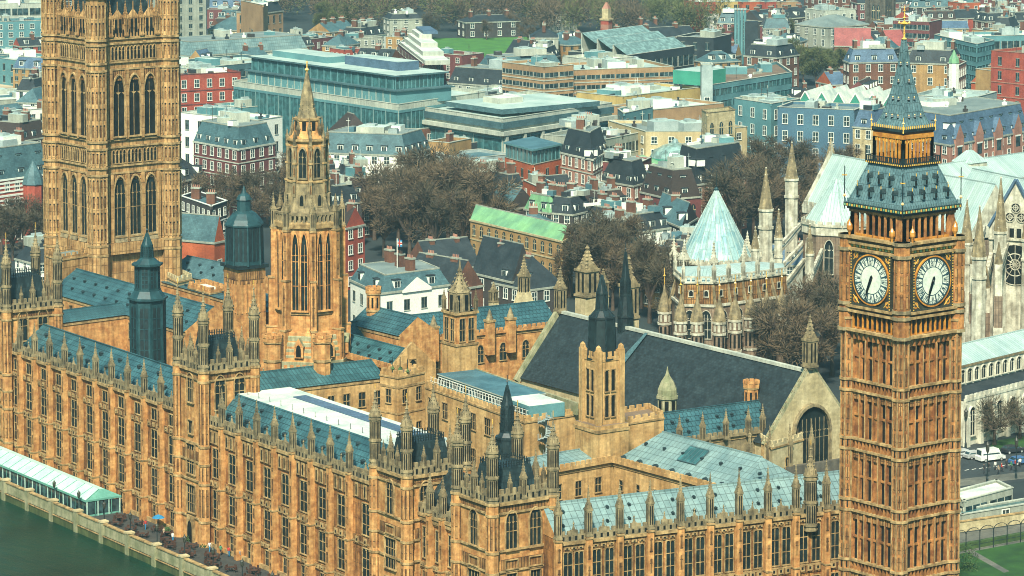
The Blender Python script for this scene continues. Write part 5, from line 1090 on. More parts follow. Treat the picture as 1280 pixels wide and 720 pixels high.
def flyer(a, b_, t, w_=.45):
    mb = MB(); n = 7; pts = [a.lerp(b_, i / n) - Vector((0, 0, 1.6 * math.sin(math.pi * i / n) * .4)) for i in range(n + 1)]
    for p, q in zip(pts, pts[1:]): mb.bar(p, q, w_ * .8, 'abbey_stone', 4)
    mb.bar(a + Vector((0, 0, 1.0)), b_ + Vector((0, 0, 1.0)), w_, 'abbey_stone', 4); build(mb, 'flying_buttress', t)
for (x0, y0, D0, x1, y1, D1) in ((973, 342, 730, 1012, 300, 748), (1012, 352, 718, 1030, 312, 742), (957, 330, 742, 1000, 285, 765), (975, 368, 722, 1005, 330, 742)): flyer(uD(x0, y0, D0), uD(x1, y1, D1), t)
# parts right of the clock tower
A, B = uz(1175, 272, 19), uz(1262, 292, 19); F = Fr.between(A, B); W = (B - A).length; zr = zat(1210, 216, F.p(10, 9)); mb = MB(); mb.box(0, W, .4, 17.6, 0, 19, 'abbey_stone', F); crenel(mb, F, 0, W, -.1, .5, 19, 1.5, 'abbey_stone', 2.2); build(mb, 'wall', t)
mb = MB(); roof_prism(mb, F, W, .4, 17.6, 19.1, zr, 'abbey_lead', 'gable', 'abbey_stone'); build(mb, 'roof', t)
A, B = uz(1186, 236, 23), uz(1330, 214, 23); G = Fr.between(A, B); W2 = (B - A).length; mb = MB(); mb.box(0, W2, 0, 14, 0, 23, 'abbey_stone', G); build(mb, 'wall', t); mb = MB(); roof_prism(mb, G, W2, 0, 14, 23.05, zat(1250, 198, G.p(W2 / 2, 7)), 'abbey_lead', 'gable', 'abbey_stone'); build(mb, 'roof', t)
mb = MB(); q = uz(1212, 208, 26); mb.prism(sq(q, 3, 0), 20, 27.2, 'abbey_stone'); mb.prism(sq(q, 3.2, 0), 27.2, 30, 'abbey_lead', P1=sq(q, .6, 0)); build(mb, 'crossing_lantern', t)
# gable with the rose window at the right edge
gc = uD(1268, 400, 690); G = Fr((gc.x, gc.y), R(-62)); zg = zat(1266, 226, gc); mb = MB(); hw = 5.6; ze = zat(1266, 285, gc)
P = [(-hw, 0), (hw, 0), (hw, ze), (0, zg), (-hw, ze)]; mb.face([G.p(x, 0, z) for x, z in P], 'abbey_stone'); mb.box(-hw, hw, .02, 2, 0, ze, 'abbey_stone', G)
for sg in (-1, 1): mb.bar(G.p(sg * hw, -.1, ze), G.p(0, -.1, zg + .3), .4, 'slate_blue', 4)
mb.box(-hw, hw, -.4, 0, ze - 2.6, ze - 2.2, 'abbey_stone', G, bottom=True)
for i in range(7): a = -hw + 1 + i * (2 * hw - 2) / 6; mb.box(a - .18, a + .18, -.45, 0, ze - 2.2, ze + .3, 'abbey_stone', G); mb.box(a + .25, a + 1.2, -.05, 0, ze - 2, ze - .1, 'slit_dark', G)
build(mb, 'gable', t)
mb = MB()
for (cx_, cz_, r_, n) in ((0, ze - 7.6, 4.2, 24), (0, ze + 4.2, 1.0, 12), (-1.2, ze + 2.2, 1.0, 12), (1.2, ze + 2.2, 1.0, 12)):
    mb = MB()
    mb.face([G.p(cx_ + r_ * math.cos(2 * math.pi * k / n), -.06, cz_ + r_ * math.sin(2 * math.pi * k / n)) for k in range(n)], 'slit_dark')
    for rr in ((r_, r_ * .55, r_ * .25) if r_ > 2 else (r_, r_ * .5)):
        for k in range(n): a, b_ = 2 * math.pi * k / n, 2 * math.pi * (k + 1) / n; mb.bar(G.p(cx_ + rr * math.cos(a), -.12, cz_ + rr * math.sin(a)), G.p(cx_ + rr * math.cos(b_), -.12, cz_ + rr * math.sin(b_)), .12, 'abbey_stone', 4)
    for k in range(12 if r_ > 2 else 4): a = 2 * math.pi * k / (12 if r_ > 2 else 4); mb.bar(G.p(cx_, -.12, cz_), G.p(cx_ + r_ * math.cos(a), -.12, cz_ + r_ * math.sin(a)), .09, 'abbey_stone', 4)
    build(mb, 'rose_window', t)
for px, D, y1, y2, w_ in ((1249, 688, 290, 222, 2.2), (1223, 676, 322, 258, 2.4), (1284, 686, 300, 235, 2.2)): spire_turret(t, px, 400, D, 0, y1, y2, w_)
mb = MB()
for px, D in ((1200, 690), (1216, 684), (1232, 681), (1247, 676)):
    q = uD(px, 430, D); zt = zat(px, 330 if px != 1232 else 360, q); K = Fr((q.x, q.y), R(-45))
    for i in range(4): mb.box(-1.1 + .12 * i, 1.1 - .12 * i, -1.6 + .25 * i, 1.4, zt * i / 4, zt * (i + 1) / 4, ('abbey_brown', 'abbey_stone')[i % 2], K)
    mb.lathe(q.x, q.y, [(.9, zt), (.1, zt + 4.5)], 'pale_stone', 4)
build(mb, 'buttresses', t)
for (x0, y0, D0, x1, y1, D1) in ((1216, 330, 684, 1230, 290, 705), (1232, 352, 681, 1246, 300, 700), (1247, 345, 676, 1262, 300, 695)): flyer(uD(x0, y0, D0), uD(x1, y1, D1), t, .6)

# ------------------------------------------------------------------ parish church (right)
A, B = uz(1207, 497, 9.2), uz(1345, 462, 9.2); F = Fr.between(A, B); W = (B - A).length
t = thing('parish_church', 'long low cream stone church with clerestory windows beside the street', 'church', (*F.p(W / 2, 9)[:2], 0))
mb = MB(); mb.box(0, W, 0, 6, 0, 8.4, 'church_stone', F); crenel(mb, F, 0, W, -.1, .4, 8.4, 1.1, 'church_stone', 1.5); mb.box(-.1, 0, -.1, 6.1, 0, 8.4, 'church_stone', F)
mb.box(-1.0, W, 6.0, 16, 0, 13.4, 'church_stone', F); mb.box(-1.0, W, 5.8, 6.0, 13.0, 13.4, 'pale_stone', F, bottom=True); build(mb, 'wall', t)
mb = MB(); mb.face([F.p(0, .4, 8.5), F.p(W, .4, 8.5), F.p(W, 6, 9.6), F.p(0, 6, 9.6)], 'slate'); roof_prism(mb, F, W + 1, 5.9, 16.1, 13.45, 15.9, 'abbey_lead', 'gable', 'church_stone'); build(mb, 'roof', t)
for k in range(8): put(gothic_window(2.1, 5.4, 3, 1, True, 'church_stone', deep=.4), 'window', t, F.p(1.9 + k * 4.4, 0, 1.8), F.ang)
for k in range(14): put(gothic_window(1.5, 2.5, 2, 0, True, 'church_stone', deep=.3), 'window', t, F.p(.2 + k * 2.35, 6, 10.1), F.ang)
G = Fr.between(F.p(-1.0, 16), F.p(-1.0, 6)); put(gothic_window(3.2, 7.5, 3, 1, True, 'church_stone', deep=.5), 'window', t, G.p(5, 0, 2.5), G.ang)
bm = cached('stm', lambda: MB().box(-.5, .5, -1, 0, 0, 5.6, 'church_stone').box(-.42, .42, -.6, 0, 5.6, 8, 'church_stone').mesh('buttress'))
for k in range(8): put(bm, 'buttress', t, F.p(k * 4.4 - .2, 0, 0), F.ang)

# ================================================================== THE CITY BEYOND
FOOT = []                                                    # (x, y, radius) already built on
def claim(pts):
    cx = sum(p[0] for p in pts) / len(pts); cy = sum(p[1] for p in pts) / len(pts)
    FOOT.append((cx, cy, [(p[0], p[1]) for p in pts]))
def win_mesh(style, w_, h):
    def mk():
        mb = MB()
        if style == 'white':
            mb.box(-w_ / 2, w_ / 2, -.03, .02, 0, h, 'glass_dark'); t_ = .13
            mb.box(-w_ / 2 - t_, -w_ / 2, -.12, .02, -t_, h + t_, 'window_white'); mb.box(w_ / 2, w_ / 2 + t_, -.12, .02, -t_, h + t_, 'window_white')
            mb.box(-w_ / 2, w_ / 2, -.12, .02, h, h + t_, 'window_white', bottom=True); mb.box(-w_ / 2 - .2, w_ / 2 + .2, -.2, .02, -.22, -.02, 'window_white', bottom=True)
            mb.box(-.05, .05, -.08, 0, 0, h, 'window_white'); mb.box(-w_ / 2, w_ / 2, -.08, 0, h * .5 - .05, h * .5 + .05, 'window_white', bottom=True)
        elif style == 'strip':
            mb.box(-w_ / 2, w_ / 2, -.03, .02, 0, h, 'glass_dark'); mb.box(-w_ / 2, w_ / 2, -.14, .02, -.15, 0, 'concrete_pale', bottom=True)
            for i in range(4): x = -w_ / 2 + w_ * i / 3; mb.box(x - .05, x + .05, -.1, 0, 0, h, 'concrete_pale')
        elif style == 'glass':
            mb.box(-w_ / 2, w_ / 2, -.03, .02, 0, h, 'glass_teal'); mb.box(-w_ / 2, w_ / 2, -.2, .02, h * .96, h, 'wall_teal', bottom=True)
            for i in range(4): x = -w_ / 2 + w_ * i / 3; mb.box(x - .06, x + .06, -.12, 0, 0, h, 'wall_teal')
        elif style == 'arch':
            P = arch_pts(w_, 0, h * .72, h); mb.face([(x, -.03, z) for x, z in P], 'glass_dark'); mb.box(-w_ / 2 - .2, w_ / 2 + .2, -.18, .02, -.25, -.02, 'cream_stone', bottom=True); mb.box(-.06, .06, -.08, 0, 0, h * .9, 'cream_stone'); mb.box(-w_ / 2, w_ / 2, -.08, 0, h * .55, h * .62, 'cream_stone', bottom=True)
        else:
            mb.box(-w_ / 2, w_ / 2, -.03, .02, 0, h, 'glass_dark'); mb.box(-w_ / 2 - .12, w_ / 2 + .12, -.16, .02, -.2, -.02, 'concrete_pale', bottom=True); mb.box(-.04, .04, -.07, 0, 0, h, 'concrete'); mb.box(-w_ / 2 - .06, w_ / 2 + .06, -.1, .02, h, h + .12, 'concrete', bottom=True)
        return mb.mesh('window')
    return cached(('cw', style, round(w_, 2), round(h, 2)), mk)
def dormer_mesh(style):
    def mk():
        mb = MB(); mb.box(-.85, .85, -.1, 2.2, 0, 1.75, 'window_white' if style != 'dark' else 'slate'); mb.box(-.62, -.06, -.16, -.09, .2, 1.5, 'glass_dark'); mb.box(.06, .62, -.16, -.09, .2, 1.5, 'glass_dark'); mb.box(-1, 1, -.25, 2.3, 1.75, 1.95, 'slate_teal' if style == 'teal' else 'slate', bottom=True)
        return mb.mesh('dormer')
    return cached(('dm', style), mk)
def chim_mesh(mat):
    def mk():
        mb = MB(); mb.box(-.6, .6, -1.1, 1.1, 0, 3.0, mat); mb.box(-.7, .7, -1.2, 1.2, 2.7, 3.05, 'concrete', bottom=True)
        for k in range(4): mb.lathe(0, -.8 + k * .53, [(.16, 3.05), (.13, 3.7)], 'brick_pink', 6)
        return mb.mesh('chimney')
    return cached(('ch', mat), mk)
SHORTS = []
RC = random.Random(11)
def shrink(P, k):
    c = sum((Vector((*p[:2], 0)) for p in P), Vector()) / len(P); out = []
    n = len(P)
    for i in range(n):                                       # inset every edge by k metres
        p, a, b_ = Vector((*P[i][:2], 0)), Vector((*P[i - 1][:2], 0)), Vector((*P[(i + 1) % n][:2], 0))
        u = (a - p).normalized(); v = (b_ - p).normalized(); s_ = abs(u.cross(v).z); out.append(p + (u + v) * (k / max(s_, .3)))
    return out
def city_poly(P, h, name, label, cat, wall, roof='flat', rm='flat_grey', rows=3, bay=3.2, ws='white', wf=.55, rh=4.0, dorm=0, chim=0, plant=2, band=None, group=None, short=None, faces=(0, 1), wcap=100, gable_along=None, dst='white', par=.8, z_first=1.0, wh=None, ww=None):
    """block on the four-cornered footprint P (first edge the left face seen, second the right face seen)"""
    P = [Vector((p[0], p[1], 0)) for p in P]; claim(P)
    c = sum(P, Vector()) / 4; t = thing(name, label, cat, (c.x, c.y, 0), group)
    if short: SHORTS.append((c.x, c.y, short))
    Fs = [Fr.between(P[i], P[(i + 1) % 4]) for i in range(4)]; Ls = [(P[(i + 1) % 4] - P[i]).length for i in range(4)]
    mb = MB(); mb.prism(P, 0, h, wall, top=rm)
    if roof == 'flat':
        for F, l in zip(Fs, Ls): mb.box(0, l, 0, .35, h, h + par, wall, F); mb.box(-.1, l + .1, -.12, .38, h + par, h + par + .15, 'concrete_pale' if band is None else band, F, bottom=True)
    if band:
        for i in faces:
            for r_ in range(1, rows): z = h * r_ / rows; mb.box(0, Ls[i], -.14, 0, z - .2, z + .1, band, Fs[i], bottom=True)
    if roof != 'flat':
        for F, l in zip(Fs, Ls): mb.box(-.15, l + .15, -.25, 0, h - .45, h, band or 'concrete', F, bottom=True)
    build(mb, 'wall', t)
    st = h / rows; hh = wh or st * wf; n_w = 0; rest = MB()
    for r_ in reversed(range(rows)):
        for i in faces:
            n = max(1, int(Ls[i] / bay)) if Ls[i] > 1.8 else 0
            w_ = ww or ((bay * .9) if ws in ('strip', 'glass') else min(1.5, bay * .42))
            if ws in ('strip', 'glass'): w_ = Ls[i] / max(n, 1) * .93; w_ = round(w_ * 5) / 5
            for k in range(n):
                z = st * r_ + (z_first if st > 2 else .4); pt = Fs[i].p(Ls[i] * (k + .5) / n, 0, z)
                if n_w < wcap: put(win_mesh(ws, w_, min(hh, st - .7)), 'window', t, pt, Fs[i].ang); n_w += 1
                else: rest.box(Ls[i] * (k + .5) / n - w_ / 2, Ls[i] * (k + .5) / n + w_ / 2, -.04, .02, z, z + min(hh, st - .7), 'glass_dark', Fs[i])
    if rest.f: o = build(rest, 'window', t); o['kind'] = 'stuff'
    zt = h
    if roof == 'mansard':
        Q = shrink(P, min(1.9, min(Ls[0], Ls[1]) * .2)); mb = MB(); mb.prism(P, h + .01, h + rh, rm, P1=Q, top='flat_grey')
        Fq = [Fr.between(Q[i], Q[(i + 1) % 4]) for i in range(4)]
        for i in range(4): mb.box(0, (Q[(i + 1) % 4] - Q[i]).length, -.12, .25, h + rh - .12, h + rh + .16, 'concrete' , Fq[i], bottom=True)
        build(mb, 'roof', t); zt = h + rh
        if dorm:
            for i in faces:
                n = max(1, int(Ls[i] / dorm)) if Ls[i] > 3 else 0
                for q in range(2 if rh > 6.5 else 1):
                    for k in range(n): put(dormer_mesh(dst), 'dormer', t, Fs[i].p(Ls[i] * (k + .5) / n, .42 + (q * 1.0 if rh > 6.5 else 0) , h + .5 + q * rh * .45), Fs[i].ang)
    elif roof in ('gable', 'hip'):
        g = gable_along if gable_along is not None else (0 if Ls[0] >= Ls[1] else 1)
        A, B, C_, D = [Vector((p.x, p.y, h)) for p in (P if g == 0 else P[1:] + P[:1])]
        m0, m1 = (A + D) / 2, (B + C_) / 2; ax = (m1 - m0); hp = min(.45 * ax.length, (A - D).length * .5) if roof == 'hip' else 0
        r0 = m0 + ax.normalized() * hp + Vector((0, 0, rh)); r1 = m1 - ax.normalized() * hp + Vector((0, 0, rh)); mb = MB()
        mb.face([A, B, r1, r0], rm); mb.face([C_, D, r0, r1], rm); mb.face([B, C_, r1], rm if hp else wall); mb.face([D, A, r0], rm if hp else wall); mb.bar(r0, r1, .16, 'concrete', 4)
        build(mb, 'roof', t); zt = h + rh * .55
        if dorm:
            F = Fr.between(A, B); l = (B - A).length; n = max(1, int(l / dorm))
            for k in range(n): put(dormer_mesh(dst), 'dormer', t, F.p(l * (k + .5) / n, .9, h + rh * .22), F.ang)
    for k in range(chim):
        f = (k + .5) / chim; q = P[0].lerp(P[1], f).lerp(P[3].lerp(P[2], f), .5) if Ls[0] > Ls[1] else P[0].lerp(P[3], f).lerp(P[1].lerp(P[2], f), .5)
        put(chim_mesh('brick_brown'), 'chimney', t, (q.x, q.y, (zt if roof != 'flat' else h) - .1), Fs[1].ang)
    if roof in ('flat', 'mansard') and plant and min(Ls[0], Ls[1]) > 6:
        for k in range(plant):
            f, g = RC.uniform(.2, .8), RC.uniform(.25, .8); q = P[0].lerp(P[1], f).lerp(P[3].lerp(P[2], f), g); a, b_, z = RC.uniform(1.2, min(5, Ls[0] * .16 + 1)), RC.uniform(1.2, min(4, Ls[1] * .16 + 1)), RC.uniform(1.2, 3)
            mb = MB(); K = Fr((q.x, q.y), Fs[0].ang); mb.box(-a, a, -b_, b_, zt, zt + z, RC.choice(['concrete_pale', 'metal_grey', 'wall_teal', 'concrete', 'white_paint']), K, top='flat_pale'); mb.box(-a * .5, a * .2, -b_ * .5, b_ * .3, zt + z, zt + z + .6, 'metal_grey', K); build(mb, 'roof_plant', t)
    if roof in ('flat', 'mansard') and plant and min(Ls[0], Ls[1]) > 6:
        for k in range(2 + plant * 2):                       # ducts and cowls on the roof
            f, g = RC.uniform(.12, .88), RC.uniform(.15, .85); q = P[0].lerp(P[1], f).lerp(P[3].lerp(P[2], f), g); K = Fr((q.x, q.y), Fs[RC.randint(0, 1)].ang); m_ = RC.choice(['metal_grey', 'slate', 'concrete_pale', 'flat_teal', 'white_paint', 'brick_dark']); v = RC.randint(0, 3)
            put(cached(('duct', m_, v), lambda: (MB().box(-2.6, 2.6, -.3, .3, 0, .7, m_).box(1.9, 2.6, -.5, .5, .7, 1.5, m_), MB().box(-.6, .6, -.5, .5, 0, .9, m_).lathe(0, 0, [(.3, .9), (.3, 1.5), (.5, 1.6), (.1, 1.9)], m_, 8), MB().bar((0, 0, 0), (0, 0, 4), .07, m_, 5).bar((-.6, 0, 3.2), (.6, 0, 3.2), .05, m_, 4), MB().box(-1.3, 1.3, -.9, .9, 0, 1.3, m_).box(-1.1, 1.1, -.7, .7, 1.3, 1.45, 'flat_grey'))[v].mesh('roof_duct')), 'roof_duct', t, (q.x, q.y, zt), K.ang)
    return t, Fs, Ls, zt
def city(name, label, cat, L, C, Rr, h, wall, d=14, **k):
    B = uz(*C, h); away = Vector((B.x, B.y, 0)).normalized()
    A = uz(*L, h) if L else None; D = uz(*Rr, h) if Rr else None
    if A is None: u = (D - B).normalized(); n = Vector((-u.y, u.x, 0)); n = n if n.dot(away) > 0 else -n; A = B + n * d
    if D is None: u = (A - B).normalized(); n = Vector((-u.y, u.x, 0)); n = n if n.dot(away) > 0 else -n; D = B + n * d
    return city_poly([A, B, D, A + D - B], h, name, label, cat, wall, **k)
b_, o_, h_ = 'building', 'office', 'house'
# --- left edge, in front of and beyond the great square tower
city('flat_block', 'long white striped office slab at the top left corner of the picture', b_, None, (-30, 8), (58, 6), 20, 'concrete_pale', rm='flat_pale', rows=4, ws='strip', bay=6, short='white striped office slab')
city('glass_block', 'teal glazed apartment block below the white striped office slab', b_, None, (-20, 30), (60, 28), 16, 'wall_teal', rm='flat_teal', rows=5, ws='white', bay=4, short='teal glazed apartment block')
city('flat_block', 'low pale flat office with teal front just left of the great square tower', o_, (-10, 74), (20, 78), (66, 72), 9, 'wall_teal', rm='flat_pale', rows=2, ws='dark', bay=4.5, short='low teal-fronted office')
city('flat_block', 'low dark teal block beside the sandy building site', b_, None, (-20, 70), (12, 70), 8, 'slate_teal', rm='flat_grey', rows=2, short='low dark teal block')
city('flat_shed', 'broad low white-roofed shed behind the sandy building site', 'shed', None, (-40, 130), (64, 125), 6, 'concrete', d=34, rm='white_roof', rows=1, ws='strip', bay=9, short='broad white-roofed shed')
city('skylit_hall', 'dark teal roofed hall with a row of white skylights left of the great square tower', b_, None, (-14, 153), (42, 146), 8, 'brick_dark', d=15, roof='gable', gable_along=1, rm='slate_teal', rh=4, rows=2, dorm=5, short='teal hall with white skylights')
city('brick_house', 'brown brick house with two white dormers hard against the great square tower', h_, None, (26, 176), (62, 170), 13, 'brick_brown', d=14, roof='mansard', rm='tile_brown', rh=5, rows=3, dorm=4, chim=2, short='brown house by the great tower')
city('teal_roofed_house', 'low house with hipped bright teal roof near the left edge', h_, None, (-12, 184), (30, 180), 10, 'brick_dark', d=13, roof='hip', rm='slate_teal', rh=5, rows=2, short='teal hipped house')
t, Fs, Ls, zt = city('striped_building', 'red brick building banded with white stone under steep dark teal roofs at the left edge', b_, None, (-10, 226), (64, 216), 17, 'brick_red', d=17, roof='mansard', rm='slate_teal', rh=8, rows=4, dorm=6, chim=3, band='window_white', short='white-banded red building')
mb = MB()
for k in range(7): mb.box(0, Ls[1], -.12, 0, 9 + k * 1.1, 9.5 + k * 1.1, 'window_white', Fs[1], bottom=True)
build(mb, 'stone_band', t)
mb = MB(); c = Fs[1].p(Ls[1] * .62, -1.6); mb.lathe(c.x, c.y, [(2.6, 0), (2.6, 15)], 'brick_red', 8); mb.lathe(c.x, c.y, [(2.9, 15), (2.2, 17.5), (.2, 21)], 'slate_teal', 8); build(mb, 'corner_turret', t)
city('dark_house', 'dark-roofed house with three dormers in front of the white-banded red building', h_, None, (-8, 262), (52, 258), 9, 'brick_dark', d=9, roof='hip', rm='slate', rh=4, rows=2, short='dark house by the left trees')
# --- between the great tower and the central spire
city('tower_block', 'tall grey concrete tower block cut by the top edge beside the great square tower', 'tower block', None, (205, -52), (257, -54), 40, 'concrete', rows=12, bay=4.2, ws='dark', short='grey tower block')
city('slab_block', 'cream windowless slab block at the top with a grey cap', 'tower block', (301, 3), (329, 9), (335, 6), 24, 'render_peach', rows=1, ws='dark', bay=99, plant=1, short='cream slab block')
city('flat_block', 'peach stone block with dark top storey right of the cream slab block', b_, None, (331, 16), (354, 13), 17, 'render_peach', roof='mansard', rm='slate', rh=4, rows=3, bay=4, ws='dark', short='peach stone block')
city('hipped_block', 'low stone block with hipped teal roof below the cream slab block', b_, None, (260, 36), (302, 38), 9, 'cream_stone', d=14, roof='hip', rm='slate_teal', rh=5, rows=2, bay=3.6, short='teal hipped stone block')
city('long_hall', 'long hall under a pale teal lead barrel roof above the flat-roofed ministry', b_, None, (236, 70), (384, 60), 11, 'concrete_pale', d=24, roof='mansard', rm='pale_lead', rh=5, rows=2, bay=6, short='long lead-roofed hall')
for L_, C_, lab, sh in (((230, 62), (253, 62), 'small classical stone pavilion with arched opening nearest the great square tower', 'left stone pavilion'), ((352, 66), (385, 66), 'small classical stone pavilion with arched opening at the right end of the long hall', 'right stone pavilion')):
    t, Fs, Ls, zt = city('stone_pavilion', lab, 'pavilion', None, L_, C_, 8.5, 'cream_stone', d=10, roof='gable', gable_along=0, rm='pale_lead', rh=3.4, rows=1, ws='arch', bay=5, wh=5.5, ww=2.6, short=sh)
city('flat_block', 'very long low flat-roofed block with dark clerestory below the long lead-roofed hall', o_, None, (224, 90), (362, 77), 14, 'slate_teal', d=26, rm='flat_pale', rows=3, ws='strip', bay=9, plant=5, short='long low clerestory block')
city('brick_block', 'bright red brick office with rows of white windows right of the great square tower', o_, None, (222, 97), (301, 93), 22, 'brick_red', d=16, rm='flat_brown', rows=5, bay=3.8, plant=2, band='brick_maroon', short='bright red brick office')
t, Fs, Ls, zt = city('ministry_block', 'huge teal glass and white framed ministry with stepped flat roofs behind the central spire', o_, (292, 104), (498, 134), (606, 118), 21, 'concrete_pale', rm='flat_pale', rows=1, ws='glass', bay=6, wh=19.4, plant=0, z_first=.6, short='huge teal ministry')
for i, (f0, f1) in enumerate(((.0, .98),)):
    F = Fs[0]; l = Ls[0]; mb = MB(); mb.box(l * .04, l - 5, 3, Ls[1] * .55, 21, 25.0, 'wall_teal', F, top='flat_pale'); mb.box(l * .03, l - 4.2, 2.2, Ls[1] * .57, 25.0, 25.4, 'slate_teal', F, bottom=True); mb.box(l * .05, l - 7, 4.2, Ls[1] * .52, 25.4, 29.2, 'glass_teal', F, top='flat_pale'); mb.box(l * .04, l - 6, 3.4, Ls[1] * .55, 29.2, 29.7, 'slate_teal', F, bottom=True, top='flat_pale')
    for k in range(22): a = l * .05 + (l * .95 - 8) * k / 21; mb.box(a - .15, a + .15, 4.0, 4.2, 25.4, 29.2, 'wall_teal', F); mb.box(a - .1, a + .1, 2.85, 3, 21.2, 24.9, 'concrete_pale', F)
    for k in range(12): a = 4.2 + (Ls[1] * .5 - 5) * k / 11; p = F.p(l - 7, a); mb.box(l - 7, l - 6.85, a - .12, a + .12, 25.4, 29.2, 'wall_teal', F)
    build(mb, 'upper_storey', t)
    mb = MB(); mb.box(l * .5, l - 16, 12, Ls[1] * .46, 29.7, 32.4, 'slate_blue', F, top='flat_pale'); mb.box(l * .1, l * .44, 9, Ls[1] * .44, 29.7, 31.6, 'wall_teal', F, top='flat_pale'); build(mb, 'roof_plant', t)
    mb = MB()
    for k in range(26): c = F.p(l * .03 + k * (l * .95) / 26, .8); mb.bar((c.x, c.y, 21.9), (c.x, c.y, 23), .05, 'concrete_pale', 4)
    build(mb, 'handrail', t)
city('flat_block', 'plain white office with small dark windows and brown end wall left of the central spire', o_, (226, 144), (322, 154), (353, 149), 20, 'white_paint', rm='flat_pale', rows=4, bay=4.6, ws='dark', plant=4, short='plain white office')
city('flat_block', 'low teal office with pale flat roof between the white office and the ministry', o_, None, (302, 138), (354, 133), 14, 'wall_teal', rm='flat_pale', rows=3, bay=4, ws='dark', short='low teal office')
city('mansard_block', 'brown brick block with white bands and big hipped teal roof left of the central spire', b_, (242, 176), (298, 186), (344, 178), 20, 'brick_maroon', roof='mansard', rm='slate_teal', rh=5.5, rows=5, bay=3.6, dorm=4.4, band='concrete_pale', dst='teal', short='brown block with teal mansard')
city('dark_house', 'dark mansard house with two white windows at the right foot of the great square tower', h_, None, (228, 226), (262, 219), 11, 'brick_dark', d=11, roof='hip', rm='slate', rh=5, rows=2, dorm=6, short='dark house at the tower foot')
city('terrace_block', 'dark brick terrace with tall white sash windows behind the domed ventilator', b_, (226, 249), (264, 262), (284, 255), 17, 'brick_dark', roof='flat', rm='slate_teal', rows=5, bay=3.0, chim=2, plant=0, band='window_white', short='dark brick sash terrace')
city('gable_house', 'narrow bright red gabled wall with dark roof behind the domed ventilator', h_, None, (268, 303), (281, 300), 12, 'brick_orange', d=14, roof='gable', gable_along=0, rm='slate_teal', rh=6, rows=1, bay=99, short='narrow red gabled house')
city('teal_terrace', 'long white walled terrace with teal mansard roof and many dormers right of the central spire', b_, (398, 190), (507, 194), (538, 185), 15, 'white_paint', roof='mansard', rm='slate_teal', rh=5.5, rows=4, bay=3.6, dorm=4.2, dst='white', short='teal mansard terrace')
city('pyramid_house', 'brown house under a dark pyramid roof in front of the ministry columns', h_, None, (430, 173), (470, 171), 12, 'brick_brown', d=16, roof='hip', rm='tile_brown', rh=6.5, rows=3, short='dark pyramid roof house')
city('brick_block', 'low brick block with white parapet band and railings below the ministry corner', o_, None, (497, 166), (592, 160), 13, 'brick_brown', d=16, rm='flat_pale', rows=3, bay=4, plant=4, short='white-parapet brick block')
city('yellow_house', 'plain yellow brick house end between the teal terrace and the bare trees', h_, None, (535, 180), (562, 182), 14, 'brick_yellow', d=12, rm='flat_brown', rows=2, bay=9, chim=1, plant=0, short='plain yellow house end')
for L_, C_, h, m_, rm, lab in (((426, 229), (462, 228), 13, 'brick_dark', 'slate', 'black mansard house with a row of white dormers right of the central spire top'), ((405, 236), (438, 234), 11, 'white_paint', 'slate', 'white-fronted house with dark roof close beside the central spire'), ((418, 256), (452, 252), 12, 'brick_dark', 'slate', 'dark house with two white dormers above the red gabled house'), ((452, 246), (476, 243), 11, 'brick_brown', 'tile_brown', 'brown house half hidden by the left edge of the bare trees')):
    city('roof_house', lab, h_, None, L_, C_, h, m_, d=11, roof='mansard', rm=rm, rh=4.5, rows=3, dorm=3.6, chim=1, plant=1, short='dark house right of the spire')
city('gable_house', 'tall narrow red brick house with sash windows right of the central spire', h_, (424, 282), (432, 285), (456, 280), 15, 'brick_red', roof='gable', gable_along=0, rm='tile_brown', rh=4.5, rows=4, bay=3.6, chim=1, short='tall narrow red house')
# --- centre
city('white_terrace', 'grey and white terrace of tall windows among the park trees at the top', b_, None, (487, 24), (528, 23), 9, 'concrete', d=12, roof='mansard', rm='slate', rh=2, rows=3, bay=4.0, short='grey terrace in the park')
city('long_terrace', 'long brown terrace half hidden behind the park trees', b_, None, (582, 28), (650, 26), 7, 'brick_dark', d=12, roof='hip', rm='slate', rh=2.5, rows=2, bay=5, chim=3, short='long brown park terrace')
city('dark_terrace', 'dim grey terrace at the top right of the park', b_, None, (690, 18), (722, 17), 8, 'concrete', d=12, roof='hip', rm='slate', rh=3, rows=3, bay=5, short='dim grey park terrace')
t, Fs, Ls, zt = city('stepped_block', 'white terraced stepped block with purple brown side beside the green lawn', b_, (497, 57), (529, 82), (549, 68), 12, 'brick_maroon', rm='white_roof', rows=4, bay=4.5, ws='dark', plant=0, short='stepped white block')
mb = MB(); F = Fs[0]; 
for k in range(4): mb.box(1, Ls[0] * (1 - .22 * k) - 2, .8 + k * 1.5, 10, 12 + k * 1.6, 13.6 + k * 1.6, 'concrete_pale', F, top='white_roof')
mb.box(1, Ls[0] * .3, 7, 12.5, 18.4, 19.4, 'slate_blue', F); build(mb, 'upper_storey', t)
city('brick_block', 'maroon brick block of flats with white balconies right of the stepped white block', b_, None, (531, 68), (578, 72), 12, 'brick_maroon', d=12, rm='flat_brown', rows=4, bay=4, plant=1, short='maroon brick flats')
city('flat_shed', 'little bright red shed with teal roof in front of the maroon flats', 'shed', None, (559, 84), (588, 79), 6, 'brick_orange', d=10, rm='flat_teal', rows=1, bay=30, plant=0, short='little red shed')
city('white_cottage', 'white walled cottage with dark roof and chimneys beside the lawn', h_, None, (631, 66), (663, 69), 8, 'white_paint', d=10, roof='gable', gable_along=1, rm='slate', rh=5, rows=2, dorm=7, chim=2, short='white cottage')
city('grey_villa', 'tall grey villa with pale bay windows right of the white cottage', h_, None, (662, 47), (698, 47), 14, 'concrete', d=13, roof='hip', rm='slate', rh=3.5, rows=3, bay=4.6, chim=2, short='tall grey villa')
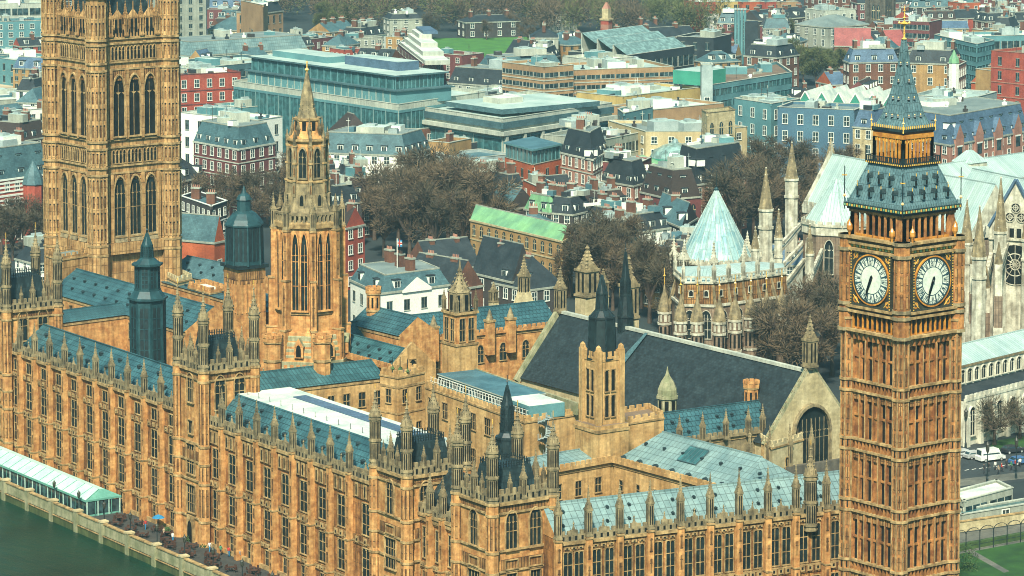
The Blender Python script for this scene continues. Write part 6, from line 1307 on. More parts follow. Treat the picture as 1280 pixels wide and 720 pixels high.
city('mansard_row', 'long low row of dark grey mansards with white dormers in the centre', b_, None, (560, 103), (674, 111), 9, 'concrete', d=14, roof='mansard', rm='slate', rh=5.5, rows=2, dorm=6, chim=3, plant=2, short='row of dark grey mansards')
city('slate_house', 'pair of steep grey slate roofs rising behind the dark grey mansards', h_, None, (602, 92), (634, 94), 11, 'concrete', d=12, roof='hip', rm='slate', rh=6, rows=2, short='steep slate roofs')
city('striped_flats', 'long red and white banded flats with grey roof in the centre distance', b_, None, (620, 84), (702, 80), 10, 'brick_red', d=14, roof='mansard', rm='slate_teal', rh=3.5, rows=3, bay=6, dorm=9, band='window_white', short='red and white banded flats')
city('flat_block', 'small pale flat-roofed office with dark windows behind the flat conference centre', o_, None, (600, 124), (671, 113), 9, 'concrete_pale', d=18, rm='flat_pale', rows=2, bay=5, ws='dark', short='small pale office')
city('banded_block', 'peach and white banded block with rounded balconies in the upper centre', b_, None, (680, 87), (717, 84), 22, 'render_peach', d=22, rm='flat_pale', rows=6, bay=5, ws='strip', wf=.4, band='concrete_pale', short='peach banded block')
city('banded_block', 'long peach and white banded block stepping right of its rounded twin', b_, None, (714, 91), (842, 86), 20, 'render_peach', d=24, rm='flat_pale', rows=6, bay=5.2, ws='strip', wf=.4, band='concrete_pale', plant=5, short='long peach banded block')
t, Fs, Ls, zt = city('conference_centre', 'broad flat pale conference centre with white columns before dark glass in the centre', o_, (522, 136), (628, 152), (765, 132), 19, 'concrete_pale', rm='flat_pale', rows=1, ws='glass', bay=11, wh=12, z_first=2.2, plant=3, short='flat conference centre')
mb = MB()
for i in (0, 1): mb.box(-1, Ls[i] + 1, -1.4, .2, 14.9, 16.1, 'concrete_pale', Fs[i], bottom=True); mb.box(-.3, Ls[i] + .3, -.5, .2, 16.8, 18.7, 'slate_teal', Fs[i], bottom=True)
for k in range(int(Ls[1] / 8.5)): mb.box(k * 8.5 + .4, k * 8.5 + 1.4, -1.2, -.2, 0, 14.9, 'concrete_pale', Fs[1])
build(mb, 'colonnade', t)
mb = MB(); mb.box(6, Ls[0] - 8, 6, Ls[1] - 10, 19.9, 21.4, 'slate_teal', Fs[0], top='flat_pale'); mb.box(14, Ls[0] - 20, 14, Ls[1] - 30, 21.4, 23, 'concrete_pale', Fs[0], top='white_roof'); build(mb, 'upper_storey', t)
city('orange_block', 'bright orange brick block with glazed teal top storey in front of the conference centre', o_, (631, 200), (666, 210), (702, 202), 17, 'brick_orange', rm='flat_teal', rows=4, bay=4, ws='dark', plant=1, band='concrete', short='bright orange block')
P = [uz(633, 196, 18), uz(666, 205, 18), uz(699, 198, 18)]; t = bpy.data.objects['orange_block']; mb = MB(); mb.prism([P[0], P[1], P[2], P[0] + P[2] - P[1]], 17.9, 21.5, 'glass_teal', top='flat_teal'); Q = shrink([P[0], P[1], P[2], P[0] + P[2] - P[1]], -.6); mb.prism(Q, 21.5, 22, 'wall_teal', bottom=True, top='flat_teal')
for i in (0, 1):
    G = Fr.between(P[i], P[i + 1]); l = (P[i + 1] - P[i]).length
    for k in range(8): mb.box(l * k / 7 - .12, l * k / 7 + .12, -.15, 0, 18, 21.5, 'wall_teal', G)
build(mb, 'glazed_storey', t)
city('metal_shed', 'plain blue-grey metal roofed box left of the bright orange block', 'shed', None, (584, 202), (641, 196), 11, 'metal_grey', d=15, rm='flat_teal', rows=1, bay=50, plant=0, short='blue-grey metal box')
city('dark_block', 'dark low block with plant boxes above the blue-grey metal box', b_, None, (560, 184), (636, 178), 11, 'slate', d=12, rm='flat_grey', rows=2, bay=5, plant=5, short='dark low block with plant')
city('mansard_block', 'tall red and white corner building with dark mansard right of the orange block', b_, (701, 190), (741, 199), (760, 188), 20, 'brick_pink', roof='mansard', rm='slate', rh=6.5, rows=5, bay=3.1, dorm=4.4, chim=2, band='concrete_pale', short='tall red and white corner building')
city('castle_house', 'bright red battlemented brick house in the centre', h_, (654, 229), (676, 239), (698, 235), 14, 'brick_orange', rm='slate', rows=3, bay=4.4, chim=1, plant=1, short='red battlemented house')
city('gable_house', 'small red brick house with white-edged gable left of the battlemented house', h_, None, (638, 262), (667, 260), 8, 'brick_red', d=15, roof='gable', gable_along=0, rm='slate_teal', rh=6, rows=2, bay=4.5, short='small red gable house')
city('slate_house', 'blue-grey slate roofed house left of the small red gable', h_, None, (601, 258), (634, 262), 9, 'brick_dark', d=12, roof='gable', gable_along=1, rm='slate_teal', rh=5, rows=2, short='blue-grey slate house')
city('brick_house', 'brown brick house with yellow chimneys behind the bare trees', h_, None, (598, 220), (634, 214), 13, 'brick_brown', d=14, rm='flat_brown', rows=3, bay=4, chim=2, short='brown house behind the trees')
city('brick_house', 'brown stepped house between the orange block and the battlemented house', h_, None, (634, 238), (656, 236), 12, 'brick_brown', d=10, roof='mansard', rm='slate', rh=4, rows=3, chim=2, short='brown stepped house')
city('skylit_house', 'long dark roof with a row of slanted white skylights right of the battlemented house', h_, None, (697, 244), (762, 238), 10, 'brick_dark', d=12, roof='gable', gable_along=1, rm='slate', rh=4.5, rows=2, dorm=3.4, short='long skylit dark roof')
for L_, C_, lab, m_, rm, sh in (((686, 266), (712, 263), 'dark little house with green copper patches in front of the battlemented house', 'brick_dark', 'copper_green', 'little green-patched house'), ((716, 268), (742, 262), 'dark house with white windows and green roof slope beside the skylit roof', 'brick_dark', 'slate', 'dark house with green slope'), ((745, 260), (788, 256), 'brown brick house with tall chimneys and white sashes in the centre right', 'brick_brown', 'tile_brown', 'brown house with tall chimneys'), ((786, 244), (824, 240), 'dark brown house with white dormers left of the arched brown block', 'brick_brown', 'slate', 'dark brown dormer house'), ((796, 290), (838, 284), 'row of white dormer fronts under dark roofs behind the chapter house', 'white_paint', 'slate', 'white dormer row'), ((757, 282), (794, 278), 'low dark house among trees behind the stout stone spire', 'brick_dark', 'slate', 'low dark house among trees'), ((764, 300), (800, 296), 'low brown house behind the bare trees and the stone spires', 'brick_brown', 'slate', 'low brown house')):
    city('roof_house', lab, h_, None, L_, C_, 10, m_, d=10, roof='mansard', rm=rm, rh=4, rows=3, dorm=3.4, chim=2, plant=1, short=sh)
city('flat_shed', 'long narrow white flat roof behind the green copper roof', 'shed', None, (700, 275), (748, 268), 8, 'brick_dark', d=10, rm='white_roof', rows=2, plant=0, short='narrow white flat roof')
city('flat_shed', 'low pale rubbly flat roof left of the chapter house', 'shed', None, (796, 308), (842, 316), 6, 'concrete', d=18, rm='white_roof', rows=1, plant=3, short='pale rubbly roof')
t, Fs, Ls, zt = city('copper_school', 'yellow stone school with bright green copper roof and round-headed windows', b_, (588, 274), (703, 301), (716, 294), 14, 'brick_yellow', roof='gable', gable_along=0, rm='copper_green', rh=3.0, rows=3, bay=3.2, ws='arch', band='cream_stone', short='green copper roofed school')
# --- right centre
city('render_block', 'large cream block with two rows of small white windows in the upper right centre', b_, (760, 154), (807, 168), (914, 168), 21, 'render_cream', rm='flat_grey', rows=6, bay=4.2, wf=.5, plant=4, short='large cream block')
city('render_block', 'taller cream end block at the right of the large cream block', b_, None, (913, 164), (934, 162), 21, 'render_cream', d=20, rm='flat_grey', rows=6, bay=3.6, wf=.5, plant=1, short='taller cream end block')
city('concrete_block', 'grey concrete office wing with bands of windows left of the large cream block', o_, None, (757, 178), (806, 168), 20, 'concrete', d=20, rm='flat_grey', rows=4, bay=5, ws='strip', short='grey concrete wing')
t, Fs, Ls, zt = city('stone_tower', 'small square classical stone tower behind the large cream block', 'tower', (877, 141), (884, 145), (919, 141), 27, 'cream_stone', rm='pale_lead', rows=4, bay=3.5, ws='arch', band='pale_stone', plant=0, short='small classical stone tower')
c = uz(844, 196, 15); t = thing('domed_hall', 'low round pale teal glass dome in front of the large cream block', 'dome', (c.x, c.y, 0)); mb = MB(); mb.lathe(c.x, c.y, [(7.2, 0), (7.2, 15)], 'wall_green', 16); build(mb, 'drum', t); mb = MB(); mb.lathe(c.x, c.y, [(7, 15), (6, 16.8), (3.5, 18.2), (.8, 19)], 'glass_pale', 16); mb.lathe(c.x, c.y, [(1, 19), (.7, 19.8), (.1, 20.2)], 'pale_lead', 8)
for j in range(16): a = math.pi / 16 + j * math.pi / 8; mb.bar((c.x + 7 * math.cos(a), c.y + 7 * math.sin(a), 15), (c.x + 6 * math.cos(a), c.y + 6 * math.sin(a), 16.8), .12, 'pale_lead', 4); mb.bar((c.x + 6 * math.cos(a), c.y + 6 * math.sin(a), 16.8), (c.x + .8 * math.cos(a), c.y + .8 * math.sin(a), 19), .12, 'pale_lead', 4)
build(mb, 'dome', t)
city('green_roof_hall', 'dull green curved metal roof left of the low glass dome', b_, None, (796, 216), (846, 210), 13, 'wall_green', d=13, roof='hip', gable_along=1, rm='copper_green', rh=3.5, rows=2, short='dull green roof')
city('maroon_block', 'maroon brick block with flat pale roof left of the dull green roof', b_, None, (750, 206), (798, 208), 17, 'brick_maroon', d=13, rm='flat_pale', rows=2, bay=9, plant=1, short='maroon flat block')
city('mansard_block', 'long dark mansard block with a row of white dormers above pinkish brick', b_, (735, 222), (792, 232), (812, 226), 13, 'brick_pink', roof='mansard', rm='slate', rh=6.0, rows=3, bay=3.4, dorm=4, chim=1, short='long dark mansard block')
city('mansard_block', 'tall dark mansard building with two rows of dormers over pink brick behind the chapter house', b_, (842, 222), (868, 231), (934, 220), 14, 'brick_pink', roof='mansard', rm='slate', rh=9, rows=3, bay=4, dorm=4.6, short='tall dark double mansard')
city('mansard_block', 'brown mansard block with arched red brick openings behind the chapter house cone', b_, None, (838, 248), (876, 245), 13, 'brick_maroon', d=15, roof='mansard', rm='tile_brown', rh=7, rows=2, bay=4.2, ws='arch', dorm=5, short='brown arched mansard block')
city('white_house', 'white trimmed villa with flat grey roof and tall chimney left of the brown mansard block', h_, None, (792, 232), (826, 230), 12, 'white_paint', d=12, roof='mansard', rm='slate_teal', rh=3.5, rows=3, bay=3.4, chim=1, dorm=5, short='white trimmed villa')
city('teal_house', 'dark house with steep blue-teal roof and one skylight left of the chapter house', h_, (818, 270), (852, 284), (872, 272), 10, 'brick_dark', roof='gable', gable_along=0, rm='slate_teal', rh=5, rows=2, dorm=8, chim=1, short='blue-teal roofed house')
# --- far centre right
t = thing('striped_chimney', 'red and white striped campanile tower in the upper centre right', 'tower', (*uz(758, 66, 2)[:2], 0)); c = uz(758, 66, 2); claim([(c.x - 2, c.y - 2), (c.x + 2, c.y + 2)]); mb = MB()
for k in range(9): mb.prism(sq(c, 1.9 - .02 * k, .4), k * 1.7, k * 1.7 + 1.7, ('brick_red', 'brick_pink')[k % 2])
mb.prism(sq(c, 2.1, .4), 15.3, 16, 'cream_stone', bottom=True); mb.prism(sq(c, 1.4, .4), 16, 20, 'cream_stone'); mb.prism(sq(c, 1.4, .4), 20, 22.5, 'brick_pink', P1=sq(c, .3, .4)); build(mb, 'shaft', t)
city('red_house', 'red brick house with dark hipped roof and chimneys on the far right of the park', h_, None, (797, 41), (834, 40), 10, 'brick_red', d=12, roof='hip', rm='slate', rh=4.5, rows=2, bay=5, chim=2, short='far red hipped house')
city('slate_row', 'long low dark slate row in front of the far red hipped house', b_, None, (762, 50), (872, 44), 9, 'brick_dark', d=12, roof='gable', gable_along=1, rm='slate', rh=3.5, rows=2, bay=7, chim=3, short='long dark slate row')
t, Fs, Ls, zt = city('glasshouse_block', 'dark block with stepped sloping glass roofs in the upper right centre', o_, None, (784, 72), (868, 60), 14, 'slate', d=26, rm='flat_grey', rows=2, ws='strip', bay=10, plant=0, short='stepped glass roofs')
mb = MB(); F = Fs[1]
for k in range(3): mb.face([F.p(3, 2 + k * 7, 14.5 + k * 1.8), F.p(Ls[1] - 2, 2 + k * 7, 14.5 + k * 1.8), F.p(Ls[1] - 2, 8 + k * 7, 18 + k * 1.8), F.p(3, 8 + k * 7, 18 + k * 1.8)], 'glass_pale'); mb.box(3, Ls[1] - 2, 8 + k * 7, 8.4 + k * 7, 14, 18 + k * 1.8, 'concrete_pale', F)
build(mb, 'glass_roof', t)
city('dark_block', 'dark plant-roofed block with a white side panel right of the stepped glass roofs', o_, None, (846, 48), (892, 50), 15, 'slate', d=18, rm='flat_grey', rows=3, bay=5, ws='dark', short='dark white-panelled block')
c = uz(925, 80, 0); t = thing('flue_stack', 'cluster of four tall teal steel flues beside a dark slab', 'chimney', (c.x, c.y, 0)); claim([(c.x - 6, c.y - 6), (c.x + 10, c.y + 6)])
for k in range(4): q = c + _r * (k - 1.5) * 1.25; mb = MB(); mb.lathe(q.x, q.y, [(.55, 0), (.55, 22)], 'wall_teal', 8); mb.lathe(q.x, q.y, [(.7, 21.5), (.7, 22.3)], 'metal_grey', 8); build(mb, 'flue', t)
mb = MB(); q = c + _r * 4.4; mb.prism(sq(q, 2.6, -YAW), 0, 17, 'slate'); build(mb, 'slab', t)
city('white_block', 'white flat block with ribbon windows and a roof drum in the upper centre', o_, None, (742, 78), (794, 74), 15, 'concrete_pale', d=18, rm='white_roof', rows=3, bay=6, ws='strip', short='white ribbon-windowed block')
t, Fs, Ls, zt = city('green_box_office', 'wide dark glazed office with bright green rooftop box and white dish in the right centre', o_, (868, 96), (884, 110), (990, 93), 16, 'wall_teal', rm='flat_brown', rows=4, bay=7, ws='glass', plant=2, short='green-boxed glazed office')
mb = MB(); mb.box(1, 16, 3, 14, 16.5, 21, 'wall_green', Fs[1], top='flat_pale'); build(mb, 'roof_box', t); mb = MB(); c = Fs[1].p(19, 8, 19.2); mb.lathe(c.x, c.y, [(.2, 16.8), (2.0, 18), (2.4, 19.4), (1.6, 21), (.1, 21.6)], 'metal_grey', 12); build(mb, 'dish', t)
city('slab_tower', 'narrow blue-grey slab tower standing in front of the green-boxed office', 'tower block', None, (877, 84), (891, 84), 24, 'metal_grey', d=7, rm='flat_grey', rows=1, bay=99, plant=0, short='narrow blue-grey slab')
city('render_block', 'yellow rendered block with cluttered flat roof left of the narrow blue-grey slab', b_, None, (779, 124), (876, 112), 15, 'render_yellow', d=20, rm='flat_pale', rows=2, bay=20, ws='dark', plant=6, short='yellow rendered block')
city('render_block', 'small cream yellow block with white pitched top and four dark windows', b_, None, (823, 126), (867, 120), 12, 'render_yellow', d=12, roof='hip', gable_along=1, rm='white_roof', rh=2, rows=2, bay=5, ws='dark', short='small cream yellow block')
city('pink_block', 'long low pale pink flat block behind the classical stone tower', b_, None, (811, 141), (905, 132), 13, 'render_peach', d=18, rm='white_roof', rows=1, bay=14, ws='dark', plant=2, short='long pale pink block')
city('teal_office', 'pale teal office with flat roof over striped windows in the middle distance', o_, (772, 139), (780, 145), (816, 137), 14, 'wall_teal', rm='flat_pale', rows=3, bay=4.5, ws='dark', plant=2, short='pale teal office')
city('teal_office', 'bright teal office with slanting white windows right of the classical stone tower', o_, (918, 126), (964, 133), (1000, 127), 20, 'wall_teal', rm='flat_pale', rows=4, bay=4.6, plant=4, short='bright teal office')
city('blue_block', 'blue rendered block with two rows of white windows left of the clock tower spire', b_, None, (972, 137), (1068, 141), 20, 'wall_blue', d=16, rm='flat_grey', rows=4, bay=4.6, plant=2, short='blue rendered block')
city('gable_house', 'cream stone fronted house peeping out left of the clock tower spire', h_, None, (1066, 158), (1092, 160), 17, 'cream_stone', d=13, roof='mansard', rm='slate_blue', rh=5, rows=4, dorm=5, chim=1, short='cream stone house')
t, Fs, Ls, zt = city('sawtooth_hall', 'market hall with white sawtooth roof and dark green gables left of the clock tower spire', 'hall', None, (996, 135), (1122, 141), 15, 'wall_green', d=26, rm='flat_grey', rows=1, bay=60, plant=0, short='white sawtooth hall')
n = 6; mb = MB(); F = Fs[1]; l = Ls[1]
for k in range(n):
    a0, a1 = l * k / n, l * (k + 1) / n; am = a0 + (a1 - a0) * .5
    mb.face([F.p(a0, 0, 15.9), F.p(am, 0, 20.4), F.p(am, 25, 20.4), F.p(a0, 25, 15.9)], 'white_roof'); mb.face([F.p(am, 0, 20.4), F.p(a1, 0, 15.9), F.p(a1, 25, 15.9), F.p(am, 25, 20.4)], 'white_roof'); mb.face([F.p(a0, -.02, 15.9), F.p(a1, -.02, 15.9), F.p(am, -.02, 20.4)], 'wall_green'); mb.bar(F.p(a0, -.1, 15.9), F.p(am, -.1, 20.4), .22, 'white_paint', 4); mb.bar(F.p(am, -.1, 20.4), F.p(a1, -.1, 15.9), .22, 'white_paint', 4)
build(mb, 'roof', t)
city('dark_flat', 'black flat garage roof with pale rim above the brown trees left of the transept', 'shed', None, (944, 172), (1006, 168), 9, 'slate', d=12, rm='slate', rows=2, bay=6, plant=2, short='black flat garage roof')
city('brick_block', 'brown brick dormered block at the left of the far mansion terrace', b_, None, (971, 72), (999, 68), 16, 'brick_brown', d=14, roof='mansard', rm='slate', rh=4, rows=4, bay=4, dorm=5, short='brown dormered block')
city('mansion_terrace', 'brown brick mansion terrace with white dormers left of the golden finial', b_, (1054, 75), (1062, 78), (1124, 77), 17, 'brick_brown', roof='mansard', rm='slate_blue', rh=4.5, rows=4, bay=4, dorm=5, chim=3, short='brown mansion terrace')
city('mansion_terrace', 'brown brick mansion terrace with yellow chimney stacks right of the golden finial', b_, None, (1132, 78), (1194, 80), 17, 'brick_yellow', d=14, roof='mansard', rm='slate', rh=4.5, rows=4, bay=4.4, dorm=7, chim=4, short='yellow-stacked mansion terrace')
t, Fs, Ls, zt = city('corner_house', 'ornate brick corner house with small green cupola right of the golden finial', h_, (1184, 82), (1196, 86), (1208, 80), 17, 'brick_pink', rm='slate', rows=4, bay=3.4, chim=1, plant=0, short='green-cupola corner house'); c = Fs[1].p(0, 1); mb = MB(); mb.lathe(c.x, c.y, [(1.8, 0), (1.8, 19)], 'window_white', 8); mb.lathe(c.x, c.y, [(2, 19), (1.7, 20.5), (.8, 22), (.1, 23.5)], 'copper_green', 8); build(mb, 'cupola', t)
city('red_roof_hall', 'hall with bright pinkish red tiled roof left of the dark church tower', 'hall', (1042, 55), (1043, 57), (1089, 58), 8, 'brick_brown', roof='gable', gable_along=1, rm='tile_red', rh=7, rows=1, bay=9, short='pinkish red roof hall')
city('red_roof_hall', 'smaller pinkish red roof just right of the dark church tower', 'hall', None, (1114, 58), (1136, 57), 8, 'brick_brown', d=13, roof='gable', gable_along=1, rm='tile_red', rh=6, rows=1, bay=9, short='smaller red roof')
c = uz(1100, 52, 0); t = thing('church_tower', 'dark grey gothic church tower with tall spire and corner pinnacles at the top right', 'church tower', (c.x, c.y, 0)); claim([(c.x - 6, c.y - 6), (c.x + 6, c.y + 6)]); mb = MB(); mb.prism(sq(c, 3.9, .3), 0, 19, 'dark_stone')
for p in sq(c, 3.9, .3): mb.prism(sq(p, .9, .3), 0, 20, 'dark_stone'); mb.lathe(p.x, p.y, [(.9, 20), (.1, 25)], 'dark_stone', 4)
mb.prism(sq(c, 4.1, .3), 18.6, 19.2, 'dark_stone', bottom=True); build(mb, 'tower', t); mb = MB(); mb.lathe(c.x, c.y, [(3.2, 19), (2.6, 22), (.2, 39)], 'dark_stone', 8); build(mb, 'spire', t)
for k in range(2):
    G = Fr((c.x, c.y), .3 - k * math.pi / 2)
    for sx in (-1.2, 1.2): put(win_mesh('arch', 1.3, 6), 'window', t, G.p(sx, -3.92, 10), G.ang)
city('glass_office', 'long teal glazed office with white grid end wall at the upper right', o_, (1168, 46), (1221, 58), (1243, 53), 20, 'wall_teal', rm='flat_pale', rows=6, bay=6, ws='glass', plant=3, short='long teal glazed office')
city('white_block', 'teal and white stepped office top at the right edge', o_, None, (1226, 48), (1300, 46), 20, 'wall_teal', d=16, rm='white_roof', rows=4, bay=6, ws='strip', plant=2, short='teal and white stepped office')
city('red_block', 'modern bright red office with square dark windows at the right edge', o_, None, (1239, 66), (1306, 72), 24, 'brick_red', d=18, rm='flat_brown', rows=5, bay=6.2, ws='dark', band='brick_pink', plant=1, short='modern red office')
city('gable_house', 'brick red gabled house with slate roof in front of the modern red office', h_, None, (1214, 102), (1244, 104), 9, 'brick_orange', d=12, roof='gable', gable_along=0, rm='slate', rh=5, rows=1, bay=99, chim=1, short='red gabled house at right')
city('brown_box', 'plain yellow brown windowless box at the right edge before the red office', b_, None, (1247, 92), (1268, 90), 17, 'brick_yellow', d=10, rm='flat_brown', rows=1, bay=99, plant=0, short='plain yellow brown box')
city('plant_block', 'blue-grey louvred box with white edged roof right of the clock tower spire', o_, (1140, 122), (1213, 127), (1246, 118), 22, 'metal_grey', rm='flat_pale', rows=2, bay=9, ws='dark', plant=3, short='blue-grey louvred box')
t, Fs, Ls, zt = city('blue_mansard', 'long blue slate mansard building with white dormers and brick gables right of the clock tower', b_, (1120, 170), (1188, 181), (1285, 163), 15, 'brick_pink', roof='mansard', rm='slate_blue', rh=8, rows=4, bay=4.2, dorm=5.2, short='long blue mansard')
for k in range(4):
    F = Fs[1]; a = Ls[1] * (k + .4) / 4; mb = MB(); mb.box(a - 2.2, a + 2.2, -.5, 1.5, 0, 16.5, 'brick_pink', F); mb.face([F.p(a - 2.4, -.52, 16.5), F.p(a + 2.4, -.52, 16.5), F.p(a, -.52, 20.5)], 'brick_pink'); mb.face([F.p(a + 2.4, -.52, 16.5), F.p(a + 2.4, 2, 16.5), F.p(a, 2, 20.5), F.p(a, -.52, 20.5)], 'slate_blue'); mb.face([F.p(a - 2.4, 2, 16.5), F.p(a - 2.4, -.52, 16.5), F.p(a, -.52, 20.5), F.p(a, 2, 20.5)], 'slate_blue'); mb.box(a - 1.2, a + 1.2, -.56, -.5, 11, 14, 'glass_dark', F); mb.box(a - 1.5, a + 1.5, -.62, -.5, 14, 14.4, 'window_white', F); build(mb, 'gable', t)
city('flat_block', 'low brown sheds with slanted solar panels below the mansion terrace', b_, None, (1140, 106), (1200, 102), 9, 'brick_brown', d=18, rm='slate_blue', rows=2, bay=5, plant=5, short='low brown sheds')
city('terrace_block', 'low blue roofed brick terrace in front of the brown mansion terrace', b_, None, (1040, 106), (1084, 104), 8, 'brick_orange', d=12, roof='gable', gable_along=1, rm='slate_blue', rh=4, rows=2, bay=4, chim=3, short='low blue-roofed terrace')
city('white_block', 'white block with many square windows at the top right distance', b_, None, (1030, 16), (1070, 14), 13, 'concrete_pale', d=14, rm='flat_pale', rows=3, bay=4, short='far white square-windowed block')
city('grey_block', 'olive grey hipped block behind the pinkish red roof hall', b_, None, (1034, 34), (1088, 30), 9, 'concrete', d=20, roof='hip', rm='flat_grey', rh=4, rows=2, bay=5, short='olive grey hipped block')
city('maroon_block', 'maroon block with white framed balconies right of the dark church tower', b_, None, (1116, 28), (1162, 30), 14, 'brick_maroon', d=14, rm='flat_pale', rows=4, bay=4.5, ws='strip', short='far maroon balcony block')
for px, w_, m_, lab in ((874, 24, 'brick_red', 'far red block left of the coloured row at the top'), (900, 26, 'render_yellow', 'far yellow block with dark windows at the top edge'), (928, 26, 'brick_orange', 'far orange block at the top edge right of the yellow one'), (957, 18, 'brick_red', 'narrow far red block in the coloured row at the top'), (976, 22, 'render_peach', 'far peach block ending the coloured row at the top')):
    city('far_block', lab, b_, None, (px, 5), (px + w_, 4), 14, m_, d=14, rm='flat_grey', rows=4, bay=5, ws='dark', plant=1, short='far coloured block')
city('long_terrace', 'far white stuccoed terrace with many windows under the coloured row at the top', b_, None, (888, 20), (970, 14), 9, 'white_paint', d=12, rm='flat_pale', rows=2, bay=5, plant=4, short='far white stucco terrace')
city('long_terrace', 'far dark terrace with chimneys under the coloured row at the top right', b_, None, (950, 26), (1020, 20), 10, 'brick_dark', d=12, roof='gable', gable_along=1, rm='slate', rh=4, rows=2, bay=5, chim=4, dorm=7, short='far dark chimney terrace')
for C_, R_, h, m_, rt, rm, lab in (
    ((1072, 4), (1132, 3), 8, 'brick_maroon', 'gable', 'slate', 'far maroon terrace with dark roof beyond the dark church spire'),
    ((1138, 9), (1196, 8), 8, 'brick_dark', 'mansard', 'slate_teal', 'far dark terrace with teal mansard and white dormers at the top right'),
    ((1202, 6), (1226, 5), 12, 'brick_orange', 'flat', 'flat_grey', 'far orange red block at the top right corner'),
    ((1232, 11), (1296, 10), 9, 'white_paint', 'flat', 'flat_pale', 'far white block with a row of dark windows at the top right corner'),
    ((1164, 24), (1226, 22), 8, 'brick_red', 'gable', 'slate', 'far red terrace with dark roof above the long teal glazed office'),
    ((1232, 27), (1290, 25), 8, 'brick_brown', 'mansard', 'slate', 'far brown terrace with dark mansard above the teal and white stepped office'),
    ((1120, -6), (1200, -8), 8, 'concrete', 'gable', 'slate_teal', 'faraway grey terrace with teal roof on the top edge'),
    ((1206, -10), (1290, -12), 9, 'brick_maroon', 'mansard', 'slate', 'faraway maroon terrace with dark mansard on the top edge'),
    ((1020, -4), (1070, -6), 8, 'brick_brown', 'mansard', 'slate_teal', 'faraway brown terrace with teal mansard left of the dark church spire'),
    ((412, 40), (446, 36), 8, 'brick_yellow', 'gable', 'slate_teal', 'far yellow gabled terrace with teal roof in front of the park trees'),
    ((386, 52), (418, 48), 8, 'brick_maroon', 'flat', 'flat_pale', 'small maroon block with white band left of the far yellow gabled terrace'),
    ((452, 46), (482, 42), 8, 'white_paint', 'mansard', 'slate', 'small far white house with dark mansard right of the yellow gabled terrace')):
    city('far_terrace', lab, b_ if isinstance(b_, str) else 'building', None, C_, R_, h, m_, d=11, roof=rt, rm=rm, rh=3.4, rows=3 if h > 8 else 2, bay=4, dorm=5 if rt == 'mansard' else 0, chim=3 if rt != 'flat' else 0, plant=2)
# --- the white villa and dark roofs in mid picture
t, Fs, Ls, zt = city('white_villa', 'white stucco mansion with pediment, grey roof and flagpole behind the central palace roofs', 'mansion', (438, 349), (476, 366), (562, 355), 11, 'white_paint', roof='mansard', rm='slate_teal', rh=3.4, rows=2, bay=4, wf=.42, ws='dark', dorm=9, chim=3, plant=0, short='white mansion')
F, l = Fs[1], Ls[1]; mb = MB(); mb.face([F.p(l * .3, -.4, 11), F.p(l * .72, -.4, 11), F.p(l * .51, -.4, 13.6)], 'white_paint'); mb.box(l * .3, l * .72, -.4, 0, 10.4, 11, 'white_paint', F, bottom=True); mb.face([F.p(l * .72, -.4, 11), F.p(l * .72, 4, 11), F.p(l * .51, 4, 13.6), F.p(l * .51, -.4, 13.6)], 'slate_teal'); mb.face([F.p(l * .3, 4, 11), F.p(l * .3, -.4, 11), F.p(l * .51, -.4, 13.6), F.p(l * .51, 4, 13.6)], 'slate_teal'); build(mb, 'pediment', t)
c = F.p(l * .55, 8); t = thing('flagpole', 'white flagpole with a small red white and blue flag on the white mansion roof', 'flag', (c.x, c.y, 14)); mb = MB(); mb.bar((c.x, c.y, 13.5), (c.x, c.y, 21), .09, 'white_paint', 6); build(mb, 'pole', t)
mb = MB(); K = Fr((c.x, c.y), R(-60)); 
for m_, z0, z1 in (('blue_cloth', 19.2, 19.6), ('white_cloth', 19.6, 19.8), ('red_cloth', 19.8, 20.1), ('white_cloth', 20.1, 20.3), ('blue_cloth', 20.3, 20.7)):
    for i in range(4): mb.box(.1 + i * .28, .1 + (i + 1) * .28, -.02 + .1 * math.sin(i * 2), .02 + .1 * math.sin(i * 2), z0, z1, m_, K, bottom=True)
mb.box(.5, .75, -.14, .16, 19.2, 20.7, 'red_cloth', K); build(mb, 'flag', t)
city('slate_house', 'big black slate gabled house right of the white mansion', h_, (590, 340), (640, 352), (668, 346), 9, 'brick_dark', roof='gable', gable_along=0, rm='slate', rh=8, rows=2, bay=6, chim=1, short='big black slate house')
city('slate_house', 'black slate roofed house with white dormers behind the flared stone spire', h_, None, (660, 362), (706, 356), 8, 'brick_dark', d=13, roof='hip', rm='slate', rh=6.5, rows=2, dorm=5, chim=1, short='black dormered house')
city('brick_house', 'brown brick gable end with twin chimneys between white mansion and black house', h_, None, (566, 362), (604, 356), 10, 'brick_brown', d=16, roof='gable', gable_along=0, rm='slate', rh=6, rows=2, bay=6, chim=2, short='brown twin-chimney gable')
city('slate_house', 'long black roof behind the white mansion and the bare trees', h_, None, (540, 338), (602, 332), 8, 'brick_brown', d=13, roof='gable', gable_along=1, rm='slate', rh=6, rows=2, chim=2, short='long black roof')
# building site
mb = MB(); mb.face([(p.x, p.y, .01) for p in (uz(-40, 112, 0), uz(62, 108, 0), uz(62, 88, 0), uz(-40, 92, 0))], 'sand'); struct(build(mb, 'bare_ground'))
mb = MB(); mb.face([(p.x, p.y, .01) for p in (uz(520, 78, 0), uz(665, 82, 0), uz(672, 46, 0), uz(528, 48, 0))], 'park_grass'); struct(build(mb, 'park_lawn'))

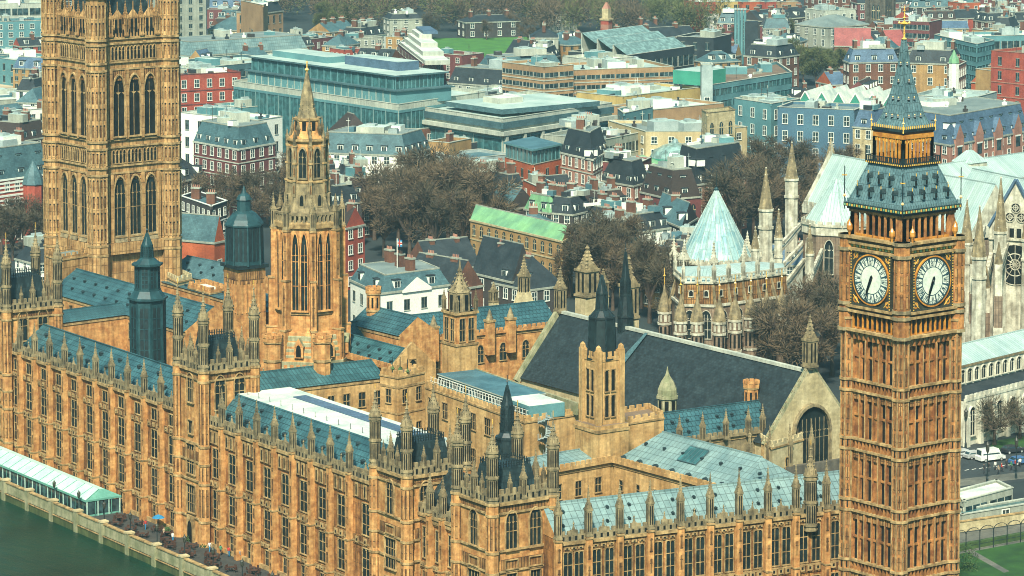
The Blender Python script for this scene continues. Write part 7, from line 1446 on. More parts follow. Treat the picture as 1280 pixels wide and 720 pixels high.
# ------------------------------------------------------------------ smaller houses filling the streets
def inside_any(x, y, r):
    for cx, cy, P in FOOT:
        if abs(cx - x) + abs(cy - y) > 190: continue
        n = len(P)
        if n == 2:
            if math.hypot(cx - x, cy - y) < r + 5: return True
            continue
        ins = True; sgn = 0
        for i in range(n):
            ax, ay = P[i]; bx, by = P[(i + 1) % n]; L_ = math.hypot(bx - ax, by - ay)
            if L_ < .01: continue
            dd = ((bx - ax) * (y - ay) - (by - ay) * (x - ax)) / L_; cr = ((bx - ax) * (cy - ay) - (by - ay) * (cx - ax)) / L_
            if (dd if cr > 0 else -dd) < -r: ins = False; break
        if ins: return True
    return False
KEEP = [(367, 596, 70), (346, 497, 60), (334, 333, 60), (395, 440, 75), (470, 530, 60), (520, 480, 75), (470, 410, 60), (440, 400, 60)]
def px_of(x, y, z=0.0):
    v = Vector((x, y, z)) - CAMP; d = v.dot(_f); return CX + F_PX * v.dot(_r) / d, CY - F_PX * v.dot(_u) / d
LABELS = set()
MADE = []
KEEP_BITS = 0x2001000940a042842e0520780601d0540cc047214c10804a01200000000002002204001000000000000000120000004010340   # the houses the picture shows something of
def fill_houses():
    RF_ = random.Random(5); made = 0
    walls = [('brick_brown', 'brown brick'), ('brick_dark', 'dark brick'), ('brick_red', 'red brick'), ('white_paint', 'white walled'), ('brick_yellow', 'yellow brick'), ('concrete', 'grey rendered'), ('brick_maroon', 'maroon brick')]
    roofs = [('mansard', 'slate', 'dark mansard'), ('gable', 'slate', 'dark pitched'), ('flat', 'flat_grey', 'flat grey'), ('hip', 'slate_teal', 'teal hipped'), ('flat', 'flat_pale', 'flat pale'), ('mansard', 'slate_teal', 'teal mansard'), ('gable', 'tile_brown', 'brown tiled'), ('gable', 'slate_blue', 'blue-grey slate')]
    D = 660.0
    while D < 2050:
        step = 15.5 + (D - 660) * .008; b0 = YAW - R(9.6)
        n = int(R(19.2) * D / step)
        for k in range(n):
            be = b0 + R(19.2) * (k + .5) / n + RF_.uniform(-.2, .2) * step / D; DD = D + RF_.uniform(-5, 5); x, y = DD * math.sin(be), DD * math.cos(be)
            px, py = px_of(x, y, 8)
            if any(math.hypot(x - a, y - b_) < r for a, b_, r in KEEP) or py < -45: continue
            if TREE_ZONE(px, py): continue
            L_, W_ = RF_.uniform(9, 16), RF_.uniform(7, 10)
            if inside_any(x, y, 4.8): continue
            h = RF_.uniform(6.5, 11); wm, wn = RF_.choice(walls); rt, rm, rn = RF_.choice(roofs)
            near = min(SHORTS, key=lambda s_: math.hypot(s_[0] - x, s_[1] - y)); dx_, dy_ = x - near[0], y - near[1]; fw = (dx_ * x + dy_ * y) / DD; sd_ = dx_ * math.cos(be) - dy_ * math.sin(be)
            rel = ('behind' if fw > 0 else 'in front of') if abs(fw) > abs(sd_) else ('right of' if sd_ > 0 else 'left of')
            lab = f'{wn} house with {rn} roof {rel} the {near[2]}'
            if len(lab.split()) > 15: continue
            for alt in ('', 'small ', 'low ', 'plain ', 'modest ', 'narrow ', 'weathered ', 'squat '):
                if alt + lab not in LABELS: lab = alt + lab; break
            else: continue
            LABELS.add(lab); idx = made; made += 1; an = RF_.choice([R(-4.6), R(-40), R(30), R(-62)]) + RF_.uniform(-.1, .1)
            G = Fr((x, y), an); P = [G.p(-L_ / 2, W_ / 2), G.p(-L_ / 2, -W_ / 2), G.p(L_ / 2, -W_ / 2), G.p(L_ / 2, W_ / 2)]
            P = [Vector(p) for p in P]
            # first two edges must face the camera
            best = min(range(4), key=lambda i: P[i].length); P = [P[(best - 1 + j) % 4] for j in range(4)]
            if (P[1] - P[0]).cross(P[2] - P[1]).z < 0: P = [P[2], P[1], P[0], P[3]]
            rr_, cc_, dd_ = RF_.uniform(2.6, 4.4), RF_.choice([0, 1, 1, 2]), RF_.choice([0, 3.6, 4.5]); ws_ = 'white' if RF_.random() < .7 else 'dark'
            if KEEP_BITS is not None and not (KEEP_BITS >> idx) & 1: claim(P); continue
            T_, *_x = city_poly(P, h, {'flat': 'flat_roofed_house', 'mansard': 'mansard_house'}.get(rt, 'town_house'), lab, 'house', wm, roof=rt, rm=rm, rh=rr_, rows=2 if h < 8 else 3, bay=3.1, chim=cc_, dorm=dd_, plant=1, ws=ws_, wcap=24)
            MADE.append((T_, P, h, idx))
        D += step
    return made

# ================================================================== TREES
def crown_mesh(seed, rx, h, n, mat, trunk=0.28, clumps=15, L=(0.8, 2.0), wd=(.05, .11)):
    rn = random.Random(seed); C_ = []
    for i in range(clumps):
        a = rn.uniform(0, 6.283); r = rx * math.sqrt(rn.random()) * .72; z = h * rn.uniform(.36, .86)
        C_.append((Vector((r * math.cos(a), r * math.sin(a), z - .12 * r)), rx * rn.uniform(.2, .44)))
    V, Fc = [], []
    for i in range(n):
        c, r = rn.choice(C_); d = Vector((rn.gauss(0, 1), rn.gauss(0, 1), rn.gauss(0, .8))).normalized(); p = c + d * r * rn.random() ** .4
        o = (d + Vector((p.x / rx * .6, p.y / rx * .6, .55)) + Vector((rn.gauss(0, .45), rn.gauss(0, .45), rn.gauss(0, .35)))).normalized(); l = rn.uniform(*L); w_ = rn.uniform(*wd)
        s_ = o.cross(Vector((rn.gauss(0, 1), rn.gauss(0, 1), rn.gauss(0, 1)))).normalized() * w_; k = len(V)
        V += [tuple(p - s_), tuple(p + s_), tuple(p + o * l)]; Fc.append((k, k + 1, k + 2))
    me = bpy.data.meshes.new('crown'); me.from_pydata(V, [], Fc); me.materials.append(M[mat]); me.update()
    tb = MB(); tb.lathe(0, 0, [(h * .026, 0), (h * .019, h * .16), (h * .016, h * trunk)], 'canopy_bark', 8)
    for c, r in C_:
        st = Vector((0, 0, h * rn.uniform(trunk * .75, trunk))); m_ = st.lerp(c, .55) + Vector((rn.uniform(-.4, .4), rn.uniform(-.4, .4), .3)); tb.bar(st, m_, h * .014, 'canopy_bark', 5, h * .009); tb.bar(m_, c, h * .009, 'canopy_bark', 4, h * .004)
        for j in range(8): e = c + Vector((rn.gauss(0, 1), rn.gauss(0, 1), rn.gauss(.5, .7))).normalized() * r * .95; tb.bar(m_.lerp(c, rn.uniform(.4, 1)), e, h * .0055, 'canopy_bark', 3, h * .0018)
    return me, tb.mesh('trunk')
TV = {}
for key, mat, n in (('brown', 'twig', 2900), ('dark', 'twig_dark', 2900), ('green', 'twig_green', 6500)):
    TV[key] = [crown_mesh(i * 7 + len(key), 6.2, 20, n, mat) for i in range(3)]
RT = random.Random(3)
def tree(name, label, group, px, py, h, kind, sx=1.0):
    q = uz(px, py, 0); t = thing(name, label, 'tree', (q.x, q.y, 0), group); cr, tr = RT.choice(TV[kind]); s_ = h / 20; a = RT.uniform(0, 6.28)
    put(cr, 'crown', t, (q.x, q.y, 0), a, sc=(s_ * sx, s_ * sx, s_)); put(tr, 'trunk', t, (q.x, q.y, 0), a, sc=(s_, s_, s_))
ZONES = [(462, 622, 205, 350), (700, 842, 275, 420), (895, 1050, 190, 330), (930, 1060, 340, 500), (230, 360, 222, 330), (-20, 60, 262, 360), (1140, 1290, 190, 250), (992, 1060, 62, 112), (-50, 70, 86, 116), (530, 662, 44, 80), (330, 900, -30, 46)]
def TREE_ZONE(px, py): return any(a < px < b_ and c < py < d for a, b_, c, d in ZONES)
for pts, h, kinds, lab in (
    ([(480, 322), (498, 306), (512, 328), (530, 310), (545, 330), (560, 312), (578, 326), (594, 308), (610, 318), (468, 300), (540, 292), (575, 292), (520, 288)], 23, ('brown', 'dark', 'brown'), 'big bare brown tree in the clump left of the green copper roof'),
    ([(712, 372), (730, 384), (748, 366), (766, 388), (784, 372), (802, 386), (822, 380), (838, 392), (740, 350), (775, 352), (812, 404), (845, 420)], 19, ('brown', 'dark', 'dark'), 'bare dark brown tree in the hollow left of the chapter house'),
    ([(908, 300), (925, 312), (942, 296), (958, 308), (976, 296), (992, 306), (1010, 292), (930, 282), (1030, 280)], 22, ('brown', 'dark', 'brown'), 'bare brown tree between the chapter house cone and the transept'),
    ([(968, 470), (985, 480), (1004, 468), (1022, 482), (1040, 470), (995, 452), (1030, 450)], 19, ('dark', 'brown'), 'dark bare tree below the apse, left of the clock tower'),
    ([(242, 282), (262, 276), (284, 284), (300, 278), (318, 286), (334, 280), (352, 272), (330, 256), (354, 250)], 15, ('brown', 'dark'), 'bare tree between the great square tower and the central spire'),
    ([(2, 318), (16, 326), (30, 314), (44, 324), (54, 312)], 14, ('dark', 'dark'), 'dark bare tree at the left edge beside the great square tower'),
    ([(1150, 232), (1172, 226), (1194, 230), (1216, 224), (1240, 228), (1262, 222)], 15, ('brown', 'dark'), 'bare tree in the row before the long blue mansard'),
    ([(952, 240), (972, 236), (996, 240), (1018, 236), (1040, 240), (1062, 236)], 16, ('dark', 'brown'), 'bare tree behind the transept roof, below the blue rendered block'),
    ([(1004, 104), (1020, 108), (1036, 104), (1050, 100), (988, 96)], 14, ('green', 'green'), 'olive green tree beside the brown mansion terrace'),
    ([(404, 44), (420, 48), (436, 42)], 15, ('green',), 'pale green willowy tree at the near edge of the park'),
    ([(850, 160), (866, 162), (876, 158)], 9, ('brown',), 'small bare tree left of the small classical stone tower'),
    ([(484, 92), (496, 90)], 8, ('brown',), 'small russet tree left of the stepped white block'),
    ([(660, 56), (540, 50), (640, 46), (680, 44), (608, 50)], 12, ('brown', 'dark'), 'bare tree standing on the green lawn of the park'),
    ([(905, 44), (918, 56), (898, 62), (956, 96), (984, 52), (880, 38), (968, 60)], 10, ('green', 'brown'), 'scrubby tree around the teal steel flues')):
    gname = lab.replace('a ', '').replace('tree', 'trees', 1)
    for i, (px, py) in enumerate(pts): tree('bare_tree' if 'bare' in lab else 'tree', lab, gname, px, py, h * RT.uniform(.85, 1.12), kinds[i % len(kinds)], RT.uniform(.9, 1.2))
# the far park, one wood
def park_wood():
    rn = random.Random(9); V, Fc, mi = [], [], []
    for i in range(560):
        px, py = rn.uniform(338, 905), rn.uniform(-42, 50); 
        if 528 < px < 668 and py > 42: continue
        if px < 400 and py > 30 or 486 < px < 530 and py > 30 or 582 < px < 652 and py > 38: continue
        q = uz(px, py, 0); h = rn.uniform(13, 19); rx = h * rn.uniform(.27, .38); g = 1 if (px > 800 or rn.random() < .18) else 0
        for k in range(420):
            d = Vector((rn.gauss(0, 1), rn.gauss(0, 1), rn.gauss(0, .9))).normalized(); p = Vector((q.x, q.y, h * .6)) + Vector((d.x * rx, d.y * rx, d.z * h * .40)) * rn.random() ** .4
            o = (d + Vector((0, 0, .5)) + Vector((rn.gauss(0, .4), rn.gauss(0, .4), rn.gauss(0, .4)))).normalized(); s_ = o.cross(Vector((rn.gauss(0, 1), rn.gauss(0, 1), 1))).normalized() * rn.uniform(.10, .24); l = rn.uniform(.9, 2.0); n = len(V)
            V += [tuple(p - s_), tuple(p + s_), tuple(p + o * l)]; Fc.append((n, n + 1, n + 2)); mi.append(g if rn.random() < .9 else 2)
    me = bpy.data.meshes.new('park_wood'); me.from_pydata(V, [], Fc)
    for m_ in ('twig', 'twig_green', 'twig_dark'): me.materials.append(M[m_])
    me.polygons.foreach_set('material_index', mi); me.update(); o = bpy.data.objects.new('park_wood', me); COL.objects.link(o); o['kind'] = 'stuff'; o['label'] = 'hazy mass of bare brown park trees along the top of the picture'
park_wood()
fill_houses()

# ================================================================== TERRACE: marquee, tables, lamps, people
def rf_of(px, py, z=0.0):
    q = uz(px, py, z); v = Vector((q.x, q.y)) - Vector((P0.x, P0.y)); return v.dot(Vector((E1.x, E1.y))), v.dot(Vector((N1.x, N1.y)))
s0 = rf_of(153, 640)[0]; F = Fr(RF(s0 + 90, -7.6), ANG_R); W = 90.0; B_ = 6.2
t = thing('terrace_marquee', 'long white and mint green marquee with glazed sides on the riverside terrace', 'marquee', (*RF(s0 + 45, -4.5), 0))
mb = MB(); ez, rz = 2.9, 4.3
mb.face([F.p(0, -.2, ez), F.p(W, -.2, ez), F.p(W - .8, B_ * .42, rz), F.p(0, B_ * .42, rz)], 'tent_white'); mb.face([F.p(W, B_ + .2, ez), F.p(0, B_ + .2, ez), F.p(0, B_ * .58, rz), F.p(W - .8, B_ * .58, rz)], 'tent_green'); mb.face([F.p(0, B_ * .42, rz), F.p(W - .8, B_ * .42, rz), F.p(W - .8, B_ * .58, rz), F.p(0, B_ * .58, rz)], 'tent_white'); mb.face([F.p(W, -.2, ez), F.p(W, B_ + .2, ez), F.p(W - .8, B_ * .58, rz), F.p(W - .8, B_ * .42, rz)], 'tent_green')
for k in range(31): a = k * 3.0; mb.bar(F.p(a, -.2, ez + .04), F.p(min(a, W - .8), B_ * .42, rz + .04), .06, 'tent_green', 4)
mb.box(0, W + .05, -.3, -.2, ez - .35, ez, 'tent_green', F, bottom=True); mb.box(W, W + .1, -.2, B_ + .2, ez - .3, ez, 'tent_green', F, bottom=True); build(mb, 'roof', t)
mb = MB()
pm_ = MB().box(-.08, .08, -.12, .04, 0, ez, 'tent_white').mesh('post')
for k in range(31): put(pm_, 'post', t, F.p(k * 3.0, 0), F.ang)
for b_ in (B_ / 3, B_ * 2 / 3, B_): put(pm_, 'post', t, F.p(W - .03, b_), F.ang)
gm = cached('tg', lambda: MB().box(-1.4, 1.4, -.02, .02, .2, 2.5, 'glass_dark').box(-.05, .05, -.05, .03, 0, 2.6, 'tent_green').box(-1.4, 1.4, -.05, .03, 0, .3, 'tent_green').mesh('side_panel'))
for k in range(30): put(gm, 'side_panel', t, F.p(k * 3 + 1.5, 0, 0), F.ang)
G = Fr.between(F.p(W, 0), F.p(W, B_))
for k in range(2): put(gm, 'side_panel', t, G.p(1.6 + k * 3, .05, 0), G.ang)
def lamp_mesh():
    mb = MB(); mb.lathe(0, 0, [(.22, 0), (.18, .5), (.09, .7), (.07, 3.2)], 'black_iron', 8); mb.lathe(0, 0, [(.12, 3.2), (.26, 3.45), (.3, 4.0), (.34, 4.05), (.1, 4.35), (.03, 4.6)], 'dark_frame', 8); mb.lathe(0, 0, [(.24, 3.47), (.28, 3.98)], 'window_white', 6); return mb.mesh('street_lamp')
lm = lamp_mesh()
for k in range(14):
    p = RF(s0 - 8.5 - k * 9.4 + 19, -8.6); o = put(lm, 'terrace_lamp', None, (p[0], p[1], 0)); tag(o, 'black lantern post standing along the river wall of the terrace', 'lamp', 'lantern posts along the terrace wall')
def table_mesh():
    mb = MB(); mb.lathe(0, 0, [(.03, .72), (.55, .72), (.55, .76)], 'wood_dark', 12); mb.bar((0, 0, 0), (0, 0, .73), .05, 'black_iron', 6); mb.lathe(0, 0, [(.3, 0), (.25, .04)], 'black_iron', 8); return mb.mesh('table')
def chair_parts():
    a = MB().box(-.24, .24, -.24, .24, .42, .47, 'wood_dark', bottom=True).mesh('seat'); b_ = MB().box(-.24, .24, .20, .25, .5, .92, 'wood_dark', bottom=True).mesh('backrest'); c = MB()
    for x in (-.21, .21):
        for y in (-.21, .21): c.bar((x, y, 0), (x, y, .44), .025, 'black_iron', 4)
    return a, b_, c.mesh('legs')
tm = table_mesh(); CP = chair_parts(); RP = random.Random(21)
for k in range(40):
    s_ = s0 - 4 - k * 2.3 + RP.uniform(-.5, .5); d = RP.uniform(-6.8, -2.4); p = RF(s_, d)
    o = put(tm, 'cafe_table', None, (p[0], p[1], .004)); tag(o, 'dark round cafe table on the riverside terrace', 'table', 'cafe tables on the terrace')
    for j in range(4):
        a = RP.uniform(-.3, .3) + j * math.pi / 2; q = (p[0] + .85 * math.sin(a), p[1] - .85 * math.cos(a)); c = thing('cafe_chair', 'dark slatted cafe chair beside a round terrace table', 'chair', (q[0], q[1], .004), 'cafe chairs on the terrace')
        c.rotation_euler = (0, 0, a + math.pi)
        for nm, me in zip(('seat', 'backrest', 'legs'), CP): put(me, nm, c, (0, 0, 0), 0, sub=True)
def person_mesh(pose):
    import bmesh
    V = {'pel': (0, 0, .95), 'bel': (0, 0, 1.1), 'che': (0, 0, 1.32), 'nek': (0, 0, 1.5), 'hed': (0, -.02, 1.62), 'top': (0, -.01, 1.74)}; st = .17 if pose == 'walk' else .02
    for sg, nm in ((-1, 'l'), (1, 'r')):
        V['hip' + nm] = (sg * .09, 0, .90); V['kne' + nm] = (sg * .1, -sg * st * .7 - .02, .5); V['ank' + nm] = (sg * .1, -sg * st * 1.4, .09); V['toe' + nm] = (sg * .11, -sg * st * 1.4 - .16, .04)
        V['sho' + nm] = (sg * .19, 0, 1.43); V['elb' + nm] = (sg * .25, sg * st * .6, 1.14); V['han' + nm] = (sg * .25, sg * st * 1.1 - .08, .9); V['fin' + nm] = (sg * .25, sg * st * 1.2 - .1, .8)
    E = [('pel', 'bel'), ('bel', 'che'), ('che', 'nek'), ('nek', 'hed'), ('hed', 'top')] + [(a + n if a not in ('pel', 'che') else a, b_ + n) for n in 'lr' for a, b_ in (('pel', 'hip'), ('hip', 'kne'), ('kne', 'ank'), ('ank', 'toe'), ('che', 'sho'), ('sho', 'elb'), ('elb', 'han'), ('han', 'fin'))]
    rad = dict(pel=.15, bel=.14, che=.17, nek=.06, hed=.10, top=.075, hip=.1, kne=.07, ank=.05, toe=.045, sho=.075, elb=.052, han=.042, fin=.03)
    ks = list(V); me = bpy.data.meshes.new('person'); me.from_pydata([V[k] for k in ks], [(ks.index(a), ks.index(b_)) for a, b_ in E], [])
    o = bpy.data.objects.new('person_source', me); COL.objects.link(o); md = o.modifiers.new('s', 'SKIN')
    for i, k in enumerate(ks): r = rad[k if k in rad else k[:3]]; me.skin_vertices[0].data[i].radius = (r, r * (.8 if k in ('pel', 'bel', 'che') else 1)); me.skin_vertices[0].data[i].use_root = (k == 'pel')
    o.modifiers.new('b', 'SUBSURF').levels = 1
    dg = bpy.context.evaluated_depsgraph_get(); r = bpy.data.meshes.new_from_object(o.evaluated_get(dg)); bpy.data.objects.remove(o); return r
PM = {p: person_mesh(p) for p in ('stand', 'walk')}
def person(x, y, z, label, top, legs, pose, rz, group=None):
    key = ('pp', top, legs, pose)
    def mk():
        me = PM[pose].copy(); me.materials.clear()
        for m_ in (legs, top, 'skin', 'wood_dark'): me.materials.append(M[m_])
        for f in me.polygons: c = f.center; f.material_index = 0 if c.z < .95 and abs(c.x) < .2 else (1 if c.z < 1.5 and c.z > .92 else (2 if c.z < 1.68 and c.y < .03 or c.z <= .95 else 3)); f.use_smooth = True
        return me
    o = put(cached(key, mk), 'person', None, (x, y, z), rz); tag(o, label, 'person', group)
tops = ['red_cloth', 'blue_cloth', 'dark_cloth', 'tan_cloth', 'white_cloth', 'green_cloth']; nms = ['red', 'blue', 'dark', 'tan', 'white', 'green']
for k, (px, py) in enumerate([(182, 662), (228, 668), (232, 664), (205, 672), (262, 690), (276, 694), (286, 696), (300, 700), (306, 699), (244, 676), (216, 678), (320, 708)]):
    q = uz(px, py, 0); i = k % 6; person(q.x, q.y, .004, f'person in a {nms[i]} top {"walking" if k < 6 else "standing"} on the terrace {"towards the marquee" if k < 6 else "near the picture bottom"}', tops[i], 'dark_cloth' if k % 2 else 'blue_cloth', 'walk' if k < 6 else 'stand', RP.uniform(0, 6.28))
q = uz(198, 663, 0); t = thing('parasol', 'bright blue open parasol on the terrace between marquee and arched doorway', 'umbrella', (q.x, q.y, 0)); mb = MB(); mb.lathe(q.x, q.y, [(1.1, 2.15), (.6, 2.5), (.05, 2.7)], 'blue_cloth', 8); build(mb, 'canopy', t); mb = MB(); mb.bar((q.x, q.y, 0), (q.x, q.y, 2.85), .04, 'black_iron', 5); build(mb, 'pole', t)
def shrub_mesh(seed, r, h, mat):
    rn = random.Random(seed); V, Fc = [], []
    for i in range(420):
        d = Vector((rn.gauss(0, 1), rn.gauss(0, 1), abs(rn.gauss(0, 1)))).normalized(); p = Vector((d.x * r, d.y * r, d.z * h)) * rn.random() ** .35; s_ = Vector((rn.gauss(0, 1), rn.gauss(0, 1), rn.gauss(0, 1))).normalized() * .13; o = d.cross(s_).normalized() * .22; n = len(V); V += [tuple(p - s_), tuple(p + s_), tuple(p + o)]; Fc.append((n, n + 1, n + 2))
    me = bpy.data.meshes.new('shrub'); me.from_pydata(V, [], Fc); me.materials.append(M[mat]); return me
sm = shrub_mesh(2, .8, 1.3, 'leaf_green')
for px, py in ((209, 668), (238, 676), (247, 670), (256, 684)): q = uz(px, py, 0); o = put(sm, 'shrub', None, (q.x, q.y, 0)); tag(o, 'clipped green shrub beside the arched doorway on the terrace', 'shrub', 'shrubs beside the arched terrace doorway')

# ================================================================== STREET AND LAWNS AT THE RIGHT
def sheet(pts, z, mat, name):
    mb = MB(); mb.face([(*uz(x, y, z)[:2], z) for x, y in pts], mat); return struct(build(mb, name))
sheet([(1190, 556), (1330, 540), (1330, 596), (1190, 612)], .006, 'asphalt', 'road')
sheet([(1190, 600), (1330, 584), (1330, 592), (1190, 609)], .014, 'pavement_stone', 'pavement')
sheet([(1240, 552), (1330, 536), (1330, 550), (1236, 566)], .012, 'lawn', 'churchyard_lawn')
sheet([(1190, 668), (1330, 648), (1330, 668), (1190, 694)], .010, 'pavement_stone', 'path')
sheet([(1190, 694), (1330, 668), (1330, 800), (1190, 800)], .014, 'lawn', 'lawn')
sheet([(1205, 688), (1255, 716), (1262, 714), (1213, 686)], .02, 'pavement_stone', 'lawn_path')
mb = MB()
for k in range(9): a, b_ = uz(1206 + k * 9, 588 - k * 1.1, 0), uz(1211 + k * 9, 587 - k * 1.1, 0); n = Vector((-(b_ - a).y, (b_ - a).x, 0)).normalized() * .12; mb.face([(a - n).xy.to_3d() + Vector((0, 0, .011)), (b_ - n).xy.to_3d() + Vector((0, 0, .011)), (b_ + n).xy.to_3d() + Vector((0, 0, .011)), (a + n).xy.to_3d() + Vector((0, 0, .011))], 'white_paint')
struct(build(mb, 'road_marking'))
city('canopy_building', 'low building with broad white flat roof right of the clock tower shaft', b_ if isinstance(b_, str) else 'building', (1185, 618), (1205, 628), (1266, 612), 4.2, 'concrete', rm='white_roof', rows=1, bay=5, ws='strip', plant=0, par=.3)
city('glass_canopy', 'low teal glass roofed strip below the broad white flat roof', 'building', (1190, 640), (1203, 645), (1310, 627), 2.6, 'concrete', rm='glass_teal', rows=1, bay=30, plant=0, par=.2)
def strip_wall(name, lab, cat, A, B, z0, z1, th, mat, capm=None):
    a, b_ = uz(*A, 0), uz(*B, 0); F = Fr.between(a, b_); l = (b_ - a).length; t = thing(name, lab, cat, (*((a + b_) / 2)[:2], 0)); mb = MB(); mb.box(0, l, 0, th, z0, z1, mat, F); build(mb, 'wall', t)
    if capm: mb = MB(); mb.box(0, l, -.1, th + .1, z1, z1 + .18, capm, F, bottom=True); build(mb, 'coping', t)
    return t, F, l
strip_wall('stone_wall', 'low buff stone wall below the teal glass roofed strip', 'wall', (1190, 667), (1320, 648), 0, 1.7, .5, 'cream_stone', 'course_stone')
a, b2 = uz(1190, 694, 0), uz(1330, 668, 0); F = Fr.between(a, b2); l = (b2 - a).length
t = thing('yard_hedge', 'dark clipped hedge running behind the iron arches above the lawn', 'hedge', (*((a + b2) / 2)[:2], 0)); mb = MB(); mb.box(0, l, 1.2, 2.0, 0, 1.1, 'leaf_green', F); build(mb, 'foliage', t)
t = thing('iron_arcade', 'dark iron arched railing with slim posts along the top of the lawn', 'railing', (*((a + b2) / 2)[:2], 0)); mb = MB()
for k in range(int(l / 3)):
    p = F.p(k * 3, 0); mb.bar((p.x, p.y, 0), (p.x, p.y, 3), .08, 'black_iron', 5)
    for j in range(6): t0, t1 = math.pi * j / 6, math.pi * (j + 1) / 6; mb.bar(F.p(k * 3 + 1.5 - 1.5 * math.cos(t0), 0, 3 + .9 * math.sin(t0)), F.p(k * 3 + 1.5 - 1.5 * math.cos(t1), 0, 3 + .9 * math.sin(t1)), .06, 'black_iron', 4)
mb.box(0, l, -.03, .03, 1.0, 1.08, 'black_iron', F, bottom=True); build(mb, 'railing', t)
cr = crown_mesh(77, 4.2, 9.5, 1100, 'twig_dark', .3, 9, (.6, 1.4), (.04, .09))
for px, py, h, lab in ((1243, 556, 10.5, 'lone bare street tree with spreading limbs before the cream parish church'), (1275, 548, 9, 'second smaller bare tree before the parish church at the right edge')):
    q = uz(px, py, 0); t = thing('bare_tree', lab, 'tree', (q.x, q.y, 0)); s_ = h / 9.5; put(cr[0], 'crown', t, (q.x, q.y, 0), 1, sc=(s_,) * 3); put(cr[1], 'trunk', t, (q.x, q.y, 0), 1, sc=(s_ * 1.6, s_ * 1.6, s_))
sm2 = shrub_mesh(5, 1.7, 4.6, 'leaf_green'); q = uz(1211, 712, 0); o = put(sm2, 'shrub', None, (q.x, q.y, 0)); tag(o, 'tall grey-green bush at the foot of the clock tower', 'shrub')
def car_parts(L, wd, hb, ht, van):
    mb = MB(); prof = [(-L / 2, .35), (-L / 2, hb * .92), (-L / 2 + .15, hb)]
    prof += [(-L / 2 + .3, ht), (L / 2 - 1.5, ht), (L / 2 - .9, hb), (L / 2 - .1, hb * .85), (L / 2, .4)] if van else [(-L / 2 + .7, ht * .97), (-L / 2 + 1.1, ht), (L * .08, ht), (L * .27, hb), (L / 2 - .2, hb * .88), (L / 2, hb * .6), (L / 2, .35)]
    hw = wd / 2
    def y(z): return hw if z <= hb + .01 else hw * .86
    n = len(prof)
    for i in range(n):
        (x0, z0), (x1, z1) = prof[i], prof[(i + 1) % n]; mb.face([(x0, -y(z0), z0), (x0, y(z0), z0), (x1, y(z1), z1), (x1, -y(z1), z1)], 'PAINT')
    lo = [(x, z) for x, z in prof if z <= hb + .01]; hi = [p for p in prof if p[1] > hb + .01]; i0 = prof.index(hi[0]) - 1; i1 = prof.index(hi[-1]) + 1; hi = [prof[i0]] + hi + [prof[i1]]
    for sg in (-1, 1): mb.face([(x, sg * hw, z) for x, z in lo][::sg], 'PAINT'); mb.face([(x, sg * y(z), z) for x, z in hi][::sg], 'PAINT')
    g = MB()
    for sg in (-1, 1):
        c = sum(p[0] for p in hi) / len(hi), sum(p[1] for p in hi) / len(hi); g.face([(c[0] + (x - c[0]) * .84, sg * (y(z) + .012 - (0 if z > hb + .01 else hw * .03)), c[1] + (z - c[1]) * .66) for x, z in hi][::sg], 'glass_dark')
    a, b_ = hi[-2], hi[-1]; g.face([(a[0] + (b_[0] - a[0]) * f + .015, s_ * hw * .76, a[1] + (b_[1] - a[1]) * f + .02) for f, s_ in ((.1, -1), (.1, 1), (.9, 1), (.9, -1))], 'glass_dark')
    a, b_ = hi[0], hi[1]; g.face([(a[0] + (b_[0] - a[0]) * f - .012, s_ * hw * .74, a[1] + (b_[1] - a[1]) * f + .012) for f, s_ in ((.15, 1), (.15, -1), (.85, -1), (.85, 1))], 'glass_dark')
    wh = MB(); P = [(.32 * math.cos(k * math.pi / 8), .32 * math.sin(k * math.pi / 8)) for k in range(16)]
    for k in range(16): (x0, z0), (x1, z1) = P[k], P[(k + 1) % 16]; wh.face([(x0, -.1, z0), (x1, -.1, z1), (x1, .1, z1), (x0, .1, z0)], 'rubber')
    for sg in (-1, 1): wh.face([(x, sg * .1, z) for x, z in P], 'rubber'); wh.face([(x * .6, sg * .105, z * .6) for x, z in P], 'silver_paint')
    return mb, g.mesh('window'), wh.mesh('wheel'), MB().box(-.03, .03, -.18, .18, -.09, .09, 'white_paint', bottom=True).mesh('headlight')
KIT = {False: car_parts(4.3, 1.75, .92, 1.45, False), True: car_parts(5.4, 2.0, 1.15, 2.35, True)}
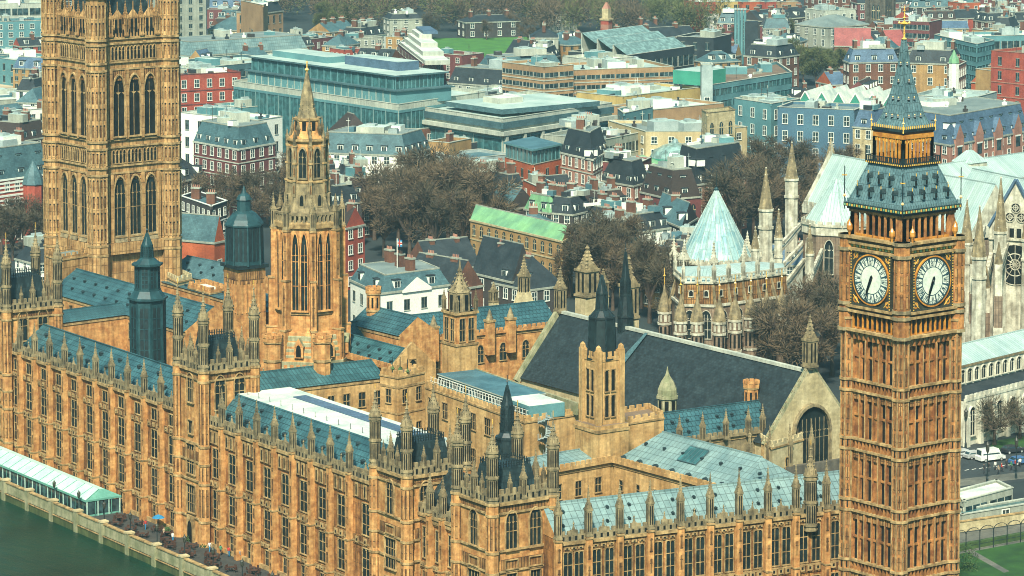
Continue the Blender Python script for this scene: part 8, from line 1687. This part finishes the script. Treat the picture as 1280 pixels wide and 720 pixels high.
def vehicle(px, py, lab, cat, paint, van, ang):
    mb, g, wh, hl = KIT[van]; q = uz(px, py, 0); t = thing('parked_van' if van else 'parked_car', lab, cat, (q.x, q.y, .01)); t.rotation_euler = (0, 0, ang)
    def mk(): b_ = MB(); b_.v, b_.f, b_.m, b_.mats = mb.v, mb.f, mb.m, [paint if k == 'PAINT' else k for k in mb.mats]; return b_.mesh('body')
    put(cached(('car', van, paint), mk), 'body', t, (0, 0, 0), 0, sub=True); put(g, 'window', t, (0, 0, 0), 0, sub=True); L = 5.4 if van else 4.3; wd = 2.0 if van else 1.75
    for x in (-L * .31, L * .32):
        for y in (-wd / 2 + .06, wd / 2 - .06): put(wh, 'wheel', t, (x, y, .32), 0, sub=True)
    for y in (-wd * .34, wd * .34): put(hl, 'headlight', t, (L / 2, y, .68), 0, sub=True)
an = math.atan2(-1, 4.5)
vehicle(1238, 576, 'white van on the road before the parish church', 'van', 'van_white', True, an); vehicle(1219, 573, 'pale silver car just left of the white van', 'car', 'silver_paint', False, an); vehicle(1206, 571, 'pale car half hidden by the clock tower edge', 'car', 'silver_paint', False, an); vehicle(1266, 566, 'dark car right of the white van near the right edge', 'car', 'dark_paint', False, an); vehicle(1276, 580, 'dark blue car at the right picture edge on the road', 'car', 'blue_paint', False, an)
for k, (px, py, i) in enumerate([(1236, 590, 2), (1244, 588, 4), (1252, 590, 0), (1258, 586, 2), (1264, 588, 5), (1269, 586, 0), (1275, 584, 4), (1230, 592, 2), (1248, 593, 3)]):
    q = uz(px, py, 0); person(q.x, q.y, .014, f'pedestrian in a {nms[i]} top in the roadside crowd, {("far left","left","middle left","middle","middle right","right","far right","outer left","front")[k]} of the group', tops[i], 'dark_cloth', 'stand' if k % 2 else 'walk', RP.uniform(0, 6.28))
for k, (px, py) in enumerate([(1207, 560), (1234, 604), (1270, 598)]):
    q = uz(px, py, 0); o = put(lm, 'street_lamp', None, (q.x, q.y, 0), 0, sc=(1.2, 1.2, 1.7)); tag(o, ('tall dark street lamp beside the clock tower edge', 'tall dark street lamp behind the broad white flat roof', 'tall dark street lamp nearest the right picture edge')[k], 'lamp')

# ------------------------------------------------------------------ haze
hm = bpy.data.materials.new('haze'); hm.use_nodes = True; n = hm.node_tree; n.nodes.remove(n.nodes['Principled BSDF'])
pv = n.nodes.new('ShaderNodeVolumePrincipled'); pv.inputs['Color'].default_value = (0.60, 0.90, 0.95, 1); pv.inputs['Density'].default_value = 0.00016; pv.inputs['Anisotropy'].default_value = 0.5
n.links.new(pv.outputs[0], n.nodes['Material Output'].inputs['Volume'])
M['haze'] = hm; mb = MB(); mb.box(-900, 2600, -450, 2600, -7, 140, 'haze', bottom=True); o = build(mb, 'haze'); o['kind'] = 'stuff'; o['label'] = 'thin pale haze'
